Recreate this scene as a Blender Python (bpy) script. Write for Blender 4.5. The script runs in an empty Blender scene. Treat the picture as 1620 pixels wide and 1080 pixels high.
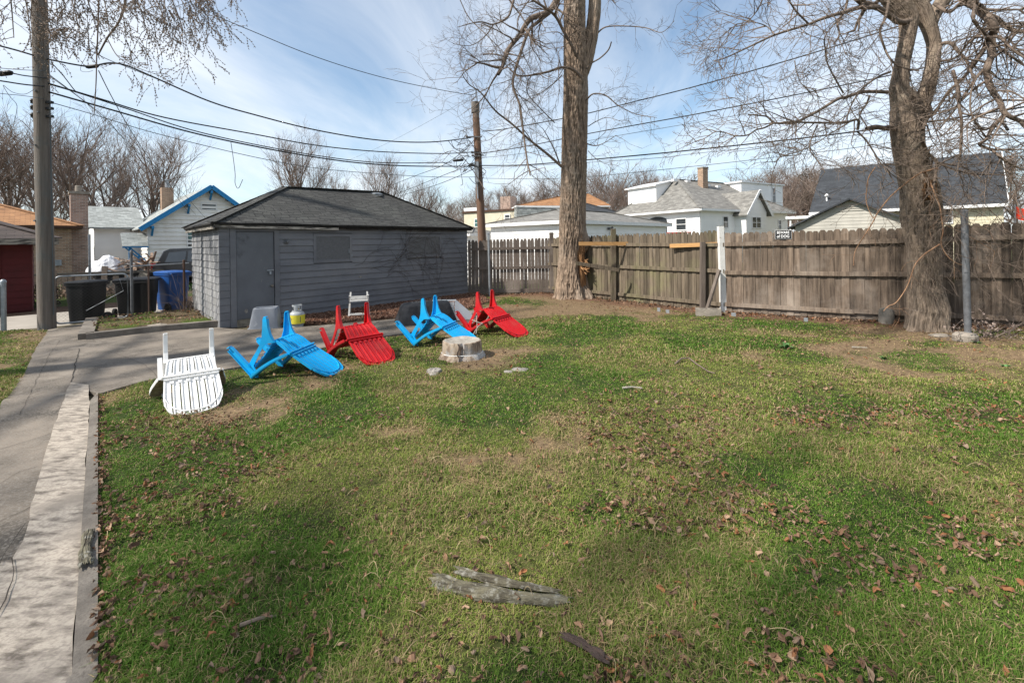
import bpy, math, random
import numpy as np
from mathutils import Vector, Matrix
pi=math.pi; rad=math.radians
SC=bpy.context.scene
COL=SC.collection
# ------------------------------------------------------------------ camera, sky, sun, exposure
FPX,CH,ROLL,HZ=720.0,1.72,rad(.8),383.0
cd=bpy.data.cameras.new('camera'); cam=bpy.data.objects.new('camera',cd); COL.objects.link(cam)
cd.sensor_width=36; cd.lens=16; cd.shift_x=0; cd.shift_y=-(540-HZ)/1620
cd.clip_start=.05; cd.clip_end=2000
cam.matrix_world=Matrix.Translation((0,0,CH))@Matrix.Rotation(pi/2,4,'X')@Matrix.Rotation(-ROLL,4,'Z')
SC.camera=cam
SUN_AZ=rad(206); SUN_EL=rad(46)      # direction TOWARDS the sun, measured from +X counterclockwise
S=Vector((math.cos(SUN_AZ)*math.cos(SUN_EL),math.sin(SUN_AZ)*math.cos(SUN_EL),math.sin(SUN_EL)))
W=bpy.data.worlds.new('World'); SC.world=W; W.use_nodes=True
nt=W.node_tree; N=nt.nodes; L=nt.links
bg=N['Background']; sky=N.new('ShaderNodeTexSky'); sky.sky_type='NISHITA'; sky.sun_disc=False
sky.sun_elevation=SUN_EL; sky.sun_rotation=pi/2-SUN_AZ; sky.altitude=100; sky.air_density=1.0; sky.dust_density=.6; sky.ozone_density=1.5
tc=N.new('ShaderNodeTexCoord'); sp=N.new('ShaderNodeSeparateXYZ'); L.new(tc.outputs['Generated'],sp.inputs[0])
# thin high cloud: project the view direction on a high flat layer, so that streaks shrink to the horizon
def wm(op,a,b,c=None):
    n=N.new('ShaderNodeMath'); n.operation=op
    for i,s in enumerate((a,b,c)):
        if s is None: continue
        if isinstance(s,(int,float)): n.inputs[i].default_value=s
        else: L.new(s,n.inputs[i])
    return n.outputs[0]
zz=wm('ADD',wm('MAXIMUM',sp.outputs[2],0.0),.16)
cx=N.new('ShaderNodeCombineXYZ'); L.new(wm('DIVIDE',sp.outputs[0],zz),cx.inputs[0]); L.new(wm('DIVIDE',sp.outputs[1],zz),cx.inputs[1])
mp=N.new('ShaderNodeMapping'); mp.inputs['Rotation'].default_value=(0,0,rad(62)); mp.inputs['Scale'].default_value=(1,.42,1); mp.inputs['Location'].default_value=(1.3,.4,0)
L.new(cx.outputs[0],mp.inputs[0])
n1=N.new('ShaderNodeTexNoise'); n1.inputs['Scale'].default_value=1.1; n1.inputs['Detail'].default_value=9; n1.inputs['Roughness'].default_value=.58; n1.inputs['Distortion'].default_value=.5; L.new(mp.outputs[0],n1.inputs[0])
rp=N.new('ShaderNodeValToRGB'); rp.color_ramp.elements[0].position=.33; rp.color_ramp.elements[1].position=.66; L.new(n1.outputs[0],rp.inputs[0])
hzf=wm('POWER',wm('SUBTRACT',1.0,wm('MAXIMUM',sp.outputs[2],0.0)),7.0)
fac=wm('MINIMUM',wm('ADD',wm('ADD',wm('MULTIPLY',rp.outputs[0],.74),wm('MULTIPLY',hzf,.34)),.08),.95)
mx=N.new('ShaderNodeMix'); mx.data_type='RGBA'; L.new(fac,mx.inputs[0]); tn=N.new('ShaderNodeMix'); tn.data_type='RGBA'; tn.blend_type='MULTIPLY'; tn.inputs[0].default_value=1; L.new(sky.outputs[0],tn.inputs[6]); tn.inputs[7].default_value=(1.0,1.17,1.18,1); L.new(tn.outputs[2],mx.inputs[6]); mx.inputs[7].default_value=(7.2,7.5,7.9,1)
L.new(mx.outputs[2],bg.inputs[0]); bg.inputs[1].default_value=.105
sl=bpy.data.lights.new('sun','SUN'); sl.energy=5.0; sl.angle=rad(1.8); sl.color=(1,.95,.87)
so=bpy.data.objects.new('sun',sl); COL.objects.link(so); so.rotation_euler=S.to_track_quat('Z','Y').to_euler(); so.location=(-20,-10,30)
SC.view_settings.view_transform='Standard'; SC.view_settings.look='None'; SC.view_settings.gamma=1; SC.view_settings.exposure=.52
SC.render.engine='CYCLES'
# ------------------------------------------------------------------ measuring helpers (photo pixel at a known depth -> world point)
cR,sR=math.cos(ROLL),math.sin(ROLL)
def ray(px,py):
    dx=px-810; dy=HZ-py
    return (dx*cR+dy*sR)/FPX,(-dx*sR+dy*cR)/FPX
def G(px,py,z=0.0):
    a,b=ray(px,py); Y=(CH-z)/(-b); return (a*Y,Y)
def at(px,py,Y):
    a,b=ray(px,py); return Vector((a*Y,Y,CH+b*Y))
def ratio(px): return ray(px,375)[0]
def solve(C,d,px):      # distance along d from C (xy) at which it is seen at column px
    r=ratio(px); return (r*C[1]-C[0])/(d[0]-r*d[1])
# ------------------------------------------------------------------ noise
rs=np.random.RandomState(7)
PT=rs.permutation(1024); PV=rs.rand(1024)
def vn(x,y,z=0.0):
    x=np.asarray(x,float);y=np.asarray(y,float);z=np.asarray(z,float)+0*x
    xi=np.floor(x).astype(int);yi=np.floor(y).astype(int);zi=np.floor(z).astype(int)
    xf=x-xi;yf=y-yi;zf=z-zi
    xf=xf*xf*(3-2*xf);yf=yf*yf*(3-2*yf);zf=zf*zf*(3-2*zf)
    def h(a,b,c): return PV[PT[(PT[(PT[a&1023]+b)&1023]+c)&1023]]
    r=0
    for i in (0,1):
        for j in (0,1):
            for k in (0,1):
                r=r+h(xi+i,yi+j,zi+k)*(xf if i else 1-xf)*(yf if j else 1-yf)*(zf if k else 1-zf)
    return r
def fbm(x,y,z=0.0,o=4):
    s=0;a=.5;t=0
    for i in range(o):
        s=s+a*vn(np.asarray(x)*2**i+17*i,np.asarray(y)*2**i+5*i,np.asarray(z)*2**i); t+=a; a*=.5
    return s/t
# ------------------------------------------------------------------ mesh builder
class MB:
    def __init__(s): s.v=[]; s.f=[]; s.t=[]; s.n=0; s.m=[]; s.tint=1.0; s.mi=0
    def add(s,v,f,tint=None):
        v=np.asarray(v,float).reshape(-1,3); o=s.n; s.v.append(v); s.n+=len(v)
        for q in f: s.f.append([i+o for i in q])
        s.m+= [s.mi]*len(f)
        s.t.append(np.full(len(v),s.tint if tint is None else tint) if np.isscalar(tint) or tint is None else np.asarray(tint,float))
        return s
    def box(s,a,b,M=None,tint=None,bev=0):
        x0,y0,z0=a;x1,y1,z1=b
        v=np.array([(x0,y0,z0),(x1,y0,z0),(x1,y1,z0),(x0,y1,z0),(x0,y0,z1),(x1,y0,z1),(x1,y1,z1),(x0,y1,z1)],float)
        if M is not None: v=np.array([M@Vector(p) for p in v])
        return s.add(v,[(0,3,2,1),(4,5,6,7),(0,1,5,4),(1,2,6,5),(2,3,7,6),(3,0,4,7)],tint)
    def bar(s,p,q,w,h,up=(0,0,1),tint=None,w2=None,h2=None):   # rectangular bar p->q, w across, h along 'up'
        p=np.array(p,float);q=np.array(q,float);d=q-p;d/=np.linalg.norm(d)+1e-9;u=np.array(up,float);r=np.cross(d,u);r/=np.linalg.norm(r)+1e-9;u=np.cross(r,d)
        w2=w if w2 is None else w2;h2=h if h2 is None else h2
        v=[c+a*r*ww/2+b*u*hh/2 for c,ww,hh in ((p,w,h),(q,w2,h2)) for a,b in ((-1,-1),(1,-1),(1,1),(-1,1))]
        return s.add(v,[(0,3,2,1),(4,5,6,7),(0,1,5,4),(1,2,6,5),(2,3,7,6),(3,0,4,7)],tint)
    def tube(s,pts,r,k=6,caps=True,tint=None):
        P=np.asarray(pts,float);n=len(P);R=np.full(n,r) if np.isscalar(r) else np.asarray(r,float)
        T=np.gradient(P,axis=0);T/=np.linalg.norm(T,axis=1)[:,None]+1e-12
        ref=np.array([0,0,1.]) if abs(T[:,2]).mean()<.8 else np.array([1.,0,0])
        A=np.cross(T,ref);A/=np.linalg.norm(A,axis=1)[:,None]+1e-9;B=np.cross(T,A)
        an=np.arange(k)*2*pi/k
        V=P[:,None]+R[:,None,None]*(A[:,None]*np.cos(an)[None,:,None]+B[:,None]*np.sin(an)[None,:,None])
        f=[(i*k+j,i*k+(j+1)%k,(i+1)*k+(j+1)%k,(i+1)*k+j) for i in range(n-1) for j in range(k)]
        if caps: f.append(tuple(range(k-1,-1,-1)));f.append(tuple((n-1)*k+j for j in range(k)))
        return s.add(V.reshape(-1,3),f,tint)
    def lathe(s,prof,c=(0,0,0),k=24,tint=None,sx=1,sy=1):   # prof: (r,z)
        an=np.arange(k)*2*pi/k
        V=[(c[0]+r*math.cos(a)*sx,c[1]+r*math.sin(a)*sy,c[2]+z) for r,z in prof for a in an]
        f=[(i*k+j,i*k+(j+1)%k,(i+1)*k+(j+1)%k,(i+1)*k+j) for i in range(len(prof)-1) for j in range(k)]
        f.append(tuple(range(k-1,-1,-1)));f.append(tuple((len(prof)-1)*k+j for j in range(k)))
        return s.add(V,f,tint)
    def poly(s,pts,th=None,d=(0,0,1),tint=None):     # polygon, optionally extruded by th along d (pts are the top)
        P=np.asarray([tuple(p) for p in pts],float);n=len(P)
        if th is None: return s.add(P,[tuple(range(n))],tint)
        Q=P-np.asarray(d,float)*th
        return s.add(np.vstack([P,Q]),[tuple(range(n)),tuple(range(2*n-1,n-1,-1))]+[(i,n+i,n+(i+1)%n,(i+1)%n) for i in range(n)],tint)
    def grid(s,V,nu,nv,close=False,tint=None):       # V (nu*nv) vertices
        f=[(i*nv+j,i*nv+(j+1)%nv,(i+1)*nv+(j+1)%nv,(i+1)*nv+j) for i in range(nu-1) for j in range(nv if close else nv-1)]
        return s.add(V,f,tint)
    def build(s,name,mat,parent=None,smooth=False,loc=None,rz=None):
        V=np.vstack(s.v)
        me=bpy.data.meshes.new(name); fl=s.f
        ln=np.array([len(q) for q in fl],np.int32); st=np.zeros(len(fl),np.int32); st[1:]=np.cumsum(ln)[:-1]
        vi=np.fromiter((i for q in fl for i in q),np.int32,int(ln.sum()))
        me.vertices.add(len(V)); me.vertices.foreach_set('co',V.astype(np.float32).ravel())
        me.loops.add(len(vi)); me.loops.foreach_set('vertex_index',vi)
        me.polygons.add(len(fl)); me.polygons.foreach_set('loop_start',st); me.polygons.foreach_set('loop_total',ln)
        me.update(calc_edges=True); me.validate()
        a=me.attributes.new('tint','FLOAT','POINT')
        T=np.concatenate(s.t)
        if len(a.data)==len(T): a.data.foreach_set('value',T.astype(np.float32))
        # UV in metres on each face's own plane: u horizontal, v up the slope
        nl=len(me.loops); npol=len(me.polygons)
        nr=np.empty(npol*3,np.float32); me.polygons.foreach_get('normal',nr); nr=nr.reshape(-1,3)
        lt=np.empty(npol,np.int32); me.polygons.foreach_get('loop_total',lt)
        lv=np.empty(nl,np.int32); me.loops.foreach_get('vertex_index',lv)
        n3=np.repeat(nr,lt,axis=0); t=np.stack([-n3[:,1],n3[:,0],0*n3[:,0]],1); q=np.linalg.norm(t,axis=1); t[q<.02]=(1,0,0); t/=np.linalg.norm(t,axis=1)[:,None]
        b=np.cross(n3,t); P=V[lv]
        uv=me.uv_layers.new(name='UVMap'); uv.data.foreach_set('uv',np.stack([(P*t).sum(1),(P*b).sum(1)],1).astype(np.float32).ravel())
        for m_ in (mat if isinstance(mat,(list,tuple)) else [mat]): me.materials.append(m_)
        if isinstance(mat,(list,tuple)) and len(me.polygons)==len(s.m): me.polygons.foreach_set('material_index',np.array(s.m,np.int32))
        if not smooth: me.polygons.foreach_set('use_smooth',np.zeros(npol,bool))
        if smooth is True: me.polygons.foreach_set('use_smooth',np.ones(npol,bool))
        elif smooth:
            me.polygons.foreach_set('use_smooth',np.ones(npol,bool)); me.set_sharp_from_angle(angle=rad(smooth))
        o=bpy.data.objects.new(name,me); COL.objects.link(o)
        if parent is not None: o.parent=parent
        if loc is not None: o.location=loc
        if rz is not None: o.rotation_euler=(0,0,rz)
        return o
def tag(o,label=None,cat=None,group=None,kind=None):
    if label: o['label']=label
    if cat: o['category']=cat
    if group: o['group']=group
    if kind: o['kind']=kind
    return o
def empty(name,loc,rz=0,label=None,cat=None,group=None):
    o=bpy.data.objects.new(name,None); COL.objects.link(o); o.empty_display_size=.2; o.location=loc; o.rotation_euler=(0,0,rz)
    return tag(o,label,cat,group)
def copy_tree(o,parent=None):
    c=o.copy(); COL.objects.link(c)
    if parent is not None: c.parent=parent
    for ch in list(o.children): copy_tree(ch,c)
    return c
# ------------------------------------------------------------------ materials
def M(name,c1,c2=None,rough=.85,scale=6,stretch=(1,1,1),detail=5,lo=.35,hi=.65,bump=0,bscale=None,bstretch=None,c3=None,s3=1.5,lo3=.5,hi3=.62,uv=False,metal=0,spec=.3,brick=None,wave=None,sub=0,coat=0,fine=None):
    m=bpy.data.materials.new(name); m.use_nodes=True; t=m.node_tree; n=t.nodes; l=t.links; b=n['Principled BSDF']
    b.inputs['Roughness'].default_value=rough; b.inputs['Metallic'].default_value=metal; b.inputs['Specular IOR Level'].default_value=spec
    if coat: b.inputs['Coat Weight'].default_value=coat; b.inputs['Coat Roughness'].default_value=.25
    tcn=n.new('ShaderNodeTexCoord'); src=tcn.outputs['UV' if uv else 'Object']
    def noise(sc,st,de=5):
        mpn=n.new('ShaderNodeMapping'); mpn.inputs['Scale'].default_value=st; l.new(src,mpn.inputs[0])
        q=n.new('ShaderNodeTexNoise'); q.inputs['Scale'].default_value=sc; q.inputs['Detail'].default_value=de; q.inputs['Roughness'].default_value=.6; l.new(mpn.outputs[0],q.inputs[0]); return q.outputs[0]
    def ramp(f,a,z):
        r=n.new('ShaderNodeMapRange'); r.inputs['From Min'].default_value=a; r.inputs['From Max'].default_value=z; l.new(f,r.inputs[0]); r.clamp=True; return r.outputs[0]
    def mix(f,a,c,bt='MIX'):
        x=n.new('ShaderNodeMix'); x.data_type='RGBA'; x.blend_type=bt
        for i,s_ in ((0,f),(6,a),(7,c)):
            if hasattr(s_,'is_output'): l.new(s_,x.inputs[i])
            else: x.inputs[i].default_value=s_ if i==0 else (*s_[:3],1)
        return x.outputs[2]
    c2=c2 or tuple(x*.75 for x in c1)
    col=mix(ramp(noise(scale,stretch,detail),lo,hi),c1,c2)
    if c3: col=mix(ramp(noise(s3,(1,1,1),6),lo3,hi3),col,c3)
    if fine: # small speckle
        col=mix(ramp(noise(fine[0],(1,1,1),2),.45,.75),col,fine[1])
    hgt=None
    if brick:    # dict(w,h,mortar,cm,var)
        bt=n.new('ShaderNodeTexBrick'); l.new(tcn.outputs['UV'],bt.inputs['Vector'])
        bt.inputs['Scale'].default_value=1; bt.inputs['Brick Width'].default_value=brick['w']; bt.inputs['Row Height'].default_value=brick['h']
        bt.inputs['Mortar Size'].default_value=brick.get('m',.01); bt.inputs['Mortar Smooth'].default_value=.3; bt.offset=brick.get('off',.5)
        v_=brick.get('var',.25); bt.inputs['Color1'].default_value=(1-v_,)*3+(1,); bt.inputs['Color2'].default_value=(1+v_*.6,)*3+(1,); bt.inputs['Mortar'].default_value=(1,1,1,1)
        bt.inputs['Bias'].default_value=0
        col=mix(1.0,col,bt.outputs['Color'],'MULTIPLY'); col=mix(bt.outputs['Fac'],col,brick['cm'])
        hgt=bt.outputs['Fac']
    at_=n.new('ShaderNodeAttribute'); at_.attribute_name='tint'
    col=mix(1.0,col,at_.outputs['Color'],'MULTIPLY')
    if sub: pass
    l.new(col,b.inputs['Base Color'])
    if bump or hgt is not None:
        bp=n.new('ShaderNodeBump'); bp.inputs['Strength'].default_value=bump or .4; bp.inputs['Distance'].default_value=.02
        if hgt is not None:
            iv=n.new('ShaderNodeMath'); iv.operation='SUBTRACT'; iv.inputs[0].default_value=1; l.new(hgt,iv.inputs[1])
            ad=n.new('ShaderNodeMath'); ad.operation='MULTIPLY_ADD'; l.new(noise(bscale or 60,(1,1,1),3),ad.inputs[0]); ad.inputs[1].default_value=.5; l.new(iv.outputs[0],ad.inputs[2]); l.new(ad.outputs[0],bp.inputs['Height'])
        else: l.new(noise(bscale or scale*4,bstretch or stretch,6),bp.inputs['Height'])
        l.new(bp.outputs[0],b.inputs['Normal'])
    return m
def vcol(name,rough=.8,spec=.2,fine=0,trans=0,grain=0):
    m=bpy.data.materials.new(name); m.use_nodes=True; t=m.node_tree; n=t.nodes; l=t.links; b=n['Principled BSDF']
    a=n.new('ShaderNodeAttribute'); a.attribute_name='col'; b.inputs['Roughness'].default_value=rough; b.inputs['Specular IOR Level'].default_value=spec
    out=a.outputs['Color']
    if fine:
        tcn=n.new('ShaderNodeTexCoord'); q=n.new('ShaderNodeTexNoise'); q.inputs['Scale'].default_value=fine; q.inputs['Detail'].default_value=6; l.new(tcn.outputs['Object'],q.inputs[0])
        r=n.new('ShaderNodeMapRange'); r.inputs['From Min'].default_value=.25; r.inputs['From Max'].default_value=.75; r.inputs['To Min'].default_value=.45; r.inputs['To Max'].default_value=1.5; l.new(q.outputs[0],r.inputs[0])
        x=n.new('ShaderNodeMix'); x.data_type='RGBA'; x.blend_type='MULTIPLY'; x.inputs[0].default_value=1; l.new(out,x.inputs[6]); l.new(r.outputs[0],x.inputs[7]); out=x.outputs[2]
        bp=n.new('ShaderNodeBump'); bp.inputs['Strength'].default_value=.8; bp.inputs['Distance'].default_value=.02; l.new(q.outputs[0],bp.inputs['Height']); l.new(bp.outputs[0],b.inputs['Normal'])
    l.new(out,b.inputs['Base Color'])
    if trans:
        tr=n.new('ShaderNodeBsdfTranslucent'); l.new(out,tr.inputs[0]); ms=n.new('ShaderNodeMixShader'); ms.inputs[0].default_value=trans
        l.new(b.outputs[0],ms.inputs[1]); l.new(tr.outputs[0],ms.inputs[2]); l.new(ms.outputs[0],n['Material Output'].inputs[0])
    return m
C={}
C['soil']=vcol('lawn_soil',.95,.1,fine=26)
C['grass']=vcol('grass_blades',.7,.15,trans=.25)
C['leaf']=vcol('dry_leaves',.85,.15,trans=.12)
C['far_ground']=M('far_ground',(.10,.09,.055),(.07,.09,.03),scale=.6,c3=(.05,.08,.02),s3=.2,bump=.5,bscale=20)
C['concrete_dark']=M('driveway_concrete',(.205,.170,.135),(.065,.054,.043),scale=1.4,detail=14,lo=.38,hi=.62,bump=.35,bscale=45,c3=(.225,.19,.153),s3=2.2,lo3=.55,hi3=.66,fine=(70,(.22,.195,.165)))
C['concrete_white']=M('worn_white_concrete',(.41,.355,.29),(.12,.10,.08),scale=7,stretch=(1.2,3.2,1),detail=14,lo=.46,hi=.64,bump=.3,bscale=20,bstretch=(2,14,1),c3=(.22,.19,.155),s3=2.2,lo3=.50,hi3=.66,fine=(60,(.24,.20,.17)))
C['concrete_grey']=M('grey_concrete',(.235,.205,.17),(.12,.104,.086),scale=4,detail=8,lo=.35,hi=.62,bump=.3,bscale=50,fine=(80,(.12,.10,.085)))
C['alley']=M('alley_concrete',(.34,.30,.255),(.26,.23,.195),scale=1.5,bump=.2,bscale=40)
C['crack']=M('crack_fill',(.05,.042,.035),rough=1)
C['siding_grey']=M('grey_painted_siding',(.155,.158,.170),(.118,.120,.130),rough=.6,scale=1.6,stretch=(1,1,3),c3=(.185,.182,.186),s3=.8,lo3=.48,hi3=.7,bump=.15,bscale=30,bstretch=(1,1,6),spec=.35)
C['siding_worn']=M('weathered_grey_siding',(.105,.106,.112),(.27,.265,.262),rough=.75,scale=2.6,stretch=(1.6,1.6,.35),lo=.44,hi=.62,c3=(.19,.186,.182),s3=3,lo3=.5,hi3=.66,bump=.25,bscale=30)
C['door_grey']=M('grey_door_paint',(.130,.136,.148),(.105,.110,.120),rough=.5,scale=2.5,c3=(.045,.045,.05),s3=2.2,lo3=.6,hi3=.74,bump=.06,bscale=30,spec=.4)
C['board_grey']=M('grey_board_cover',(.128,.128,.130),(.104,.104,.106),rough=.6,scale=20,bump=.25,bscale=50)
C['shingle_dark']=M('dark_asphalt_shingle',(.062,.060,.056),(.040,.039,.037),scale=3,lo=.3,hi=.7,c3=(.068,.068,.062),s3=.9,brick=dict(w=.40,h=.155,m=.012,cm=(.022,.022,.021),var=.22),bump=.8,bscale=120,fine=(140,(.085,.085,.08)))
C['trim_old']=M('peeling_fascia',(.26,.235,.20),(.055,.05,.045),scale=7,stretch=(.5,.5,3),lo=.44,hi=.6,bump=.4,bscale=30)
C['black_rot']=M('rotten_dark_trim',(.012,.011,.01),(.03,.026,.022),scale=10)
C['fence']=M('weathered_fence_wood',(.215,.160,.118),(.080,.058,.043),scale=3,stretch=(7,7,.55),detail=9,lo=.34,hi=.66,c3=(.27,.22,.178),s3=1.3,lo3=.5,hi3=.7,bump=.5,bscale=14,bstretch=(8,8,.4))
C['fence_dark']=M('dark_fence_wood',(.165,.132,.108),(.098,.078,.065),scale=3,stretch=(7,7,.55),detail=8,lo=.3,hi=.7,c3=(.20,.165,.14),s3=1.1,bump=.5,bscale=14,bstretch=(8,8,.4))
C['fence_moss']=M('mossy_fence_wood',(.175,.138,.098),(.078,.059,.040),scale=3,stretch=(7,7,.55),detail=9,lo=.34,hi=.66,c3=(.15,.14,.07),s3=1.0,lo3=.5,hi3=.72,bump=.5,bscale=14,bstretch=(8,8,.4))
C['lumber']=M('new_lumber',(.52,.30,.12),(.42,.22,.085),scale=3,stretch=(2,2,12),lo=.3,hi=.7,bump=.15,rough=.6)
C['post_white']=M('white_painted_post',(.72,.71,.68),(.60,.585,.56),scale=5,rough=.6,c3=(.35,.30,.25),s3=9,lo3=.66,hi3=.72,bump=.15)
C['galv']=M('galvanised_steel',(.36,.38,.40),(.24,.255,.27),rough=.5,metal=.55,scale=9,spec=.5)
C['steel_old']=M('old_grey_steel',(.17,.175,.185),(.10,.10,.105),rough=.65,metal=.3,scale=8,c3=(.15,.13,.11),s3=5,lo3=.6,hi3=.7)
C['pole']=M('utility_pole_wood',(.205,.175,.15),(.10,.083,.07),scale=2,stretch=(9,9,.35),detail=9,lo=.3,hi=.7,bump=.6,bscale=9,bstretch=(8,8,.3),c3=(.13,.125,.115),s3=1.5)
C['pole_red']=M('reddish_pole_wood',(.19,.105,.065),(.11,.065,.045),scale=2,stretch=(9,9,.35),detail=9,lo=.3,hi=.7,bump=.6,bscale=9,bstretch=(8,8,.3),c3=(.15,.13,.11),s3=.5)
C['bark1']=M('furrowed_bark',(.34,.25,.18),(.17,.12,.085),scale=3.5,stretch=(5,5,.8),detail=9,lo=.32,hi=.68,bump=.9,bscale=9,bstretch=(5,5,.8),c3=(.27,.21,.16),s3=1.4)
C['bark2']=M('grey_brown_bark',(.30,.23,.17),(.16,.12,.09),scale=5,stretch=(4,4,1),detail=9,lo=.32,hi=.68,bump=.9,bscale=12,bstretch=(5,5,1),c3=(.34,.275,.21),s3=1.8,lo3=.55,hi3=.7)
C['limb']=M('branch_bark',(.20,.15,.115),(.11,.082,.064),scale=8,bump=.4,bscale=30)
C['twig']=M('dark_twigs',(.115,.088,.07),(.07,.053,.043),scale=5)
C['twig_far']=M('far_twigs',(.215,.16,.13),(.15,.112,.092),scale=.5)
C['twig_tan']=M('peeled_branch',(.36,.21,.12),(.24,.13,.075),scale=9)
C['rotwood']=M('split_orange_wood',(.42,.235,.11),(.20,.095,.042),scale=5,stretch=(4,4,.7),detail=8,lo=.3,hi=.7,bump=.9,bscale=14,bstretch=(5,5,.6))
C['stump']=M('bleached_stump_wood',(.38,.30,.225),(.15,.10,.07),scale=3.5,stretch=(3.5,3.5,.8),detail=10,lo=.42,hi=.60,bump=.7,bscale=12,c3=(.36,.345,.33),s3=5,lo3=.5,hi3=.64)
C['stump_top']=M('grey_cut_wood',(.38,.35,.30),(.24,.21,.175),scale=12,bump=.5,bscale=30)
C['rust']=M('rusty_wire',(.10,.06,.045),rough=.9)
C['blue']=M('bright_blue_plastic',(.004,.38,.74),(.004,.34,.68),rough=.38,scale=3,bump=.05,bscale=60,spec=.45,c3=(.03,.36,.60),s3=5,lo3=.5,hi3=.75)
C['red']=M('red_plastic',(.50,.008,.012),(.42,.008,.012),rough=.38,scale=3,bump=.05,bscale=60,spec=.45,c3=(.42,.035,.03),s3=5,lo3=.5,hi3=.75)
C['white_pl']=M('white_plastic',(.80,.79,.77),(.74,.72,.69),rough=.45,scale=3,bump=.05,bscale=60,spec=.4,c3=(.60,.52,.42),s3=4,lo3=.62,hi3=.78)
C['dirty_pl']=M('stained_white_plastic',(.40,.30,.22),(.24,.17,.12),rough=.7,scale=14,lo=.4,hi=.6)
C['grey_pl']=M('grey_plastic_tub',(.22,.235,.26),(.19,.20,.225),rough=.55,scale=5,bump=.06,c3=(.30,.31,.33),s3=9,lo3=.62,hi3=.7)
C['tank_grey']=M('tank_paint',(.42,.44,.45),(.30,.31,.32),rough=.45,scale=9,bump=.1)
C['yellow']=M('yellow_sleeve',(.66,.58,.045),(.58,.50,.04),rough=.5,scale=8)
C['navy']=M('navy_print',(.02,.05,.10),rough=.5)
C['white']=M('white_print',(.82,.82,.82),(.74,.74,.74),rough=.5)
C['black']=M('black_paint',(.012,.012,.013),rough=.5)
C['bin_black']=M('black_cart_plastic',(.006,.006,.007),(.010,.010,.011),rough=.6,scale=3,bump=.1,bscale=40,spec=.2)
C['bin_blue']=M('blue_cart_plastic',(.006,.075,.29),(.005,.058,.23),rough=.5,scale=3,bump=.12,bscale=30,c3=(.012,.07,.24),s3=6)
C['tarp']=M('black_cover_cloth',(.022,.022,.024),(.05,.05,.053),rough=.85,scale=7,bump=.5,bscale=22)
C['white_fold']=M('white_painted_wood',(.60,.585,.555),(.46,.44,.41),rough=.7,scale=12,bump=.2)
C['mulch']=M('mulch_bed',(.105,.062,.042),(.055,.035,.026),scale=20,bump=1,bscale=40,rough=1)
C['brick_tan']=M('tan_brick',(.36,.235,.155),(.27,.165,.105),scale=2,brick=dict(w=.21,h=.075,m=.009,cm=(.36,.31,.25),var=.3),bump=.4)
C['brick_chim']=M('chimney_brick',(.40,.27,.21),(.28,.17,.125),scale=2,brick=dict(w=.21,h=.075,m=.009,cm=(.40,.36,.32),var=.3),bump=.4)
C['orange_roof']=M('orange_brown_shingle',(.36,.185,.085),(.26,.13,.06),scale=2,brick=dict(w=.33,h=.14,m=.008,cm=(.18,.09,.045),var=.25),bump=.4)
C['brown_roof']=M('brown_grey_shingle',(.085,.065,.058),(.06,.048,.043),scale=2,brick=dict(w=.33,h=.14,m=.008,cm=(.04,.03,.03),var=.25),bump=.4)
C['red_siding']=M('dark_red_siding',(.085,.010,.010),(.06,.008,.008),rough=.7,scale=2,bump=.1)
C['red_lit']=M('lit_red_siding',(.17,.07,.065),(.11,.035,.033),rough=.8,scale=3)  # paler copy of the dark red: sunlight on the side wall put into the colour
C['white_siding']=M('white_vinyl_siding',(.84,.83,.81),(.79,.78,.76),rough=.6,scale=1,bump=.05)
C['white_dirty']=M('white_siding_stained',(.84,.82,.78),(.74,.70,.65),rough=.65,scale=1.2,c3=(.48,.42,.36),s3=.8,lo3=.58,hi3=.8)
C['white_trim']=M('white_trim',(.76,.755,.74),(.70,.69,.68),rough=.55)
C['cream']=M('cream_stucco',(.60,.545,.42),(.53,.48,.36),rough=.8,scale=2)
C['cream_siding']=M('cream_siding',(.62,.56,.40),(.55,.50,.36),rough=.65,scale=2)
C['tan_siding']=M('tan_grey_siding',(.42,.395,.345),(.35,.33,.29),rough=.7,scale=1.5)
C['grey_roof']=M('grey_shingle',(.235,.225,.205),(.165,.155,.14),scale=2.5,brick=dict(w=.33,h=.14,m=.007,cm=(.12,.115,.105),var=.32),bump=.4,lo=.3,hi=.7)
C['light_roof']=M('pale_grey_shingle',(.36,.375,.36),(.25,.265,.255),scale=4,brick=dict(w=.33,h=.14,m=.007,cm=(.18,.19,.18),var=.32),bump=.4,lo=.3,hi=.7)
C['black_roof']=M('charcoal_shingle',(.048,.052,.058),(.035,.038,.043),scale=2,brick=dict(w=.33,h=.14,m=.007,cm=(.028,.03,.034),var=.28),bump=.4)
C['blue_trim']=M('blue_trim',(.025,.23,.50),(.02,.19,.42),rough=.6)
C['glass']=M('window_glass',(.02,.024,.028),(.035,.04,.045),rough=.08,scale=1,spec=.8)
C['glass_teal']=M('teal_window_glass',(.06,.16,.16),(.05,.12,.12),rough=.15,spec=.7)
C['blind']=M('pale_blind',(.35,.36,.36),(.28,.29,.30),rough=.7)
C['brown_trim']=M('brown_trim',(.075,.035,.02),rough=.7)
C['red_deck']=M('red_deck_rail',(.30,.035,.02),(.22,.025,.015),rough=.7)
C['car']=M('dark_car_paint',(.014,.0145,.016),(.02,.02,.022),rough=.3,coat=.5,spec=.5)
C['car_red']=M('dark_red_car_paint',(.10,.02,.018),rough=.3,coat=.5)
C['tyre']=M('tyre_rubber',(.015,.015,.015),rough=.9)
C['lamp_red']=M('red_lamp_glass',(.45,.012,.01),rough=.25,spec=.6)
C['lamp_orange']=M('amber_lamp_glass',(.75,.20,.02),rough=.25,spec=.6)
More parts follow.
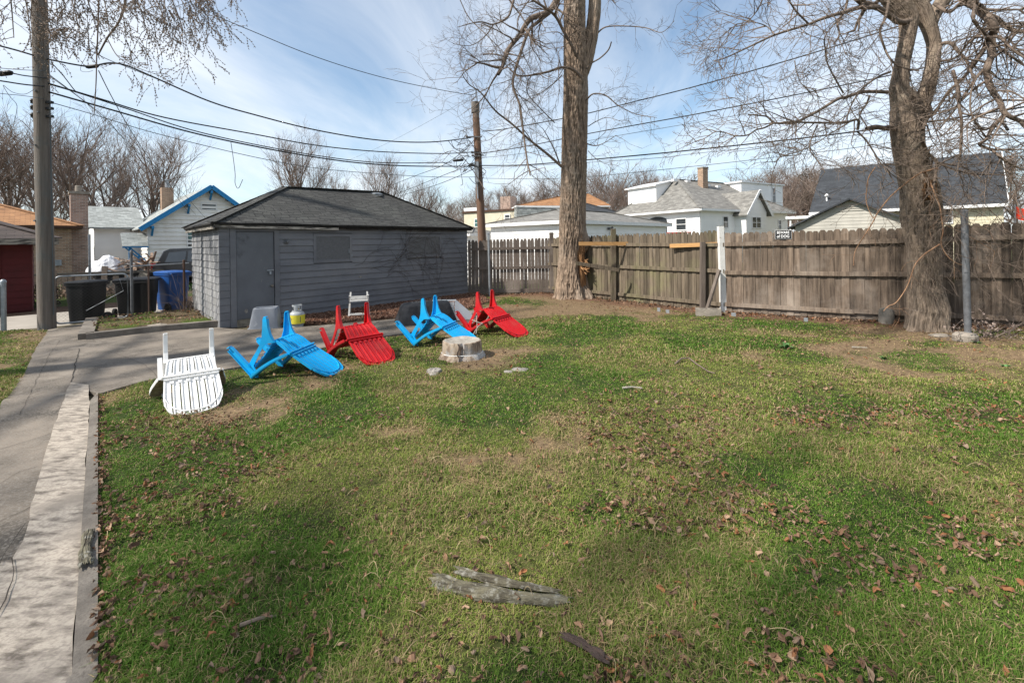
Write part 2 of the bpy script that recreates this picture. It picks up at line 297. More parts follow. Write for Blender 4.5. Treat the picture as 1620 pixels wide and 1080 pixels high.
C['plastic_sheet']=M('white_plastic_sheeting',(.72,.72,.73),(.60,.60,.62),rough=.4,scale=6,bump=.6,bscale=12)
C['scrap']=M('scrap_wood',(.38,.27,.20),(.22,.15,.11),scale=5,stretch=(1,6,6))
C['cable']=M('black_cable',(.022,.023,.024),rough=.6)
C['cable_grey']=M('grey_wire',(.10,.11,.115),rough=.6)
C['block']=M('concrete_block',(.30,.26,.215),(.20,.175,.145),scale=6,bump=.6,bscale=40)
C['round_conc']=M('mossy_concrete',(.25,.22,.185),(.14,.125,.10),scale=6,bump=.8,bscale=25)
C['log_bark']=M('lichen_bark',(.20,.18,.12),(.065,.055,.038),scale=16,stretch=(.5,2,2),detail=10,lo=.38,hi=.62,c3=(.30,.285,.24),s3=30,lo3=.52,hi3=.68,bump=1,bscale=40,bstretch=(.4,2.5,2.5))
C['dark_bark']=M('dark_loose_bark',(.10,.068,.055),(.055,.038,.032),scale=5,stretch=(1,8,8),bump=.9,bscale=18)
C['orange_flag']=M('orange_flag_cloth',(.80,.055,.02),rough=.7)
C['rope']=M('grey_rope',(.36,.32,.28),(.26,.22,.19),rough=.9,scale=40)
C['vine']=M('bare_vine',(.085,.065,.055),rough=.9)
C['stone']=M('pale_stone',(.33,.30,.265),(.18,.16,.14),scale=20,bump=.6)
C['dark_green']=M('weed_leaf',(.08,.17,.05),(.06,.13,.04),rough=.6)

# ------------------------------------------------------------------ ground heights and zones
UA=rad(46); U=Vector((math.cos(UA),math.sin(UA))); V_=Vector((-math.sin(UA),math.cos(UA)))
GL=G(85,515); GL=Vector(GL)
def sm(t): t=np.clip(t,0,1); return t*t*(3-2*t)
def hgt(x,y):
    x=np.asarray(x,float);y=np.asarray(y,float)
    p=(x-GL.x)*V_.x+(y-GL.y)*V_.y
    h=-.12*sm(p/.5-.15)
    h=h+.10*sm((x-5.2)/4.0)*sm((11-y)/4)
    return h
def hz(x,y): return float(hgt(x,y))
def P3(px,py,dz=0.0,z=0.0):
    x,y=G(px,py,z); return Vector((x,y,hz(x,y)+dz))
def inpoly(X,Y,poly):
    r=np.zeros(X.shape,bool); n=len(poly)
    for i in range(n):
        x1,y1=poly[i];x2,y2=poly[(i+1)%n]
        c=((y1>Y)!=(y2>Y))
        with np.errstate(divide='ignore',invalid='ignore'): xi=(x2-x1)*(Y-y1)/(y2-y1+1e-12)+x1
        r^=c&(X<xi)
    return r
def GP(l): return [G(*p) for p in l]
def rough_poly(p,amp=.03,step=.15,seed=0):
    out=[];rg=random.Random(seed);n=len(p)
    for i in range(n):
        a=Vector(p[i]);b=Vector(p[(i+1)%n]);L_=(b-a).length;k=max(1,int(L_/step)) if L_<40 else 1
        nrm=Vector((-(b-a).y,(b-a).x)); nrm=nrm/nrm.length if nrm.length>0 else nrm
        for j in range(k):
            q=a.lerp(b,j/k)
            if j: q=q+nrm*(float(fbm(q.x*2.2+seed,q.y*2.2,0,3))-.5)*2.4*amp
            out.append((q.x,q.y))
    return out
# garage footprint corners
gN=Vector(G(349,519)); gR=Vector(G(740,466)); gL=Vector(G(306,492)); gF=gR+(gL-gN)
# yard fence lines
F0=(1.24,15.13);F1=(3.04,12.99);F2=(4.96,10.61);F3=(9.01,8.03);F4=(12.2,6.0)
BF0=(gR.x+.02,15.15)
pad=[G(75,523),G(146,510.5),G(141,533),G(345,519),G(391,523),G(470,519),G(631,505.5),G(690,500),G(752,491),G(768,500),G(748,513),G(700,521),G(650,527),G(600,534),G(540,546),G(470,560),G(380,582),G(300,594),G(235,603),G(157,625),G(112,610),(-3.95,4.1),(-2.55,2.3),(-1.75,1.3),(-1.4,-1.5),(-4.6,-1.5),(-5.6,1.5),G(0,645),G(40,590),G(60,548)]
pad=rough_poly(pad,.035,.2,3)
lawn=[(-.9,-1.5)]+[G(155,1080),G(155,850),G(155,700),G(157,628),G(235,605),G(300,597),G(380,585),G(470,562),G(540,548),G(600,537),G(650,529),G(700,523),G(748,515),G(772,501),G(760,490),G(735,470),(-.7,15.3),F0,F1,F2,F3,F4,(12.2,-1.5)]
lawn_left=[G(76,524),G(60,549),G(40,592),G(0,649),(-5.7,1.5),(-4.7,-1.5),(-14,-1.5),(-14,8.0),G(10,523)]
island=[G(146,511),G(147,530),G(343,513),G(306,494),G(205,504.5)]
mulch=[G(391,521),G(440,518),G(631,504),G(690,498),G(752,488),G(775,478),(gR.x+.4,15.1),tuple(gR),tuple(gN+(gR-gN)*.17)]
# albedo fields: greenness and dryness of the lawn
def fields(x,y):
    x=np.asarray(x,float);y=np.asarray(y,float)
    a=fbm(x*.55+3,y*.55+9,0,4); b=fbm(x*1.7+31,y*1.7,2,3); c=fbm(x*5+3,y*5,5,3)
    # bare earth near the back and right fences and around trunk, stump, chairs
    q=a*1.0+b*.75+c*.35-.6
    far=sm((y-8.2)/4.5)*.34
    dr=q+far-.57
    for (sx,sy,r,w) in ((-.75,6.45,.75,.36),(1.75,13.2,1.8,.25),(7.4,8.2,1.7,.24),(-1.6,5.0,1.1,.13),(3.9,7.3,1.3,.22),(5.2,6.3,1.4,.18),(-2.3,6.0,.5,.18),(-1.5,3.0,.5,.12),(.9,9.8,1.6,.12),(1.1,7.4,.5,.25),(-1.2,2.3,.35,.35)):
        dr=dr+w*np.exp(-((x-sx)**2+(y-sy)**2)/(r*r))
    dr=dr-.16*np.exp(-((x-4.0)**2+(y-4.6)**2)/3.0)-.12*np.exp(-((x-1.5)**2+(y-10.5)**2)/1.2)
    dry=sm((dr-.04)/.34)
    yel=sm((fbm(x*.9+50,y*.9+7,1,4)+.35*b-.56)/.3)
    return dry,yel,b,c
def seg_dist(x,y,pl):
    d=np.full(np.shape(x),1e9)
    for a,b in zip(pl[:-1],pl[1:]):
        ax,ay=a;bx,by=b;dx=bx-ax;dy=by-ay;t=np.clip(((x-ax)*dx+(y-ay)*dy)/(dx*dx+dy*dy),0,1)
        d=np.minimum(d,np.hypot(x-ax-t*dx,y-ay-t*dy))
    return d
fl=[(gR.x,gR.y),BF0,F0,F1,F2,F3,F4]
def setcol(me,c):
    a=me.attributes.new('col','FLOAT_COLOR','POINT'); cc=np.ones((len(c),4),np.float32); cc[:,:3]=c; a.data.foreach_set('color',cc.ravel())
def npmesh(name,V,F,mat,kind,label=None,cat=None,smooth=False,cols=None):
    me=bpy.data.meshes.new(name); me.vertices.add(len(V)); me.vertices.foreach_set('co',V.astype(np.float32).ravel())
    fl_=[f for f in F]; tot=sum(f.size for f in fl_); me.loops.add(tot); me.loops.foreach_set('vertex_index',np.concatenate([f.ravel() for f in fl_]).astype(np.int32))
    lt=np.concatenate([np.full(len(f),f.shape[1]) for f in fl_]).astype(np.int32); st=np.zeros(len(lt),np.int32); st[1:]=np.cumsum(lt)[:-1]
    me.polygons.add(len(lt)); me.polygons.foreach_set('loop_start',st); me.polygons.foreach_set('loop_total',lt); me.update(calc_edges=True)
    if cols is not None: setcol(me,cols)
    me.polygons.foreach_set('use_smooth',np.full(len(lt),bool(smooth)))
    me.materials.append(mat); o=bpy.data.objects.new(name,me); COL.objects.link(o); return tag(o,label,cat,kind=kind)
# terrain
def terrain():
    xs=np.concatenate([np.linspace(-60,-16,45),np.arange(-15.9,15.9,.09),np.linspace(16,60,45)])
    ys=np.concatenate([np.linspace(-12,-2,8),np.arange(-1.9,18,.09),np.linspace(18.2,90,50)])
    X,Y=np.meshgrid(xs,ys,indexing='ij'); Z=hgt(X,Y)+(fbm(X*1.3,Y*1.3,0,4)-.5)*.05
    inl=inpoly(X,Y,lawn)|inpoly(X,Y,lawn_left)
    Z=np.where(inl,Z+(fbm(X*8,Y*8,3,3)-.5)*.03+.012,Z-.03)
    isl=inpoly(X,Y,island); Z=np.where(isl,Z+.11+(fbm(X*4,Y*4,3,3)-.5)*.06,Z)
    ml=inpoly(X,Y,mulch); Z=np.where(ml,Z+.04,Z)
    pc=(X-GL.x)*V_.x+(Y-GL.y)*V_.y
    Z=np.where((pc>.3)&(pc<4.4),Z-.02,Z)
    d,yl,b,c=fields(X,Y)
    green=np.array([.030,.045,.012]);brn=np.array([.17,.118,.07]);yg=np.array([.09,.085,.03]);mulc=np.array([.085,.050,.034]);out=np.array([.10,.085,.055])
    col=green+(yg-green)*yl[...,None]*.6; col=col+(brn-col)*np.clip(d*1.1,0,1)[...,None]
    fd=seg_dist(X,Y,fl); k=sm(1-(fd-.25-.35*b)/.7)[...,None]; col=col+(np.array([.13,.075,.048])-col)*k*inl[...,None]
    col=np.where(ml[...,None],mulc,col); 
    oc=out+(np.array([.06,.085,.02])-out)*sm((fbm(X*.5,Y*.5,9,3)-.45)/.15)[...,None]; oc=np.where(((pc>4)&(pc<6.2))[...,None],np.array([.12,.075,.05]),oc)
    col=np.where((~inl&~ml&~isl)[...,None],oc,col); col=np.where(isl[...,None],np.array([.10,.075,.045])+(np.array([.07,.10,.02])-np.array([.10,.075,.045]))*sm((fbm(X*2,Y*2,1,3)-.5)/.1)[...,None],col)
    nx,ny=len(xs),len(ys); I=np.arange(nx*ny).reshape(nx,ny)
    F=np.stack([I[:-1,:-1],I[1:,:-1],I[1:,1:],I[:-1,1:]],-1).reshape(-1,4)
    npmesh('lawn',np.stack([X,Y,Z],-1).reshape(-1,3),[F],C['soil'],'structure','patchy spring lawn of green and straw coloured grass in the back yard',None,True,col.reshape(-1,3))
terrain()
g=MB(); g.poly([(-900,-60,-.45),(900,-60,-.45),(900,1500,-.45),(-900,1500,-.45)]); tag(g.build('ground',C['far_ground']),'level ground of the neighbourhood beyond the yard',kind='structure')
# paved sheets
def sheet(name,poly,z,mat,label,th=.06):
    m=MB(); m.poly([(x,y,z+hz(x,y)) for x,y in poly],th=th); o=m.build(name,mat); return tag(o,label,kind='structure')
def ccw(p):
    a=sum(p[i][0]*p[(i+1)%len(p)][1]-p[(i+1)%len(p)][0]*p[i][1] for i in range(len(p))); return p if a>0 else p[::-1]
sheet('driveway',ccw(pad),.020,C['concrete_dark'],'dark weathered concrete drive and pad in front of the grey garage')
ws=[G(112,608),G(140,612),G(143,640),G(132,800),G(114,1080),(-1.02,-1.5),(-1.9,-1.5),(-2.05,1.0),G(-60,985),G(0,895),G(18,893),G(37,862),G(55,790),G(66,745),G(85,677),G(99,640)]
sheet('walkway',ccw(rough_poly(ws,.02,.12,8)),.029,C['concrete_white'],'pale worn broom-finished concrete walk along the lawn')
es=[G(143,638),G(155,624),G(155,1080),(-.92,-1.5),(-1.02,-1.5),G(114,1080),G(132,800)]
sheet('kerb',ccw(es),.036,C['concrete_grey'],'narrow grey concrete edging strip beside the lawn')
al=[]
for t in np.linspace(-30,60,40): al.append(tuple(GL+U*t+V_*.55))
for t in np.linspace(60,-30,40): al.append(tuple(GL+U*t+V_*3.9))
sheet('alley',ccw(al),.018,C['alley'],'pale concrete alley running behind the yard and garage')
# cracks and joints lying on the paving as thin dark lines
def crack(pts,w,z,mat=C['crack'],seed=0,jit=.012):
    m=MB(); P=[]
    for a,b in zip(pts[:-1],pts[1:]):
        a=Vector(a);b=Vector(b);k=max(2,int((b-a).length/.08))
        for j in range(k): P.append(a.lerp(b,j/k))
    P.append(Vector(pts[-1])); rg=random.Random(seed); n=len(P); q=[]
    for i,p in enumerate(P):
        d=(P[min(i+1,n-1)]-P[max(i-1,0)]); d=Vector((-d.y,d.x)).normalized()
        o=p+d*((float(vn(p.x*6,p.y*6,seed))-.5)*2*jit); ww=w*(.35+1.1*float(vn(p.x*9,p.y*9,seed+4)))
        q+=[(o.x-d.x*ww,o.y-d.y*ww,z+hz(o.x,o.y)),(o.x+d.x*ww,o.y+d.y*ww,z+hz(o.x,o.y))]
    m.add(q,[(2*i,2*i+1,2*i+3,2*i+2) for i in range(n-1)]); return m
cm=MB()
for i,(pl,w) in enumerate([([(22,893),(12,960),(-20,1010)],.004),([(0,905),(14,880),(40,838)],.004),([(0,830),(40,812),(50,806)],.005),([(0,585),(40,572),(112,556),(125,553)],.006),([(125,553),(112,608)],.008),([(128,548),(240,535),(345,523)],.006),([(391,530),(460,556),(475,566)],.006),([(150,604),(200,598),(260,588),(340,575),(420,556)],.004),([(345,523),(395,530),(430,527)],.005),([(600,509),(560,541)],.005),([(115,575),(165,570),(240,562),(330,548)],.003),([(180,560),(230,580),(250,598)],.003),([(30,640),(70,625),(104,618)],.004),([(0,770),(30,750),(60,742)],.003),([(460,556),(520,540),(600,524),(690,510)],.003),([(95,540),(80,560),(60,600),(30,660)],.003),([(0,715),(50,700),(80,690)],.004),([(132,614),(150,612)],.003),([(100,800),(128,806)],.002)]):
    c_=crack([G(*p) for p in pl],w*.6,.0415 if i in (0,1,12) else .0255,seed=i*3)
    cm.add(np.vstack(c_.v),c_.f)
tag(cm.build('paving_cracks',C['crack']),'dark hairline cracks and joints in the concrete',kind='structure')
# island kerb
kb=MB()
isl_o=[G(124,549),G(146,510.5)]; 
def kerbline(p,w,h,seed):
    for a,b in zip(p[:-1],p[1:]):
        a=Vector(a);b=Vector(b);k=max(1,int((b-a).length/.25))
        for j in range(k):
            q0=a.lerp(b,j/k);q1=a.lerp(b,(j+1)/k); zz_=hz(q0.x,q0.y)
            kb.bar((q0.x,q0.y,zz_+h/2-.02),(q1.x,q1.y,zz_+h/2-.02),w,h+.04)
kc=G(136,538)
kerbline([G(146,511),kc],.22,.13,0); kerbline([kc,G(240,526),G(346,516)],.17,.13,1)
tag(kb.build('planting_bed_kerb',C['concrete_grey']),'weathered concrete kerb round the small bed beside the grey garage','kerb')
# ------------------------------------------------------------------ grass, leaf litter, mulch chips (uncountable: one object each)
def scatter(y0,y1,dens,seed,polys,xr=None):
    r=np.random.RandomState(seed); A0=(1.35*y1+1.0)*2*(y1-y0); n=int(A0*dens)
    y=r.uniform(y0,y1,n); x=r.uniform(-(1.35*y1+1.0),(1.35*y1+1.0),n); k=np.abs(x)<1.25*y+.6; x=x[k];y=y[k]
    ok=np.zeros(x.shape,bool)
    for p in polys: ok|=inpoly(x,y,p)
    return x[ok],y[ok],r
def grass():
    Vs=[];F1_=[];F2_=[];Cs=[];off=0
    # y0,y1,density,height,width
    for (y0,y1,de,hh,ww,sd) in ((1.25,2.6,30000,.040,.0014,1),(2.6,4.2,15000,.040,.0021,2),(4.2,6.5,6500,.040,.0034,3),(6.5,9.5,2900,.040,.0055,4),(9.5,15.5,1100,.036,.0088,5)):
        x,y,r=scatter(y0,y1,de,sd,[lawn,lawn_left,island])
        isl=inpoly(x,y,island)
        dry,yl,b,c=fields(x,y); fd=seg_dist(x,y,fl)
        p=np.clip(1.0-dry*.80,.06,1)*np.where(fd<.45+.4*b,.10,1)*(.35+.95*sm((c-.25)/.4))
        p=np.where(isl,.30*sm((fbm(x*2,y*2,1,3)-.40)/.1),p)
        k=r.rand(len(x))<p; x=x[k];y=y[k];dry=dry[k];yl=yl[k];b=b[k];c=c[k];isl=isl[k]; n=len(x)
        straw=r.rand(n)<(.14+.60*dry+.13*yl*(1+.8*sm((b-.5)/.1))); lush=sm((b-.42)/.25)*(1-dry)
        H=hh*(.45+.85*r.rand(n))*(.55+.8*lush)*np.where(straw,1.05,1)*(1-.35*dry); Wd=ww*(.7+.6*r.rand(n))
        az=r.rand(n)*2*pi; lean=(.2+1.2*r.rand(n)**1.2)*np.where(straw,1.5,1)
        dx=np.cos(az);dy=np.sin(az); pz=hgt(x,y)+(fbm(x*1.3,y*1.3,0,4)-.5)*.05+(fbm(x*8,y*8,3,3)-.5)*.03+.008+isl*.11
        sx=-dy*Wd;sy=dx*Wd
        L1=.5*lean*.35;
        v0=np.stack([x-sx,y-sy,pz],1);v1=np.stack([x+sx,y+sy,pz],1)
        mx=x+dx*H*lean*.30;my=y+dy*H*lean*.30;mz=pz+H*.60/(1+.25*lean)
        v2=np.stack([mx+sx*.8,my+sy*.8,mz],1);v3=np.stack([mx-sx*.8,my-sy*.8,mz],1)
        v4=np.stack([x+dx*H*lean*.95,y+dy*H*lean*.95,pz+H*np.clip(1.0-.42*lean,.12,1)],1)
        Vv=np.stack([v0,v1,v2,v3,v4],1).reshape(-1,3); I=off+np.arange(n)*5; off+=n*5
        Vs.append(Vv);F1_.append(np.stack([I,I+1,I+2,I+3],1));F2_.append(np.stack([I+3,I+2,I+4],1))
        g1=np.array([.072,.176,.018]);g2=np.array([.225,.275,.055]);g3=np.array([.045,.110,.016]);st=np.array([.44,.33,.17]);st2=np.array([.30,.215,.12])
        t=r.rand(n,1); base=g1+(g2-g1)*np.clip(yl[:,None]*.85+t*.45+.08,0,1); base=base+(g3-base)*(lush[:,None]*.45)
        sc=st+(st2-st)*r.rand(n,1); col=np.where(straw[:,None],sc,base)*(.75+.5*r.rand(n,1))
        cc=np.repeat(col[:,None],5,1); cc[:,4]*=1.12; Cs.append(cc.reshape(-1,3))
    # long bent straw stems lying on the grass
    npmesh('grass',np.vstack(Vs),[np.vstack(F1_),np.vstack(F2_)],C['grass'],'stuff','short uneven spring grass with straw blades covering the lawn','grass',cols=np.vstack(Cs))
grass()
def stems():
    m=MB(); r=random.Random(5); 
    for i in range(520):
        Y=1.4+r.random()**1.5*7; X=r.uniform(-1.2,1.2)*Y
        if not inpoly(np.array([X]),np.array([Y]),lawn)[0]: continue
        a=r.random()*2*pi; ln=r.uniform(.05,.16); bend=r.uniform(-1.6,1.6); z=hz(X,Y)+.015; P=[];x,y=X,Y
        top=r.uniform(.01,.05)
        for j in range(6):
            P.append((x,y,z+top*math.sin(pi*j/5)+.012)); x+=math.cos(a)*ln/5; y+=math.sin(a)*ln/5; a+=bend/5
        m.tube(P,np.linspace(.0012,.0006,6)*(1+Y*.12),3,caps=False,tint=r.uniform(.6,1.2))
    mt=M('dry_stem',(.42,.33,.19),(.30,.22,.12),rough=.8)
    tag(m.build('dry_grass_stems',mt),'long dry curved grass stems lying through the lawn','grass stems',kind='stuff')
stems()
def leaves():
    r=np.random.RandomState(11); X=[];Y=[];Sz=[]
    x,y,_=scatter(1.3,4.6,950,21,[lawn]); w=fbm(x*.9+5,y*.9,3,4); near=sm((3.4-y)/1.6)
    k=r.rand(len(x))<(.16+1.25*sm((w-.46)/.16))*(.42+.85*near); X.append(x[k]);Y.append(y[k]);Sz.append(.007+.021*r.rand(k.sum())**1.6)
    x,y,_=scatter(4.6,14.5,120,22,[lawn,lawn_left]); w=fbm(x*.8+5,y*.8,3,4); fd=seg_dist(x,y,fl)
    k=r.rand(len(x))<(.12+.5*sm((w-.5)/.15)); X.append(x[k]);Y.append(y[k]);Sz.append(r.uniform(.012,.030,k.sum()))
    x,y,_=scatter(6,15.4,330,23,[lawn]); fd=seg_dist(x,y,fl); k=(fd<.55)&(r.rand(len(x))<np.clip(1.1-fd*1.9,0,1)*np.where(x>4.5,1,.55)); X.append(x[k]);Y.append(y[k]);Sz.append(r.uniform(.022,.045,k.sum()))
    x,y,_=scatter(8,12.5,60,24,[island]); X.append(x);Y.append(y);Sz.append(r.uniform(.02,.035,len(x)))
    # a fringe of leaves along the edging strip
    n=230; t=r.rand(n); ex=np.array(G(156,1080)); ey=np.array(G(156,628)); q=ex+(ey-ex)*(t[:,None]**1.3); q[:,0]+=r.uniform(-.03,.07,n); X.append(q[:,0]);Y.append(q[:,1]);Sz.append(r.uniform(.012,.028,n))
    x=np.concatenate(X);y=np.concatenate(Y);s=np.concatenate(Sz); n=len(x); isl=inpoly(x,y,island)
    z=hgt(x,y)+(fbm(x*1.3,y*1.3,0,4)-.5)*.05+.024+s*.26+isl*.11+r.rand(n)*.014*(y<5)
    nu,nv=5,4; u=np.linspace(-1,1,nu);v=np.linspace(-1,1,nv); UU,VV=np.meshgrid(u,v,indexing='ij'); uu=UU.ravel();vv=VV.ravel()
    # leaf outline: pointed ends, lobed edge, curled about its long axis
    lob=1+.28*np.sin(uu*7+1)*np.abs(vv); wid=np.sqrt(np.clip(1-uu**2*.93,0.02,1))
    P=np.zeros((n,nu*nv,3)); curl=r.uniform(.9,3.6,n)[:,None]*np.where(r.rand(n)<.2,-1,1)[:,None]; bend=r.uniform(-1.5,1.9,n)[:,None]; asp=r.uniform(.45,.85,n)[:,None]
    a=vv[None]*wid[None]*lob[None]*curl*.75; R_=asp/np.abs(curl)/.75
    P[:,:,0]=uu[None]*(1-.12*bend**2*uu[None]**2); P[:,:,1]=np.sin(a)*R_*np.sign(curl); P[:,:,2]=(1-np.cos(a))*R_*np.sign(curl)+bend*.35*uu[None]**2+r.normal(0,.10,(n,nu*nv))
    P*=s[:,None,None]
    e=r.uniform(0,2*pi,(n,3)); tilt=r.normal(0,.45,n); roll=r.normal(0,.7,n)
    c,sn=np.cos(roll)[:,None],np.sin(roll)[:,None]; Yv=P[:,:,1]*c-P[:,:,2]*sn;Zv=P[:,:,1]*sn+P[:,:,2]*c
    c,sn=np.cos(tilt)[:,None],np.sin(tilt)[:,None]; Xv=P[:,:,0]*c-Zv*sn;Zv=P[:,:,0]*sn+Zv*c
    c,sn=np.cos(e[:,0])[:,None],np.sin(e[:,0])[:,None]; X2=Xv*c-Yv*sn;Y2=Xv*sn+Yv*c
    Vv=np.stack([X2+x[:,None],Y2+y[:,None],Zv+z[:,None]],-1).reshape(-1,3)
    I=(np.arange(nu*nv).reshape(nu,nv)); q=np.stack([I[:-1,:-1],I[1:,:-1],I[1:,1:],I[:-1,1:]],-1).reshape(-1,4); F=(q[None]+(np.arange(n)*nu*nv)[:,None,None]).reshape(-1,4)
    pal=np.array([(.20,.115,.070),(.26,.155,.098),(.14,.082,.052),(.33,.22,.145),(.26,.12,.058),(.24,.17,.12),(.10,.06,.04),(.18,.11,.075)]); col=pal[r.randint(0,len(pal),n)]*(.7+.5*r.rand(n,1))
    npmesh('leaf_litter',Vv,[F],C['leaf'],'stuff','curled brown dead leaves scattered over the lawn and along the fence','dead leaves',cols=np.repeat(col,nu*nv,0))
leaves()
def chips():
    r=np.random.RandomState(4); x,y,_=scatter(8.5,15.5,900,31,[mulch]); n=len(x)
    s=r.uniform(.012,.034,n); z=hgt(x,y)+.045+r.rand(n)*.02
    box=np.array([(i,j,k) for i in (-1,1) for j in (-.35,.35) for k in (-.18,.18)],float)
    P=box[None]*s[:,None,None]; t=r.normal(0,.5,n); a=r.rand(n)*2*pi
    c,sn=np.cos(t)[:,None],np.sin(t)[:,None]; X1=P[:,:,0]*c-P[:,:,2]*sn;Z1=P[:,:,0]*sn+P[:,:,2]*c
    c,sn=np.cos(a)[:,None],np.sin(a)[:,None]; V=np.stack([X1*c-P[:,:,1]*sn+x[:,None],X1*sn+P[:,:,1]*c+y[:,None],Z1+z[:,None]],-1).reshape(-1,3)
    q=np.array([(0,1,3,2),(4,6,7,5),(0,4,5,1),(2,3,7,6),(0,2,6,4),(1,5,7,3)]); F=(q[None]+(np.arange(n)*8)[:,None,None]).reshape(-1,4)
    pal=np.array([(.16,.075,.045),(.22,.12,.08),(.10,.05,.035),(.28,.17,.12)]); col=pal[r.randint(0,4,n)]*(.7+.6*r.rand(n,1))
    npmesh('mulch_chips',V,[F],C['leaf'],'stuff','reddish brown bark mulch along the grey garage wall','mulch',cols=np.repeat(col,8,0))
chips()
# ------------------------------------------------------------------ the grey garage
def clap(m,a,b,z0,z1,out,row=.155,lap=.014,skip=None,seed=0,x0f=None,x1f=None,tj=.12):
    """clapboard rows on the wall from a to b (xy), outward normal out, as saw-tooth boards; skip = list of (s0,s1,z0,z1)"""
    a=Vector(a);b=Vector(b);d=b-a;Lw=d.length;d.normalize();o=Vector(out).normalized();rg=random.Random(seed);n=max(1,round((z1-z0)/row));h=(z1-z0)/n
    for i in range(n):
        za=z0+i*h;zb=za+h;s0=0;s1=Lw
        zc=(za+zb)/2
        if x0f: s0=max(0,x0f(zc))
        if x1f: s1=min(Lw,x1f(zc))
        if s1-s0<.03: continue
        segs=[(s0,s1)]
        for k in (skip or []):
            if k[2]<zc<k[3]:
                ns=[]
                for q in segs:
                    if k[1]<=q[0] or k[0]>=q[1]: ns.append(q)
                    else:
                        if q[0]<k[0]: ns.append((q[0],k[0]))
                        if q[1]>k[1]: ns.append((k[1],q[1]))
                segs=ns
        for q0,q1 in segs:
            # random butt joints
            cuts=[q0]
            while tj and cuts[-1]+2.6<q1: cuts.append(cuts[-1]+rg.uniform(1.4,2.6))
            cuts.append(q1)
            for c0,c1 in zip(cuts[:-1],cuts[1:]):
                t=1+rg.uniform(-tj,tj); pa=a+d*(c0+(.002 if c0>q0 else 0));pb=a+d*c1
                w1=o*(lap+.004+rg.uniform(0,.003));w2=o*.003
                v=[(pa.x,pa.y,za),(pb.x,pb.y,za),(pb.x+w1.x,pb.y+w1.y,za),(pa.x+w1.x,pa.y+w1.y,za),(pb.x+w2.x,pb.y+w2.y,zb),(pa.x+w2.x,pa.y+w2.y,zb)]
                m.add(v,[(0,1,2,3),(3,2,4,5)],t)
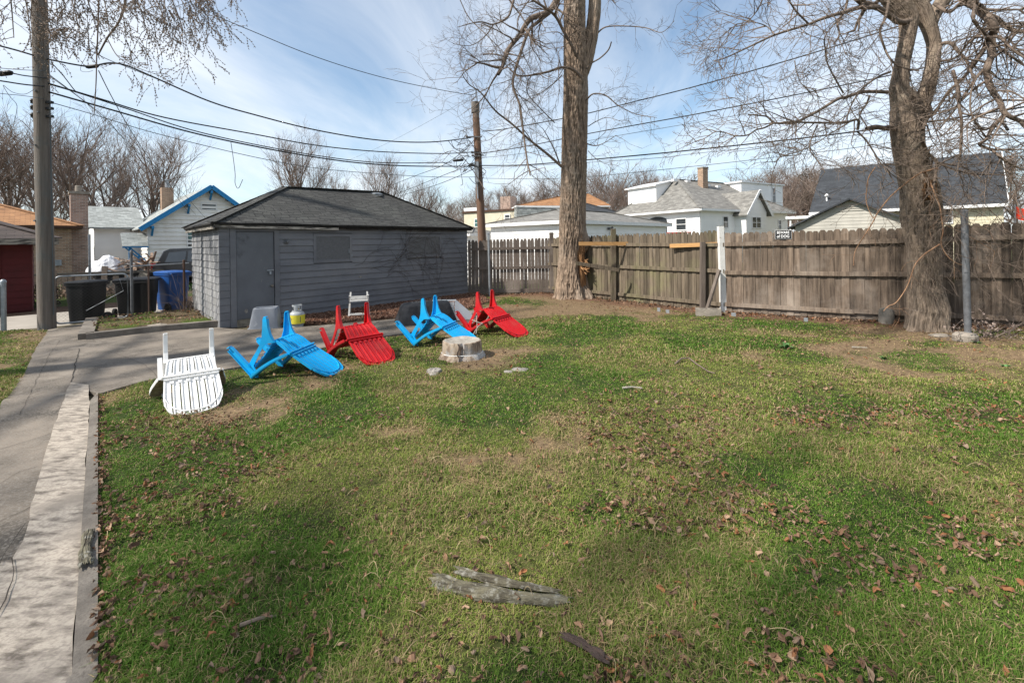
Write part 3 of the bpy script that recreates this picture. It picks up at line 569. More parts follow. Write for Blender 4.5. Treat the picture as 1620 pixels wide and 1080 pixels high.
def garage():
    root=empty('garage',(0,0,0),0,'old grey painted wooden garage with dark hip roof and a grey side door','garage')
    wallz=2.17; ux=(gR-gN).normalized(); vx=(gL-gN).normalized(); outF=Vector((ux.y,-ux.x)); outL=-ux
    Lf=(gR-gN).length; Ll=(gL-gN).length
    def onf(px): return solve((gN.x,gN.y),(ux.x,ux.y),px)
    dA,dB=onf(373),onf(432); w1=(onf(495),onf(556)); w2=(onf(641.5),onf(697))
    dz0,dz1=.13,2.02
    core=MB(); 
    k=.03; pts=[gN+ (ux+vx)*k, gR+(vx-ux)*k, gF-(ux+vx)*k, gL+(ux-vx)*k]
    core.poly([(p.x,p.y,wallz) for p in pts],th=wallz+.3); core.build('wall_core',C['siding_grey'],root)
    m=MB(); clap(m,gN,gR,.02,wallz,outF,row=.155,lap=.022,skip=[(-.1,dA-.0,0,3),(dA-.11,dB+.11,-1,dz1+.1),(dB-.01,dB+.12,dz1-.2,dz1+.1),(w1[0],w1[1],1.27,2.0),(w2[0],w2[1],1.30,1.99)],seed=2,tj=.07)
    clap(m,gR,gF,.02,wallz,ux,seed=5)
    clap(m,gF,gL,.02,wallz,-outF,seed=6)
    m.build('front_siding',C['siding_grey'],root)
    m=MB(); clap(m,gL,gN,-.02,wallz,outL,row=.155,lap=.017,seed=9,tj=.10); m.build('side_siding',C['siding_worn'],root)
    # corner return, door casing
    def fbox(m,s0,s1,z0,z1,o0,o1,tint=1):
        a=gN+ux*s0;b=gN+ux*s1
        m.add([(p.x+outF.x*o,p.y+outF.y*o,z) for z in (z0,z1) for p,o in ((a,o0),(b,o0),(b,o1),(a,o1))],[(0,1,2,3),(4,7,6,5),(0,4,5,1),(1,5,6,2),(2,6,7,3),(3,7,4,0)],tint)
    m=MB()
    n=14;h=wallz/n
    for i in range(n): fbox(m,-.02,dA-.13,i*h+.003,(i+1)*h-.003,0,.028+.006*(i%2),1+random.Random(i).uniform(-.08,.08))
    m.build('corner_board',C['siding_worn' if False else 'siding_grey'],root)
    m=MB(); fbox(m,dA-.125,dA-.012,-.02,wallz-.02,-.02,.045); fbox(m,dB+.012,dB+.12,-.02,wallz-.02,-.02,.045,.92); fbox(m,dA-.012,dB+.012,dz1+.012,wallz-.03,-.02,.04,.85); m.build('door_frame',C['siding_grey'],root)
    d=MB(); fbox(d,dA,dB,dz0,dz1,-.02,.018); do=d.build('door',C['door_grey'],root)
    hd=MB()
    def fp(s,z,o): a=gN+ux*s+outF*o; return (a.x,a.y,z)
    hd.bar(fp(dB-.16,1.16,.03),fp(dB-.01,1.165,.03),.03,.025); hd.tube([fp(dB-.09,1.14,.05),fp(dB-.09,1.07,.055)],.028,10); hd.bar(fp(dB-.09,1.08,.05),fp(dB-.09,1.03,.05),.06,.03)
    hd.build('padlock',C['galv'],do)
    hd=MB(); hd.bar(fp(dB-.04,.94,.025),fp(dB-.04,.79,.025),.07,.016); hd.lathe([(0,0),(.02,.0),(.03,.02),(.03,.05),(.015,.06),(0,.06)],fp(dB-.055,.78,.05),12); hd.build('handle',M('tarnished_brass',(.30,.27,.22),(.17,.15,.13),metal=.4,rough=.5,scale=20),do)
    s=MB(); fbox(s,dA,dB,-.06,dz0-.006,-.02,.012); s.build('door_sill',M('stained_sill',(.33,.29,.22),(.15,.13,.10),scale=9),root)
    for (a0,a1),z0,z1 in ((w1,1.275,1.99),(w2,1.305,1.985)):
        f=MB(); t=.07; fbox(f,a0,a0+t,z0,z1,0,.03);fbox(f,a1-t,a1,z0,z1,0,.03);fbox(f,a0+t,a1-t,z1-t,z1,0,.028);fbox(f,a0+t,a1-t,z0,z0+t,0,.028)
        fo=f.build('window_frame',C['siding_grey'],root); p=MB(); fbox(p,a0+t-.01,a1-t+.01,z0+t-.01,z1-t+.01,-.02,.016,1.05); p.build('window_cover',C['board_grey'],root)
        if a0==w1[0]:
            hh=MB(); fbox(hh,a1-t-.03,a1-t-.012,z0+.22,z0+.34,.0,.034); fbox(hh,a1-.022,a1-.006,z0+.09,z0+.19,.0,.036); hh.build('hinge',C['galv'],fo)
    # lamp base beside the door
    sl_=onf(452); lb=MB(); c=Vector(fp(sl_,1.80,.03)); 
    for r_,o in ((.055,0),(.055,.02),(.03,.03),(.03,.075),(.022,.08)): pass
    ax=Vector((outF.x,outF.y,0)); prof=[(.055,0),(.055,.02),(.032,.03),(.032,.08),(.020,.085)]
    k=14; VV=[];sx=Vector((ux.x,ux.y,0))
    for r_,o in prof:
        for i in range(k):
            a=i*2*pi/k; VV.append(c+ax*o+sx*r_*math.cos(a)+Vector((0,0,1))*r_*math.sin(a))
    lb.grid([tuple(q) for q in VV],len(prof),k,True); lb.add([tuple(q) for q in VV[-k:]],[tuple(range(k))]); lb.build('lamp_socket',C['steel_old'],root)
    # paint chips on wall
    ch=MB(); rg=random.Random(8)
    for (px,s_,z_) in ((569,.055,.86),(569.6,.03,.83),(690,.05,.34),(659,.03,1.28),(692,.035,1.29),(590,.012,1.84),(700,.012,1.9),(658,.01,.72)):
        s0=onf(px); n=7; P=[fp(s0+math.cos(i*2*pi/n)*s_*rg.uniform(.6,1.3),z_+math.sin(i*2*pi/n)*s_*.45*rg.uniform(.6,1.4),.021) for i in range(n)]; ch.poly(P)
    for i in range(14):
        s0=dA+.3+rg.random()*.45; z_=.85+rg.random()*.75; P=[fp(s0+math.cos(j*2*pi/5)*.007,z_+math.sin(j*2*pi/5)*.006,.0195) for j in range(5)]; ch.poly(P)
    P=[fp(dA+.18+math.cos(j*2*pi/9)*.035,.30+math.sin(j*2*pi/9)*.05,.0195) for j in range(9)]; ch.poly(P)
    ch.build('paint_chips',C['stone'],root)['kind']='stuff'
    # roof: hip with overhang
    oh=.16; ez=2.215
    e=[gN-(ux+vx)*oh, gR+(ux-vx)*oh, gF+(ux+vx)*oh, gL+(vx-ux)*oh]
    mid=gN+vx*(Ll/2)
    def onr(px): return solve((mid.x,mid.y),(ux.x,ux.y),px)
    r0=mid+ux*onr(452); r1=mid+ux*onr(606); rz=at(452,296,r0.y).z; rz1=at(606,304,r1.y).z
    R0=(r0.x,r0.y,rz);R1=(r1.x,r1.y,rz1); E_=[(p.x,p.y,ez) for p in e]
    m=MB()
    # subdivide the slopes a little so that the old roof sags
    def slope(a,b,c,d_,nu=24,nv=8,sag=.012):
        a,b,c,d_=[np.array(q) for q in (a,b,c,d_)]; Vv=[]
        for i in range(nu+1):
            for j in range(nv+1):
                s=i/nu;t=j/nv; p=(a*(1-s)+b*s)*(1-t)+(d_*(1-s)+c*s)*t
                w=math.sin(pi*min(1,t*1.0))*sag*math.sin(s*9)*math.sin(pi*s) + (.010*(float(vn(s*14,t*3,1))-.5) if 0<s<1 and t<1 else 0)
                Vv.append((p[0],p[1],p[2]+w))
        m.grid(Vv,nu+1,nv+1)
    slope(E_[0],E_[1],R1,R0,30,8); slope(E_[2],E_[3],R0,R1,12,4,0)
    m.add([E_[1],E_[2],R1,E_[3],E_[0],R0],[(0,1,2),(3,4,5)])
    ro=m.build('roof',C['shingle_dark'],root)
    # shingle edge, drip and soffit
    m=MB(); 
    for i in range(4):
        p,q=e[i],e[(i+1)%4]; m.bar((p.x,p.y,ez-.022),(q.x,q.y,ez-.022),.03,.035)
    m.poly([(p.x,p.y,ez-.042) for p in e],th=.015); m.build('roof_edge',C['black_rot'],root)
    m=MB()
    for a,b in ((R0,E_[0]),(R0,E_[3]),(R1,E_[1]),(R0,R1)):
        a=Vector(a);b=Vector(b); n=int((b-a).length/.22)
        for i in range(n):
            p=a.lerp(b,i/n);q=a.lerp(b,(i+1.08)/n); m.bar(p+Vector((0,0,.008)),q+Vector((0,0,.013)),.19,.012,tint=.85+.3*random.Random(i).random())
    m.build('ridge_caps',C['shingle_dark'],ro)
    m=MB(); a=e[3]+ux*.04;b=e[0]+ux*.04; m.bar((a.x,a.y,ez-.085),(b.x,b.y,ez-.085),.025,.10)
    a=e[0]+vx*.03+ux*.02; b=e[0]+vx*.03+ux*(onf(536)+.1); n=9
    m.bar((a.x,a.y,ez-.080),(b.x,b.y,ez-.105),.03,.055,tint=1.7)
    m.build('fascia',C['trim_old'],root)
    m=MB(); n=40; rg=random.Random(3)
    for i in range(n):
        s0=Lf*1.04*i/n;s1=Lf*1.04*(i+1)/n; h=.03+.03*rg.random()
        p=e[0]+ux*s0+vx*.05;q=e[0]+ux*s1+vx*.05; m.bar((p.x,p.y,ez-.06-h/2),(q.x,q.y,ez-.06-h/2),.02,h)
    m.build('rotten_eave',C['black_rot'],root)
    # roof vent near the right end of the ridge
    c=at(593,307,r1.y-.25); m=MB(); m.lathe([(.17,0),(.20,.01),(.20,.05),(.14,.075),(0,.08)],(c.x,c.y,c.z-.04),10,sx=1.2); m.box((c.x-.26,c.y-.2,c.z-.075),(c.x+.26,c.y+.2,c.z-.06)); m.build('roof_vent',C['galv'],ro)
    # bare vine on the wall
    m=MB(); rg=random.Random(12)
    def vine(s0,z0,a,ln,r,dp):
        P=[];s_,z=s0,z0
        n=max(4,int(ln/.06))
        for i in range(n):
            P.append(fp(s_,max(.1,min(z,wallz-.03)),.030+.01*rg.random())); s_+=math.cos(a)*ln/n; z+=math.sin(a)*ln/n; a+=rg.uniform(-.28,.28)
            if dp<2 and rg.random()<(.26 if dp==0 else .15): vine(s_,z,a+rg.choice((-1,1))*rg.uniform(.3,.9),ln*rg.uniform(.25,.6),r*.65,dp+1)
        m.tube(P,np.linspace(r,r*.5,n),4,caps=False)
    for px,z0,a,ln in ((598,1.2,.25,2.3),(585,1.05,.35,2.2),(612,.95,.55,1.9),(625,1.3,-.1,1.6),(668,1.0,1.0,1.2),(640,1.5,.15,1.6),(632,2.0,-1.1,1.0),(700,1.8,0,.9),(560,1.17,.05,1.9),(735,.7,1.6,1.4),(690,.5,1.2,1.3),(610,.8,.6,1.5),(650,1.75,.05,1.3)): vine(onf(px),z0,a,ln,.0038,0)
    m.build('climbing_vine',C['vine'],root)
    return root
garage()
# ------------------------------------------------------------------ fences
def boards(m,a,b,z0f,z1f,w,gap,out,thick=.018,style='point',seed=0,jit=.02,tj=.32,off=0.0):
    a=Vector(a);b=Vector(b);d=b-a;Lw=d.length;d.normalize();o=Vector(out);rg=random.Random(seed);s=0;par=0
    while s<Lw-.02:
        ww=w*rg.uniform(.92,1.06); e=min(s+ww,Lw); par=1-par; t=s/Lw
        zt=z1f(t)+rg.uniform(-jit,jit);zb=z0f(t); tn=1+rg.uniform(-tj,tj); c=off+(rg.uniform(-.004,.004) if gap>.001 else (.0055+rg.uniform(0,.003))*(1 if par else -1))
        if style=='point': pr=[(0,zb),(1,zb),(1,zt-.085),(.86,zt-.03),(.66,zt),(.34,zt),(.14,zt-.03),(0,zt-.085)]
        elif style=='dog': pr=[(0,zb),(1,zb),(1,zt-.05),(.76,zt),(.24,zt),(0,zt-.05)]
        else: pr=[(0,zb),(1,zb),(1,zt-.01),(.5,zt),(0,zt-.008)]
        lean=rg.uniform(-.006,.006)
        f=[(a.x+d.x*(s+(e-s)*u+lean*(z-zb))+o.x*(c+thick),a.y+d.y*(s+(e-s)*u+lean*(z-zb))+o.y*(c+thick),z) for u,z in pr]
        m.poly(f,th=thick,d=(o.x,o.y,0),tint=tn); s=e+gap*rg.uniform(.4,1.6)
def zf(px,py,Y): return at(px,py,Y).z
# back fence (facing the camera), from the garage corner to behind the furrowed tree
bf_root=empty('wooden_fence',(BF0[0],BF0[1],0),0,'dark picket fence with gaps between the garage and the furrowed tree','fence')
def rel(root,P): return (P[0]-root.location.x,P[1]-root.location.y)
a=rel(bf_root,BF0);b=rel(bf_root,F0); n=Vector((b[1]-a[1],-(b[0]-a[0]))).normalized()
m=MB(); boards(m,a,b,lambda t:.06,lambda t:1.80+.05*t,.108,.010,n,style='point',seed=1,tj=.14); m.build('board_panel',C['fence_dark'],bf_root)
for z in (.10,.86,1.50):
    m=MB(); m.bar((a[0]+n.x*.045,a[1]+n.y*.045,z),(b[0]+n.x*.045,b[1]+n.y*.045,z+.02),.045,.085 if z>.2 else .12); m.build('rail',C['fence_dark'],bf_root)
for px,zt,k in ((872,2.02,.13),):
    s=(Vector(F0)-Vector(BF0)); q=solve(BF0,tuple(s.normalized()),px); p=Vector(a)+s.normalized()*q+n*.10; m=MB(); m.bar((p.x,p.y,0),(p.x,p.y,zt),k,k,up=(0,1,0)); m.build('post',C['fence_dark'],bf_root)
# steel post in front of back fence
q=at(775,470,14.55); m=MB(); m.tube([(0,0,-.05),(-.01,0,1),(-.02,0,2.0)],.035,12); m.lathe([(.036,2.0),(.036,2.02),(.02,2.035),(0,2.04)],(-.02,0,0),12)
o=m.build('steel_post',C['galv'],None,smooth=40,loc=(q.x,q.y,0)); tag(o,'galvanised steel post standing before the dark picket fence near the garage','post')
# mossy section of the right fence
def fence_run(name,label,pts,mat,topf,botf,style,w,gap,seed,rails,rot='fence'):
    root=empty(name,(pts[0][0],pts[0][1],0),0,label,'fence'); acc=0
    tot=sum((Vector(q)-Vector(p)).length for p,q in zip(pts[:-1],pts[1:])); m=MB()
    for i,(p,q) in enumerate(zip(pts[:-1],pts[1:])):
        a=rel(root,p);b=rel(root,q);d=(Vector(b)-Vector(a));n=Vector((d.y,-d.x)).normalized()
        if n.dot(Vector((-p[0],-p[1])))<0: n=-n
        l=d.length;t0=acc/tot;t1=(acc+l)/tot; boards(m,a,b,lambda t:botf(t0+(t1-t0)*t),lambda t:topf(t0+(t1-t0)*t),w,gap,n,style=style,seed=seed+i)
        rg=random.Random(seed)
        for k,rf in enumerate(rails):
            r=MB(); nn=max(1,int(l/2.4))
            for j in range(nn):
                u0=j/nn;u1=(j+1)/nn; pa=Vector(a).lerp(Vector(b),u0)+n*(.05+.004*(j%2));pb=Vector(a).lerp(Vector(b),u1)+n*(.05+.004*(j%2)); dz=rg.uniform(-.012,.012)
                r.bar((pa.x,pa.y,rf(t0+(t1-t0)*u0)+dz),(pb.x,pb.y,rf(t0+(t1-t0)*u1)-dz),.04,.088,tint=1.12+rg.uniform(-.1,.1))
            r.build('rail',mat,root)
        acc+=l
    m.build('board_panel',mat,root); return root
Fm=Vector(F1).lerp(Vector(F2),.0)
mossF=fence_run('wooden_fence','mossy brown board fence section between the furrowed tree and the white post',[F0,F1,F2],C['fence_moss'],lambda t:1.86+.06*t,lambda t:.02,'point',.108,-.004,10,[lambda t:.20,lambda t:.98,lambda t:1.60])
def gz(x,y): return hz(x,y)
rz=lambda t:.0+.10*float(sm(np.array((t-.05)/.9)))
rightF=fence_run('wooden_fence','weathered brown board fence section right of the white post',[F2,F3,F4],C['fence'],lambda t:1.86+.03*min(1,t/.25)+.26*max(0,t-.35)*1.2,lambda t:.04+rz(t),'dog',.128,-.005,20,[lambda t:.20+rz(t)*.9,lambda t:.95+rz(t)*1.1,lambda t:1.60+rz(t)*1.5])
# kick boards (short battens under the bottom rail)
m=MB(); a=rel(rightF,F2);b=rel(rightF,F3); d=Vector(b)-Vector(a); n=Vector((d.y,-d.x)).normalized()
if n.dot(Vector((-F2[0],-F2[1])))<0: n=-n
boards(m,a,b,lambda t:-.05,lambda t:.17+rz(t*.75),.15,.01,n,style='flat',seed=44,off=-.03); m.build('kick_board',C['fence'],rightF)
m=MB(); a=rel(mossF,F1);b=rel(mossF,F2); d=Vector(b)-Vector(a); n2=Vector((d.y,-d.x)).normalized()
if n2.dot(Vector((-F2[0],-F2[1])))<0: n2=-n2
boards(m,a,b,lambda t:-.05,lambda t:.15,.15,.01,n2,style='flat',seed=45,off=-.03); m.build('kick_board',C['fence'],mossF)
# posts of the mossy section
d1=(Vector(F2)-Vector(F1)).normalized()
for px,zt,r_ in ((975,2.06,.065),(1116,1.66,.05)):
    s=solve(F1,tuple(d1),px); p=Vector(rel(mossF,F1))+d1*s+n2*.13; m=MB(); m.bar((p.x-.03,p.y,0),(p.x,p.y,zt),r_*2,r_*2,up=(0,1,0)); m.build('post',C['fence_moss' if px<1000 else 'fence_dark'],mossF)
# posts right
d2=(Vector(F3)-Vector(F2)).normalized()
for px,k in ((1148,.09),):
    pass
# square white post
s=solve(F1,tuple(d1),1139); p=Vector(F1)+d1*s+n2*.10
wp=at(1143,495,p.y+.0); m=MB(); m.bar((.02,0,-.05),(-.02,0,2.02),.115,.115,up=(0,1,0)); o=m.build('fence_post',C['post_white'],None,loc=(wp.x,wp.y,0)); tag(o,'white painted square wooden post holding up the board fence','post')
m=MB(); m.bar((-.02,0,2.02),(-.02,0,2.028),.11,.11,up=(0,1,0)); m.build('post_top',C['trim_old'],o)
# diagonal prop and block at the white post
a=at(1138,427,wp.y-.12);b=at(1118,491,wp.y-.22); m=MB(); m.bar((0,0,0),tuple(a-b),.085,.045); o=m.build('timber_prop',C['fence_dark'],None,loc=tuple(b)); tag(o,'grey timber prop leaning diagonally on the white post','timber prop')
b=P3(1122,500); m=MB(); m.box((-.28,-.09,-.01),(.24,.10,.17),tint=1); m.box((-.20,-.05,.171),(-.04,.06,.172),tint=.4); m.box((.02,-.05,.171),(.18,.06,.172),tint=.4); o=m.build('concrete_block',C['block'],None,loc=tuple(b),rz=-.3); tag(o,'tan concrete block at the foot of the white post','block')
# new lumber rails
def plank(p,q,w,h,mat,label,cat='plank',name='plank'):
    m=MB(); m.bar((0,0,0),tuple(Vector(q)-Vector(p)),w,h); o=m.build(name,mat,None,loc=tuple(p)); return tag(o,label,cat)
yA=12.35
plank(at(916,385.5,12.55),at(999,385.5,12.75),.04,.10,C['lumber'],'new orange lumber plank nailed from the furrowed tree across the fence top')
plank(at(1060,389,F2[1]+.95),at(1138,386,wp.y+.06),.04,.095,C['lumber'],'new orange lumber plank ending at the white post')
plank(at(911,416,12.35),at(979,427,12.45),.04,.10,C['fence_moss'],'grey green old plank slanting from the split trunk to the fence post')
# pieces of fence detail: small white tags near the fence foot
for i,(px,py,w_,h_,lb) in enumerate(((1162,495,.09,.075,'grey flashing piece under the fence just right of the white post'),(1277,504.5,.07,.08,'grey flashing piece under the fence below its middle'),(1043,487,.07,.08,'small grey flashing piece under the mossy fence, left of the other'),(1057,489.5,.08,.07,'small grey flashing piece under the mossy fence, nearer the white post'))):
    x,y=G(px,py+7); m=MB(); m.poly([(-w_/2,0,0),(w_/2,0,0),(w_/2,.0,h_*1.3),(-w_/2,.0,h_*1.3)],th=.01,d=(0,-1,0)); o=m.build('metal_flashing',C['galv'],None,loc=(x,y+.04,hz(x,y)),rz=-.55); tag(o,lb,'metal scrap')
# beware of dog sign
s=solve(F2,tuple(d2),1239); p=Vector(F2)+d2*s+n*.035; zc=at(1239,371,p.y).z
sg=empty('warning_sign',(p.x,p.y,zc),math.atan2(d2.y,d2.x),'small black and white warning sign about a dog on the fence top','sign')
m=MB(); m.box((-.155,-.004,-.10),(.155,.004,.10)); m.build('plate',C['white'],sg); m=MB(); m.box((-.150,-.0065,-.095),(.150,-.0045,.095)); m.build('panel',C['black'],sg)
def text(body,size,loc,mat,parent,rot=(pi/2,0,0),name='lettering',bold=.0,sx=1):
    c=bpy.data.curves.new(name,'FONT'); c.body=body; c.size=size; c.align_x='CENTER'; c.align_y='CENTER'; c.extrude=.0012; c.offset=bold
    t=bpy.data.objects.new('tmp',c); COL.objects.link(t); bpy.context.view_layer.update(); dg=bpy.context.evaluated_depsgraph_get(); me=bpy.data.meshes.new_from_object(t.evaluated_get(dg)); bpy.data.objects.remove(t)
    a=me.attributes.new('tint','FLOAT','POINT'); a.data.foreach_set('value',np.ones(len(me.vertices),np.float32)); me.materials.clear(); me.materials.append(mat)
    o=bpy.data.objects.new(name,me); COL.objects.link(o); o.parent=parent; o.location=loc; o.rotation_euler=rot; o.scale=(sx,1,1); return o
text('BEWARE',.080,(0,-.008,.042),C['white'],sg,bold=.0012,sx=.76); text('of DOG',.086,(.0,-.008,-.042),C['white'],sg,bold=.0015,sx=.82)
# old steel post at the right of the grey tree
q=Vector((*G(1530,536,.08),.0)); m=MB(); m.tube([(.02,0,-.05),(0,0,1),(-.02,0,2.12)],.045,14); m.lathe([(.05,0),(.05,.03),(.0,.045)],(-.02,0,2.10),14)
o=m.build('steel_post',C['steel_old'],None,smooth=40,loc=(q.x,q.y,0)); tag(o,'dull grey round steel post right of the thick grey tree','post')
q=Vector((*G(1527,536,.08),.07)); m=MB(); m.lathe([(.15,-.05),(.15,.07),(.11,.11),(0,.12)],(0,0,0),12,sx=1.1); o=m.build('concrete_footing',C['block'],None,loc=(q.x,q.y-.0,q.z)); tag(o,'rough concrete collar at the foot of the dull steel post','footing')
q=P3(1402,514); m=MB(); m.lathe([(.125,-.02),(.125,.24),(.10,.29),(.04,.305),(0,.305)],(0,0,0),16); o=m.build('concrete_cylinder',C['round_conc'],None,smooth=50,loc=tuple(q)); o.rotation_euler=(0,.03,0); tag(o,'short mossy concrete cylinder against the fence left of the grey tree','concrete cylinder')
# ------------------------------------------------------------------ resin garden chairs, tipped on to their backs' tops and arm ends
def chair(mat,label,A,heading,near=-1,dirty=None,sc=1.0):
    """x runs from the arm ends (on the ground) to the top of the back (on the ground); A = ground point of one arm end"""
    c,s=math.cos(heading),math.sin(heading); off=near*.31*sc
    root=empty('garden_chair',(A[0]+s*off,A[1]-c*off,hz(A[0],A[1])+.012),heading,label,'chair','plastic garden chairs lying tipped forward')
    root.scale=(sc,)*3
    cv=np.array([(.215,.475),(.27,.463),(.35,.415),(.44,.335),(.55,.262),(.68,.185),(.82,.10),(.93,.030),(.985,.004)])
    tt=np.linspace(0,1,len(cv)); 
    def B(t): return np.interp(t,tt,cv[:,0]),np.interp(t,tt,cv[:,1])
    def nrm(t):
        a=np.array(B(min(1,t+.03)))-np.array(B(max(0,t-.03))); a/=np.linalg.norm(a); return np.array([-a[1],a[0]])
    hw=lambda t:.215+.065*math.sin(min(1,t*1.1)*pi*.62)
    m=MB(); ns=7; nu=18
    def tend(f): return 1-.17*f*f-.12*f**6
    def slab(fa,fb,t0,t1,th,lift,n_=nu):
        Vv=[]
        for i in range(n_+1):
            for f in (fa,fb):
                te=t0+(min(t1,tend(f))-t0)*i/n_; x,z=B(te); nn=nrm(te); y=f*hw(te); cr=.035*(1-f*f)*0
                Vv.append((x+nn[0]*lift,y,z+nn[1]*lift)); Vv.append((x+nn[0]*(lift-th),y,z+nn[1]*(lift-th)))
        F=[]
        for i in range(n_):
            o=i*4; F+=[(o,o+2,o+6,o+4),(o+1,o+5,o+7,o+3),(o,o+4,o+5,o+1),(o+2,o+3,o+7,o+6)]
        F+=[(0,1,3,2),(n_*4,n_*4+2,n_*4+3,n_*4+1)]
        m.add(Vv,F)
    e=np.linspace(-1,1,ns+1)
    for i in range(ns):
        g=.022; slab(e[i]+g,e[i+1]-g,.0,1.0,.010,.0)
        slab(e[i]+g,e[i]+g+.05,.03,.96,.022,.012); slab(e[i+1]-g-.05,e[i+1]-g,.03,.96,.022,.012)
    # cross bands
    def band(t0,t1,lift,th,fa=-1,fb=1,k=14,follow=False):
        Vv=[]
        for i in range(k+1):
            f=fa+(fb-fa)*i/k
            for t in (t0,t1):
                te=t*tend(f) if follow else t
                x,z=B(te); nn=nrm(te); y=f*hw(te); Vv.append((x+nn[0]*lift,y,z+nn[1]*lift)); Vv.append((x+nn[0]*(lift-th),y,z+nn[1]*(lift-th)))
        F=[]
        for i in range(k):
            o=i*4; F+=[(o,o+2,o+6,o+4),(o+1,o+5,o+7,o+3),(o,o+4,o+5,o+1),(o+2,o+3,o+7,o+6)]
        m.add(Vv,F+[(0,1,3,2),(k*4,k*4+2,k*4+3,k*4+1)])
    band(.0,.03,.012,.035); band(.395,.41,.032,.045,-1.08,1.08); band(.44,.45,.028,.04); band(.88,.895,.018,.03,-.96,.96,20,True); band(.985,1.0,.012,.025,-.98,.98,20,True)
    band(.03,.41,.006,.02,-1.0,-.955); band(.03,.41,.006,.02,.955,1.0); band(.41,.70,.010,.028,-1.0,-.965); band(.41,.70,.010,.028,.965,1.0)
    for i in range(1,ns):
        for t in (.06,.35,.47): band(t,t+.035,.020,.03,e[i]-.07,e[i]+.07,2)
    m.build('backrest',mat,root)
    # seat of cross slats
    m=MB(); P0=np.array((-.035,.155));P1=np.array((.205,.455)); d=P1-P0; n=np.array((d[1],-d[0]))/np.linalg.norm(d)
    for i in range(6):
        a=P0+d*(i+.06)/6;b=P0+d*(i+.94)/6; bow=.018*math.sin(pi*(i+.5)/6)
        for q in (a,b): q+=n*bow
        m.bar((a[0],0,a[1]),(b[0],0,b[1]),.47,.012,up=(n[0],0,n[1])); m.bar((a[0],0,a[1]),(a[0]-n[0]*.025,0,a[1]-n[1]*.025),.47,.008,up=(d[0],0,d[1]))
    m.bar((-.06,0,.115),(-.03,0,.155),.48,.02,up=(n[0],0,n[1]))
    m.build('seat',mat,root)
    for sy in (-1,1):
        y0=.247*sy
        def ext(m,pts,ya,yb): 
            P=[(x,ya,z) for x,z in pts]; m.poly(P,th=1,d=(0,ya-yb,0))
        rail=[(-.115,.165),(-.075,.235),(-.01,.335),(.045,.43),(.072,.52),(.082,.65),(.088,.755),(.100,.785),(.128,.787),(.140,.765),(.152,.66),(.178,.56),(.215,.49),(.245,.455),(.20,.45),(.135,.445),(.09,.40),(.03,.30),(-.02,.20),(-.05,.14),(-.085,.12)]
        m=MB(); ext(m,rail,y0,y0+.010*sy)
        # channel flanges
        for a,b in zip(rail[:8],rail[1:9]): m.bar((a[0],y0-.016*sy,a[1]),(b[0],y0-.016*sy,b[1]),.036,.008,up=(-(b[1]-a[1]),0,b[0]-a[0]))
        for a,b in zip(rail[9:13],rail[10:14]): m.bar((a[0],y0-.016*sy,a[1]),(b[0],y0-.016*sy,b[1]),.036,.008,up=((b[1]-a[1]),0,-(b[0]-a[0])))
        m.bar((.098,y0-.016*sy,.782),(.135,y0-.016*sy,.782),.034,.01)
        m.build('rear_leg',mat,root)
        y1=.262*sy; leg=[(-.035,.015),(.03,.0),(.012,.08),(-.03,.15),(-.075,.155),(-.325,.40),(-.352,.395),(-.372,.372),(-.365,.352),(-.12,.10)]
        m=MB(); ext(m,leg,y1,y1+.012*sy)
        for a,b in ((leg[4],leg[5]),(leg[8],leg[9]),(leg[9],leg[0])): m.bar((a[0],y1+.02*sy,a[1]),(b[0],y1+.02*sy,b[1]),.05,.008,up=(-(b[1]-a[1]),0,b[0]-a[0]))
        m.bar((-.375,y1+.02*sy,.385),(-.34,y1+.02*sy,.408),.05,.012,up=(-.5,0,.8))
        m.build('front_leg',mat,root)
        # arm: broad rounded paddle tapering to the back rib
        m=MB(); a=np.array((-.015,.02));b=np.array((.455,.315)); d=(b-a)/np.linalg.norm(b-a); nn=np.array((-d[1],d[0])); Ln=np.linalg.norm(b-a); yc=.325*sy
        out=[]; K=26
        wf=lambda u:(.066*math.sqrt(max(0,1-((.11-u)/.11)**2)) if u<.11 else .066-.030*sm((u-.11)/.6)) if True else 0
        us=np.concatenate([np.linspace(0,.11,9),np.linspace(.16,1,14)]); ws=np.array([max(.004,float(wf(u))) for u in us])
        bow=lambda u:-.030*math.sin(pi*u)
        Vv=[]
        for u,w in zip(us,ws):
            for q in (-1,1):
                for t in (0,-.014):
                    p=a+d*u*Ln+nn*(t-bow(u)); yy=yc+q*w-(.045*sy*u*u)
                    Vv.append((p[0],yy,p[1]))
        F=[];mi=[]
        for i in range(len(us)-1):
            o=i*4; F+=[(o,o+2,o+6,o+4),(o,o+4,o+5,o+1),(o+2,o+3,o+7,o+6)]
        m.add(Vv,F); m.mi=1 if dirty else 0
        F=[(i*4+1,i*4+5,i*4+7,i*4+3) for i in range(len(us)-1)]; m.add(Vv,F); m.mi=0
        # lip
        for i in range(len(us)-1):
            for q in (0,2):
                p=np.array(Vv[i*4+q]);r=np.array(Vv[(i+1)*4+q]); e_=np.array((nn[0],0,nn[1]))*.012; m.bar(p+e_,r+e_,.006,.03,up=(nn[0],0,nn[1]))
        m.build('armrest',[mat,dirty] if dirty else mat,root)
    return root
chair(C['white_pl'],'white plastic garden chair lying tipped forward, leftmost on the lawn edge',G(250,630),rad(-51),near=-1,dirty=C['dirty_pl'],sc=.93)
chair(C['blue'],'bright blue plastic garden chair lying tipped forward beside the white chair',G(402,601),rad(-6),near=-1)
chair(C['red'],'red plastic garden chair lying tipped forward between the two blue chairs',G(523,567),rad(-43),near=-1)
chair(C['blue'],'bright blue plastic garden chair lying tipped forward behind the tree stump',G(657,549),rad(-16),near=-1)
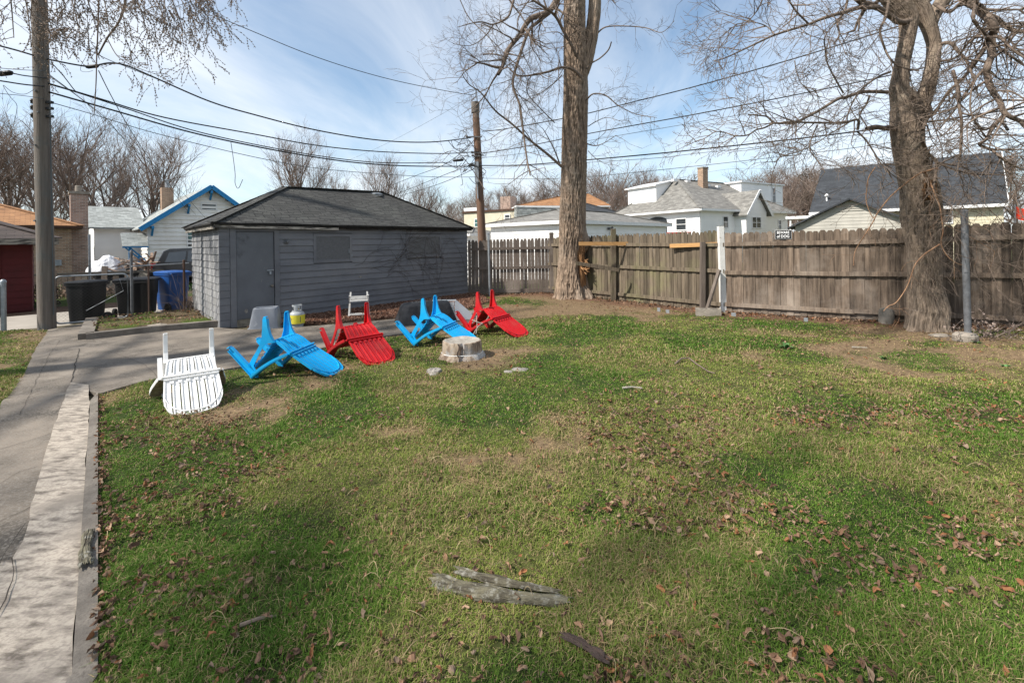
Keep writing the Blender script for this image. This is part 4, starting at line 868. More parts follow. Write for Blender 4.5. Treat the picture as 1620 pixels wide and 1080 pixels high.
chair(C['red'],'red plastic garden chair tipped forward and tied with cord, farthest right of the chairs',G(745,530),rad(-33),near=-1)
# cord round the far red chair
def PX(l,z0=0): return [at(px,py,Y) for px,py,Y in l]
m=MB(); m.tube(PX([(775,490,8.55),(772,503,8.4),(765,510,8.3),(757,516,8.2),(751,524,8.05),(748,532,8.0)]),.008,5); m.tube(PX([(745,505,8.6),(752,508,8.35),(760,511,8.3),(766,509,8.3),(772,505,8.4)]),.008,5); m.tube(PX([(754,494,8.6),(754,505,8.4),(755,517,8.3),(753,528,8.1)]),.007,5)
b=Vector(P3(748,530)); o=m.build('cord',C['rope'],None); tag(o,'grey cord wound through the farthest red chair','cord')
# ------------------------------------------------------------------ small yard objects
def loft(m,secs,k=28,cap=True,tint=None,power=4):
    """secs: (z, halfx, halfy, cx, cy[, power]) superellipse sections"""
    V=[]
    for s_ in secs:
        z,hx,hy,cx_,cy_=s_[:5]; pw=s_[5] if len(s_)>5 else power
        for i in range(k):
            a=2*pi*(i+.5)/k; ca,sa=math.cos(a),math.sin(a); r=(abs(ca)**pw+abs(sa)**pw)**(-1/pw); V.append((cx_+hx*r*ca,cy_+hy*r*sa,z if not callable(z) else z(r*ca,r*sa)))
    m.grid(V,len(secs),k,True,tint)
    if cap: m.add(V[:k],[tuple(range(k-1,-1,-1))],tint); m.add(V[-k:],[tuple(range(k))],tint)
# grey tub upside down
q=P3(413,521); r=empty('plastic_tub',(q.x,q.y+.19,q.z),rad(14),'grey plastic tub standing upside down before the garage door','tub')
m=MB(); loft(m,[(.0,.315,.21,0,0,6),(.02,.315,.21,0,0,6),(.022,.295,.19,0,0,6),(.40,.235,.145,.01,0,6),(.425,.225,.135,.01,0,6),(.435,.21,.12,.01,0,6),(.43,.19,.10,.01,0,6),(.39,.18,.09,.01,0,6)],36); m.build('body',C['grey_pl'],r,smooth=35)
m=MB(); loft(m,[(.388,.17,.082,.01,0),(.394,.17,.082,.01,0)],24); m.build('dirt',C['mulch'],r)
# gas bottle
q=P3(465,518); r=empty('gas_bottle',(q.x,q.y+.15,q.z),rad(-35),'grey propane gas bottle with a yellow sleeve beside the garage door','gas bottle')
R=.152
m=MB(); m.lathe([(.10,0),(.12,0),(.12,.02),(.115,.03),(.135,.045),(.149,.07),(R-.001,.095),(R-.001,.235),(.147,.265),(.130,.295),(.10,.318),(.06,.330),(0,.332)],(0,0,0),40); m.build('body',C['tank_grey'],r,smooth=40)
m=MB(); k=40; Vv=[((R+.002)*math.cos(a),(R+.002)*math.sin(a),z) for z in (.07,.095,.235,.250) for a in np.arange(k)*2*pi/k]; m.grid(Vv,4,k,True); sl_=m.build('sleeve',C['yellow'],r,smooth=True)
m=MB()
def onR(a,z,o=.0035): return ((R+o)*math.cos(a),(R+o)*math.sin(a),z)
a0=rad(-90)+rad(-22)+rad(20); zc=.165
kk=28; Vv=[onR(a0+rr*math.cos(t)/R,zc+rr*math.sin(t)) for rr in (.031,.042) for t in np.arange(kk)*2*pi/kk]; m.grid(Vv,2,kk,True)
for i in range(5): m.poly([onR(a0+(.10+.0)/R*0+rad(28)+x/R,.205-i*.012+z) for x,z in ((-.02,0),(.05-.01*(i%3),0),(.05-.01*(i%3),.003),(-.02,.003))])
m.poly([onR(a0+x/R,.105+z) for x,z in ((-.03,0),(.03,0),(.03,.004),(-.03,.004))])
m.poly([onR(a0+rad(85)+x/R,.10+z) for x,z in ((-.006,0),(.006,0),(.006,.12),(-.006,.12))])
m.build('print',C['navy'],sl_)
ttx=text('3',.066,(0,0,0),C['navy'],sl_,bold=.002,name='lettering'); p_=Vector(onR(a0,zc,.005)); ttx.location=p_; ttx.rotation_euler=(pi/2,0,a0+pi/2)
m=MB()
for (a1,a2,z1,z2) in ((0,360,.322,.345),(20,60,.345,.425),(120,160,.345,.425),(200,240,.345,.425),(290,340,.345,.425),(0,360,.425,.455)):
    n_=max(4,int((a2-a1)/12)); Vv=[(rr*math.cos(rad(a)),rr*math.sin(rad(a)),z) for a in np.linspace(a1,a2,n_) for rr,z in ((.098,z1),(.098,z2),(.093,z2),(.093,z1))]; m.grid(Vv,n_,4,True)
m.build('collar',C['tank_grey'],r)
m=MB(); m.lathe([(.02,.33),(.02,.36),(.03,.362),(.03,.372),(.014,.375),(.014,.40),(.028,.402),(.028,.42),(0,.42)],(0,0,0),12); m.tube([(0,0,.365),(.06,0,.365)],.012,8); m.build('valve',M('brass_valve',(.35,.27,.12),metal=.6,rough=.5),r)
# small folded white stool on the mulch
q=P3(566,503,.03); r=empty('folding_stool',(q.x,q.y+.1,q.z),rad(18),'small white wooden folding chair frame standing on the mulch','folding chair')
for sx in (-.2,.2):
    m=MB(); m.bar((sx*1.15,-.14,0),(sx*.92,.10,.56),.035,.022,up=(0,1,0)); m.build('leg',C['white_fold'],r)
    m=MB(); m.bar((sx*1.02,.16,0),(sx*1.02,-.10,.50),.035,.022,up=(0,1,0)); m.build('leg',C['white_fold'],r)
m=MB(); m.bar((-.20,-.06,.37),(.20,-.06,.37),.19,.022); m.bar((-.21,.06,.43),(.21,.06,.43),.06,.07); m.build('seat',C['white_fold'],r)
m=MB(); m.tube([(-.22,-.12,.05),(.22,-.12,.05)],.014,8); m.tube([(-.2,.14,.04),(.2,.14,.04)],.014,8); m.bar((-.22,0,.06),(.2,.02,.03),.05,.015); m.build('stretcher',C['white_fold'],r)
# black cover lying on the pad, draped over something low
q=P3(660,514); m=MB(); k=56;Vv=[]
hs=[(0,.62,.40),(.04,.615,.395),(.16,.58,.37),(.30,.53,.33),(.38,.50,.31),(.405,.46,.28),(.42,.34,.20),(.432,.15,.09),(.435,.02,.01)]
for j,(z,hx,hy) in enumerate(hs):
    for i in range(k):
        a=2*pi*i/k; ca,sa=math.cos(a),math.sin(a); pw=7; rr=(abs(ca)**pw+abs(sa)**pw)**(-1/pw); fold=.05*(float(vn(a*3.2,1,z))-.5)*(1-z/.44)*2+.05*(float(vn(a*7,z*5,2))-.5)
        Vv.append((hx*rr*ca*(1+fold)+.06*z*0,hy*rr*sa*(1+fold),max(0,z+(.035*(float(vn(hx*ca*5,hy*sa*5,z*3))-.5) if z>.1 else 0)+(.05*hx*rr*ca if z>.3 else 0))))
m.grid(Vv,len(hs),k,True); o=m.build('black_cover',C['tarp'],None,smooth=50,loc=(q.x+.12,q.y+.33,q.z+.02),rz=rad(20)); tag(o,'crumpled black cloth cover over a low box behind the blue chairs','cover')
m=MB(); rg=random.Random(4)
for i in range(26):
    x,y=rg.uniform(-.35,.4),rg.uniform(-.2,.22); s_=rg.uniform(.006,.014); m.box((x-s_,y-s_,.455+.05*x*.8),(x+s_,y+s_*.6,.46+.05*x*.8))
m.build('paint_flakes',C['stone'],o)
# upturned white slatted seat beside the cover
q=P3(700,511); r=empty('slatted_seat',(q.x,q.y+.12,q.z),rad(6),'white plastic slatted seat lying upturned behind the blue chair at the stump','slatted seat')
m=MB()
for i in range(8):
    z=.06+i*.048; t=(z)/.45; m.bar((-.24,.10*t,z),(.24,.10*t,z),.02,.041,up=(0,-.25,1))
m.build('slats',C['white_pl'],r)
m=MB(); m.poly([(-.27,0,0),(-.24,0,.0),(-.21,.12,.45),(-.24,.12,.45)],th=.05,d=(0,-1,0)); m.poly([(.25,.0,.0),(.25,.12,.45),(.30,.14,.44),(.62,.22,.14),(.64,.2,0)],th=.03,d=(0,-1,0)); m.bar((-.24,.11,.455),(.28,.13,.455),.04,.03); m.build('frame',C['white_pl'],r)
# tree stump with a band
q=P3(728,573); cx_,cy_=q.x,q.y+.30; r=empty('tree_stump',(cx_,cy_,q.z-.01),0,'bleached sawn tree stump with a loose band in the lawn','stump'); r.scale=(1,1,.84)
m=MB(); k=96; Vv=[]
prof=[(.36,-.04),(.345,.02),(.33,.06),(.318,.10),(.30,.115),(.295,.15),(.29,.22),(.285,.29),(.28,.315),(.262,.322)]
for j,(rr,z) in enumerate(prof):
    for i in range(k):
        a=2*pi*i/k; n_=float(fbm(math.cos(a)*3+5,math.sin(a)*3,z*1.5,3))-.5; fl_=(.16*(float(vn(math.cos(a)*3.3+9,math.sin(a)*3.3,2))-.4) if z<.11 else 0); cr=-.055*math.exp(-((a-rad(276))/.05)**2)*(1 if z>0 else 0)
        R_=rr*(1+.10*n_)+fl_*max(0,(.12-z)/.16)*.75+cr+.012*(float(vn(a*16,z*3))-.5); Vv.append((R_*math.cos(a),R_*math.sin(a),z+.012*n_))
m.grid(Vv,len(prof),k,True); m.build('body',C['stump'],r,smooth=45)
m=MB(); Vv=[]
for j,f in enumerate((1.0,.93,.8,.5,.2,.02)):
    for i in range(k):
        a=2*pi*i/k; p=np.array(Vv_[i] if False else (0,0)); n_=float(fbm(math.cos(a)*3+5,math.sin(a)*3,.322*1.5,3))-.5; cr=-.055*math.exp(-((a-rad(276))/.05)**2)
        R_=(.262*(1+.10*n_)+cr)*f; Vv.append((R_*math.cos(a),R_*math.sin(a),.325-(.028 if f<.9 else 0)+.02*(float(vn(R_*9*math.cos(a),R_*9*math.sin(a),4))-.5)))
m.grid(Vv,6,k,True); m.build('cut_top',C['stump_top'],r,smooth=60)
m=MB(); Vv=[(.302*(1+.10*(float(fbm(math.cos(a)*3+5,math.sin(a)*3,.2,3))-.5))*math.cos(a)+0,.302*(1+.10*(float(fbm(math.cos(a)*3+5,math.sin(a)*3,.2,3))-.5))*math.sin(a),.112+.006*math.sin(3*a)) for a in np.linspace(0,2*pi,49)]; m.tube(Vv,.008,6); m.build('band',C['post_white'],r)
m=MB(); Vv=[(-.02+.02*math.sin(z*30),-.318+.03*(.3-z)*0-.03*(z<.1),z) for z in np.linspace(0,.33,14)]; m.tube(Vv,.009,6); m.build('vine_stem',C['vine'],r)
# stones and bits by the stump
def stone(px,py,s,lb,mat='stone',sx=1.3,h=.5,seed=0):
    q=P3(px,py); m=MB(); k=14;Vv=[]
    for j,ph in enumerate(np.linspace(-.3,1,6)):
        rr=math.cos(ph*pi/2)+.02
        for i in range(k):
            a=2*pi*i/k; n_=.6+.8*float(vn(math.cos(a)*2+seed,math.sin(a)*2,ph*2)); Vv.append((s*sx*rr*n_*math.cos(a),s*rr*n_*math.sin(a),s*h*math.sin(ph*pi/2)*n_+.012))
    m.grid(Vv,6,k,True); m.add(Vv[-k:],[tuple(range(k))]); o=m.build('stone',C[mat],None,loc=tuple(q),smooth=40); tag(o,lb,'stone')
stone(687,592,.10,'rough pale concrete lump in the grass left of the stump',sx=.9,h=.6,seed=1)
stone(805,590,.045,'small pale stone in the grass right of the stump',seed=4)
stone(823,586,.085,'flat greyish stone flush in the grass right of the stump',h=.25,seed=6)
stone(1487,536,.12,'flat grey stone at the foot of the thick grey tree','block',h=.2,seed=9)
stone(252,521,.16,'brown rounded stone in the bed beside the grey garage','block',sx=1.8,h=.6,seed=12)
# loose bark log in the foreground
def ground_z(x,y): return hz(x,y)+.02
L0=Vector(G(686,930));L1=Vector(G(902,962))
def barklog(name,a,b,r0,r1,mat,label,cat,bow=.03,seed=0,lift=.03,open_=2.2,k=22,n=34,hollow=True,rise=0):
    d=(b-a);Ln=d.length;m=MB();Vv=[]
    for i in range(n):
        t=i/(n-1); w=(r0*(1-t)+r1*t)*(.75+.5*float(vn(t*5+seed,3)))*(1 if .04<t<.96 else .8)
        for layer in (0,1):
            for j in range(k):
                a_=-open_/2+open_*j/(k-1); rg=float(fbm(t*7+seed,a_*7+seed,0,4)); fur=-.42*math.exp(-((a_-.2-.25*math.sin(t*5))/.10)**2)*(1 if t>.08 else .3)
                R=w*(1+.45*(rg-.5)+fur)*(1-.16*layer); end=.05*(float(vn(a_*5,seed+(3 if i else 9)))-.5)*(1 if i in (0,n-1) else 0)
                Vv.append((Ln*t+end,R*math.sin(a_)*1.15+bow*math.sin(pi*t),R*math.cos(a_)*.9+rise*t))
    K=2*k; F=[]
    for i in range(n-1):
        for j in range(k-1):
            o=i*K+j; F.append((o,o+1,o+K+1,o+K)); o+=k; F.append((o+1,o,o+K,o+K+1))
        for j in (0,k-1): o=i*K+j; F.append((o,o+K,o+K+k,o+k) if j==0 else (o+K,o,o+k,o+K+k))
    for i in (0,n-1):
        for j in range(k-1): o=i*K+j; F.append((o+1,o,o+k,o+k+1) if i else (o,o+1,o+k+1,o+k))
    m.add(Vv,F); o=m.build(name,mat,None,smooth=50,loc=(a.x,a.y,ground_z(a.x,a.y)+lift),rz=math.atan2(d.y,d.x)); return tag(o,label,cat)
barklog('fallen_log',L0,L1,.036,.024,C['log_bark'],'lichen grey piece of fallen branch lying in the foreground grass','log',bow=-.025,seed=2,open_=5.2,lift=.012)
barklog('fallen_log',Vector(G(722,915)),Vector(G(884,949)),.024,.015,C['log_bark'],None,None,bow=-.012,seed=7,open_=3.4,lift=.022)
_lg=[o for o in COL.objects if o.name=='fallen_log'][0]; _ls=[o for o in COL.objects if o.name.startswith('fallen_log.')][0]; bpy.context.view_layer.update(); _ls.parent=_lg; _ls.matrix_parent_inverse=_lg.matrix_world.inverted(); _ls.name='bark_strip'
barklog('bark_piece',Vector(G(892,1022)),Vector(G(958,1062)),.022,.024,C['dark_bark'],'dark brown loose bark piece right of the fallen branch at the bottom','bark',bow=.008,seed=5,open_=2.0,lift=.02)
barklog('bark_piece',Vector(G(137,908)),Vector(G(141,853)),.030,.022,C['log_bark'],'grey rolled bark piece on the edging strip','bark',bow=.008,seed=9,open_=2.6,lift=.024)
def stick(pts,r,label,mat='limb',name='fallen_stick',tw=0):
    P=[]; 
    for px,py,h in pts:
        x,y=G(px,py); P.append((x,y,ground_z(x,y)+h))
    c=Vector(P[0]); m=MB(); m.tube([tuple(Vector(p)-c) for p in P],np.linspace(r,r*.5,len(P)),7); o=m.build(name,C[mat],None,loc=tuple(c)); tag(o,label,'stick')
stick([(1068,580,.02),(1078,575,.05),(1090,574,.05),(1103,582,.03),(1120,592,.02),(1131,594,.01)],.014,'curved brown stick on the lawn before the white post')
stick([(985,619,.02),(1000,618,.025),(1016,619,.02)],.013,'short straight pale stick on the lawn left of the curved stick','stump_top')
stick([(1348,553,.02),(1372,554,.02)],.012,'short pale stick on the grass below the concrete cylinder','stump_top')
stick([(1575,545,.04),(1600,540,.08),(1625,528,.14),(1660,520,.2)],.012,'bare branch lying at the fence foot on the right edge')
stick([(1500,538,.02),(1540,548,.03),(1575,541,.05),(1610,550,.03)],.009,'thin dark fallen branch under the right fence')
stick([(380,1003,.02),(410,995,.03),(438,987,.02)],.010,'short brown twig in the lower left grass','limb')
# ------------------------------------------------------------------ wheeled bins
def bin_(mat,px,py,Y,rz_,label,h=1.08,w=.36,d=.40,lidmat=None,tilt=0):
    x,y,z=at(px,py,Y); r=empty('wheeled_bin',(x,y,hz(x,y)),rz_,label,'wheeled bin'); r.rotation_euler=(0,tilt,rz_)
    m=MB(); loft(m,[(.06,w*.82,d*.80,0,0,6),(.10,w*.84,d*.82,0,0,6),(.55,w*.90,d*.90,0,0,6),(.58,w*.94,d*.93,0,0,6),(h*.90,w*.97,d*.97,0,0,6),(h*.905,w*1.05,d*1.05,0,0,6),(h*.95,w*1.05,d*1.05,0,0,6)],36); m.build('body',mat,r,smooth=35)
    m=MB(); loft(m,[(h*.952,w*1.08,d*1.08,0,0,6),(h*.975,w*1.08,d*1.08,0,0,6),(h*1.0,w*.9,d*.9,0,0,6),(h*1.01,w*.5,d*.5,0,0,6)],36); m.box((-w*.9,d*1.0,h*.93),(w*.9,d*1.22,h*.965)); m.build('lid',lidmat or mat,r,smooth=35)
    m=MB(); m.tube([(-w*.8,d*1.22,h*.90),(w*.8,d*1.22,h*.90)],.018,8); m.build('handle',mat,r)
    for sx in (-1,1):
        m=MB(); ang=np.linspace(0,2*pi,19)[:-1]; Vv=[(sx*(w*.86+o),d*.80+.13*f*math.cos(a),.13+.13*f*math.sin(a)) for o,f in ((0,.3),(0,1),(.05,1),(.05,.3)) for a in ang]; m.grid(Vv,4,18,True); m.build('wheel',C['tyre'],r)
    return r
bin_(C['bin_black'],138,505,10.95,UA-rad(40),'black wheeled bin behind the chain-link gate, left of the other black one',h=1.06,w=.27,d=.33)
bin_(C['bin_black'],218,498,12.3,UA+rad(158),'black wheeled bin behind the chain-link fence, next to the blue one',h=1.02,w=.42,d=.42)
bin_(C['bin_blue'],273,488,13.1,UA+rad(200),'blue wheeled bin beside the grey garage',h=1.15,w=.31,d=.38)
# ------------------------------------------------------------------ chain-link gate and fence
def link(m,a,b,z0,z1,r=.0011,s=.072):
    a=Vector(a);b=Vector(b);d=b-a;Ln=d.length;d.normalize();H=z1-z0
    for sg_ in (1,-1):
        t=-H
        while t<Ln:
            s0=max(t,0);s1=min(t+H,Ln)
            if s1>s0:
                za=(s0-t);zb=(s1-t)
                if sg_<0: za=H-za;zb=H-zb
                p=a+d*s0;q=a+d*s1; m.tube([(p.x,p.y,z0+za),(q.x,q.y,z0+zb)],r,3,caps=False)
            t+=s*1.0
g0=Vector(G(87,517));g1=Vector(G(203,506)); r=empty('chain_link_gate',(g0.x,g0.y,hz(*g0)),0,'galvanised chain-link gate standing open across the drive end','gate')
gd=(g1-g0); e1=gd.normalized(); z0,z1=.06,1.10; Lg=gd.length
m=MB(); cr=.10; P=[]
def gp(s,z): return (e1.x*s,e1.y*s,z)
for c_,(cx0,cz0,st) in enumerate(((cr,z0+cr,pi),(Lg-cr,z0+cr,1.5*pi),(Lg-cr,z1-cr,0),(cr,z1-cr,.5*pi))):
    for a in np.linspace(st,st+pi/2,6): P.append(gp(cx0+cr*math.cos(a),cz0+cr*math.sin(a)))
P.append(P[0]); m.tube(P,.019,8,caps=False); m.build('frame',C['galv'],r,smooth=50)
m=MB(); link(m,(0.02*e1.x,.02*e1.y),(e1.x*(Lg-.02),e1.y*(Lg-.02)),z0+.02,z1-.02); m.build('mesh',C['cable'],r)
m=MB(); m.tube([gp(.5,.30),gp(1.15,.70),gp(Lg-.15,1.0)],.006,5); m.build('brace_wire',C['galv'],r)
def post(px,py,h,rr,label,mat='galv',lean=0,cap=True):
    x,y=G(px,py); m=MB(); m.tube([(0,0,-.1),(lean,0,h)],rr,12)
    if cap: m.lathe([(rr*1.15,h-.04),(rr*1.15,h),(rr*.6,h+.03),(0,h+.035)],(lean,0,0),12)
    o=m.build('fence_post',C[mat],None,smooth=40,loc=(x,y,hz(x,y))); return tag(o,label,'post')
post(79.5,517,1.42,.036,'galvanised gate post close beside the wooden utility pole')
post(6,525,1.06,.045,'galvanised post of the chain-link fence at the left edge')
post(209,503,1.62,.030,'dark steel post where the chain-link gate ends','steel_old')
post(292,494,1.35,.026,'thin rusty steel post in front of the blue bin','rust')
post(236,500,1.25,.018,'thin dark stake behind the chain-link fence','rust')
# fence from gate to garage
f0=Vector(G(209,503.5));f1=Vector(G(300,492.5)); r=empty('chain_link_fence',(f0.x,f0.y,hz(*f0)),0,'chain-link fence between the drive gate and the grey garage','fence')
dd=f1-f0; m=MB(); link(m,(0,0),(dd.x,dd.y),.05,1.25,s=.066); m.build('mesh',C['cable'],r); m=MB(); m.tube([(0,0,1.26),(dd.x,dd.y,1.28)],.018,8); m.build('top_rail',C['galv'],r)
f0=Vector(G(6,525));f1=f0+Vector((-2.2,-2.3)); r=empty('chain_link_fence',(f0.x,f0.y,hz(*f0)),0,'chain-link fence leading off at the left edge','fence')
dd=f1-f0; m=MB(); link(m,(0,0),(dd.x,dd.y),.05,.98,s=.066); m.build('mesh',C['cable'],r); m=MB(); m.tube([(0,0,.99),(dd.x,dd.y,.99)],.018,8);m.tube([(-.06,-.06,0),(-.06,-.06,.98)],.022,8); m.build('top_rail',C['galv'],r)
# dry brush tangled in the fence by the blue bin
m=MB(); rg=random.Random(2)
for i in range(60):
    c=Vector((*G(rg.uniform(284,306),rg.uniform(489,498)),0)); P=[];p=Vector((c.x,c.y,0)); v=Vector((rg.uniform(-.5,.5),rg.uniform(-.3,.3),rg.uniform(.6,1.5)))
    for j in range(6): P.append(tuple(p)); p=p+v*.16*rg.uniform(.5,1.3); v=v+Vector((rg.uniform(-.6,.6),rg.uniform(-.6,.6),rg.uniform(-.6,.3)))
    m.tube(P,np.linspace(.006,.002,6),3,caps=False,tint=rg.uniform(.7,2.2))
o=m.build('dry_brush',C['vine'],None); tag(o,'tangle of dry vines on the fence between blue bin and garage','dry vines')
m=MB(); rg=random.Random(6)
for i in range(60):
    c=Vector((*G(rg.uniform(1500,1620),rg.uniform(528,540),.1),.08)); P=[];p=Vector((c.x,c.y+.1,.1)); v=Vector((rg.uniform(-.6,.6),rg.uniform(-.2,.2),rg.uniform(.2,1.0)))
    for j in range(6): P.append(tuple(p)); p=p+v*.10*rg.uniform(.5,1.3); v=v+Vector((rg.uniform(-.6,.6),rg.uniform(-.4,.4),rg.uniform(-.6,.3)))
    m.tube(P,np.linspace(.005,.0015,6),3,caps=False,tint=rg.uniform(.8,2.6))
    for j in (3,4,5):
        q=np.array(P[j]); s_=.025; m.add([q+np.array((rg.uniform(-s_,s_),rg.uniform(-s_,s_),rg.uniform(-s_,s_))) for _ in range(4)],[(0,1,2,3)],tint=rg.uniform(2.5,4.5))
o=m.build('dry_brush',C['vine'],None); tag(o,'dry leafy brush piled at the fence foot beyond the grey tree','dry brush')
# leafy weeds on the lawn
def weed(px,py,s,n,label,seed):
    q=P3(px,py); m=MB(); rg=random.Random(seed)
    for i in range(n):
        a=rg.uniform(0,2*pi); l=s*rg.uniform(.6,1.1); w=s*.13; el=rg.uniform(.4,1.1); d=np.array((math.cos(a)*math.cos(el),math.sin(a)*math.cos(el),math.sin(el))); sd=np.array((-math.sin(a),math.cos(a),0))
        Vv=[];
        for t in np.linspace(0,1,6):
            p=d*l*t+np.array((0,0,-.35*l*t*t)); ww=w*math.sin(pi*min(.97,t*.85+.12)); Vv+=[p-sd*ww,p+sd*ww]
        m.grid(Vv,6,2,tint=rg.uniform(.7,1.3))
    o=m.build('leafy_weed',C['dark_green'],None,loc=(q.x,q.y,q.z+.01)); tag(o,label,'weed')
weed(1243,552,.16,22,'broad leaved green weed tuft on the lawn under the sign',1)
weed(1545,549,.10,16,'small green weed tuft on the lawn below the dull steel post',2)
weed(1398,569,.10,16,'small dark green weed tuft on the lawn below the concrete cylinder',3)
weed(1590,585,.10,14,'green weed tuft on the lawn near the right edge',4)
# ------------------------------------------------------------------ utility poles
def pole(x,y,ztop,r0,r1,lean,mat,label,h0=-.3,k=28,ztint=None):
    root=empty('utility_pole',(x,y,hz(x,y)),0,label,'utility pole'); m=MB(); n=70; Vv=[];T=[]
    for i in range(n):
        t=i/(n-1); z=h0+(ztop-h0)*t; r=r0+(r1-r0)*t
        for j in range(k):
            a=2*pi*j/k; d=1+.06*(float(vn(math.cos(a)*4+3,math.sin(a)*4,z*.35))-.5)-.05*max(0,float(vn(a*9,z*.5,3))-.7)*3; Vv.append((r*d*math.cos(a)+lean[0]*t,r*d*math.sin(a)+lean[1]*t,z)); T.append(ztint(z,a) if ztint else 1)
    m.grid(Vv,n,k,True,tint=T); m.add(Vv[-k:],[tuple(range(k))]); m.build('pole',mat,root,smooth=50); return root
x,y=G(75,520); p1=Vector((x,y)); P1R=pole(x,y,9.6,.150,.12,(-.10,0),C['pole'],'thick grey wooden utility pole at the left beside the drive gate')
m=MB(); 
for z,a in ((3.9,-1.6),(4.6,-1.2),(2.3,-1.9),(5.05,-1.5)): m.box((.15*math.cos(a)-.015-.05,.15*math.sin(a)-.01,z),(.15*math.cos(a)+.015-.05,.15*math.sin(a)+.03,z+.03))
m.build('bolt',C['steel_old'],P1R)
m=MB(); m.tube([(.158,-.02,0.3),(.14,-.02,4.9)],.010,6); m.build('ground_wire',C['cable_grey'],P1R)
m=MB()
for z in (4.55,4.72,4.85): m.bar((-.25,-.02,z),(.20,-.02,z),.06,.05); m.lathe([(.03,0),(.045,.03),(.03,.07)],(-.2,-.05,z),10)
m.build('bracket',C['black'],P1R)
Y2=18.0; q=at(766,388,Y2); p2=Vector((q.x,Y2)); ztop=at(752,162,Y2).z; lx=at(752,162,Y2).x-q.x
P2R=pole(q.x,Y2,ztop,.175,.13,(lx,0),C['pole_red'],'leaning wooden utility pole with tangled cables behind the dark picket fence',ztint=lambda z,a:(1.0 if z<4 else 1.0))
m=MB(); m.lathe([(.16,-.42),(.165,-.40),(.165,0.0),(.10,.02),(0,.02)],(lx,0,ztop),16); m.build('pole_top',C['pole'],P2R,smooth=40)
m=MB(); m.tube([(lx-.14,-.08,ztop+.02),(lx-.06,-.08,ztop+.12),(lx+.02,-.08,ztop+.2),(lx+.02,-.08,ztop+.5),(lx-.25,-.08,ztop+.46)],.018,6); m.tube([(lx+.10,-.08,ztop-.3),(lx+.05,-.08,ztop+.45)],.022,6); m.build('bracket',C['steel_old'],P2R)
m=MB(); zt=at(758,271,Y2).z; dx=at(757,275,Y2).x-q.x; m.box((dx-.13,-.24,zt-.45),(dx+.02,-.15,zt+.35)); m.tube([(dx-.05,-.2,zt-.4),(dx-.02,-.19,zt-1.1)],.03,6); m.build('terminal_box',C['galv'],P2R)
m=MB()
for py,w_ in ((218,.45),(243,.25),(262,.3),(248,.22)):
    c=at(757,py,Y2); m.bar((c.x-q.x-w_,-.16,c.z),(c.x-q.x+.15,-.16,c.z),.05,.05); m.lathe([(.03,0),(.05,.04),(.03,.09)],(c.x-q.x-w_,-.16,c.z-.02),8)
m.build('cross_bracket',C['steel_old'],P2R)
# ------------------------------------------------------------------ overhead cables
pr=(p2-p1).normalized()
def Ypl(px,A=p1,d=pr): # depth where the view ray at column px meets the vertical plane A + s d
    r=ratio(px); s=(r*A.y-A.x)/(d.x-r*d.y); return A.y+s*d.y
p3=Vector((9.8,11.6)); pr2=(p3-p2).normalized()
def smooth_path(P,n=6):
    P=[Vector(p) for p in P]; out=[]
    for i in range(len(P)-1):
        a=P[max(i-1,0)];b=P[i];c=P[i+1];d=P[min(i+2,len(P)-1)]
        for j in range(n):
            t=j/n; out.append(.5*((2*b)+(c-a)*t+(2*a-5*b+4*c-d)*t*t+(3*b-a-3*c+d)*t**3))
    out.append(P[-1]); return out
def cable(pts,r,label,plane='L',mat='cable',name='overhead_cable',grp='overhead cables',k=5,Ys=None):
    W3=[]
    for i,(px,py) in enumerate(pts):
        if Ys: Y=Ys[i]
        else: Y=Ypl(px) if plane=='L' else Ypl(px,p2,pr2)
        W3.append(at(px,py,Y))
    P=smooth_path(W3,7); c=P[0].copy(); m=MB(); m.tube([tuple(p-c) for p in P],r,k,caps=True); o=m.build(name,C[mat],None,smooth=True,loc=tuple(c)); return tag(o,label,'cable' if name=='overhead_cable' else None,grp)
cable([(66,92),(110,101),(140,106)],.018,'black cable from the left pole to the splice box in the twigs')
cable([(-40,63),(0,73),(30,81),(66,92)],.018,'black cable reaching the left pole from the left edge, topmost of those')
cable([(156,103),(175,100),(200,104),(240,121),(330,160),(400,181),(500,206),(600,222),(680,225),(745,218)],.020,'highest thick cable sagging from the splice box to the far pole')
cable([(76,132),(160,157),(260,186),(400,212),(500,230),(600,240),(700,243),(757,240)],.017,'second highest black cable between the two utility poles')
cable([(76,133),(120,146),(200,172),(300,205),(400,228),(500,246),(580,256),(640,258),(715,257)],.014,'black cable between the poles, upper one of the close pair')
cable([(78,146),(180,175),(300,209),(400,231),(500,249),(580,259),(660,263),(755,263)],.020,'thick black cable between the poles, lower one of the close pair')
cable([(80,162),(150,182),(250,212),(400,248),(500,266),(600,275),(690,280),(756,280)],.009,'thin lowest wire between the two utility poles',mat='cable_grey')
cable([(80,98),(100,120),(118,143),(124,146)],.010,'short wire slanting down right of the left pole','L')
cable([(340,25),(400,50),(480,83),(560,110),(640,131),(735,149),(752,148)],.012,'thin high wire coming down to the top of the far pole',Ys=[13,13.7,14.6,15.5,16.4,17.6,18.0])
cable([(752,147),(700,180),(620,223),(560,250),(520,262),(460,268)],.006,'faint thin wire slanting down left from the far pole top',Ys=[18,21,26,31,35,41],mat='cable_grey')
cable([(763,208),(800,204),(889,188),(928,180),(1000,162),(1100,137),(1260,92),(1421,42),(1533,6),(1640,-30)],.018,'highest black cable running right behind the trees','R')
cable([(760,243),(830,232),(929,212),(1000,199),(1100,181),(1260,150),(1405,120),(1520,94),(1640,66)],.017,'second black cable running right behind the trees','R')
cable([(760,250),(840,241),(930,223),(1100,194),(1260,166),(1405,140),(1640,92)],.008,'thin wire running right just under the second black cable','R',mat='cable_grey')
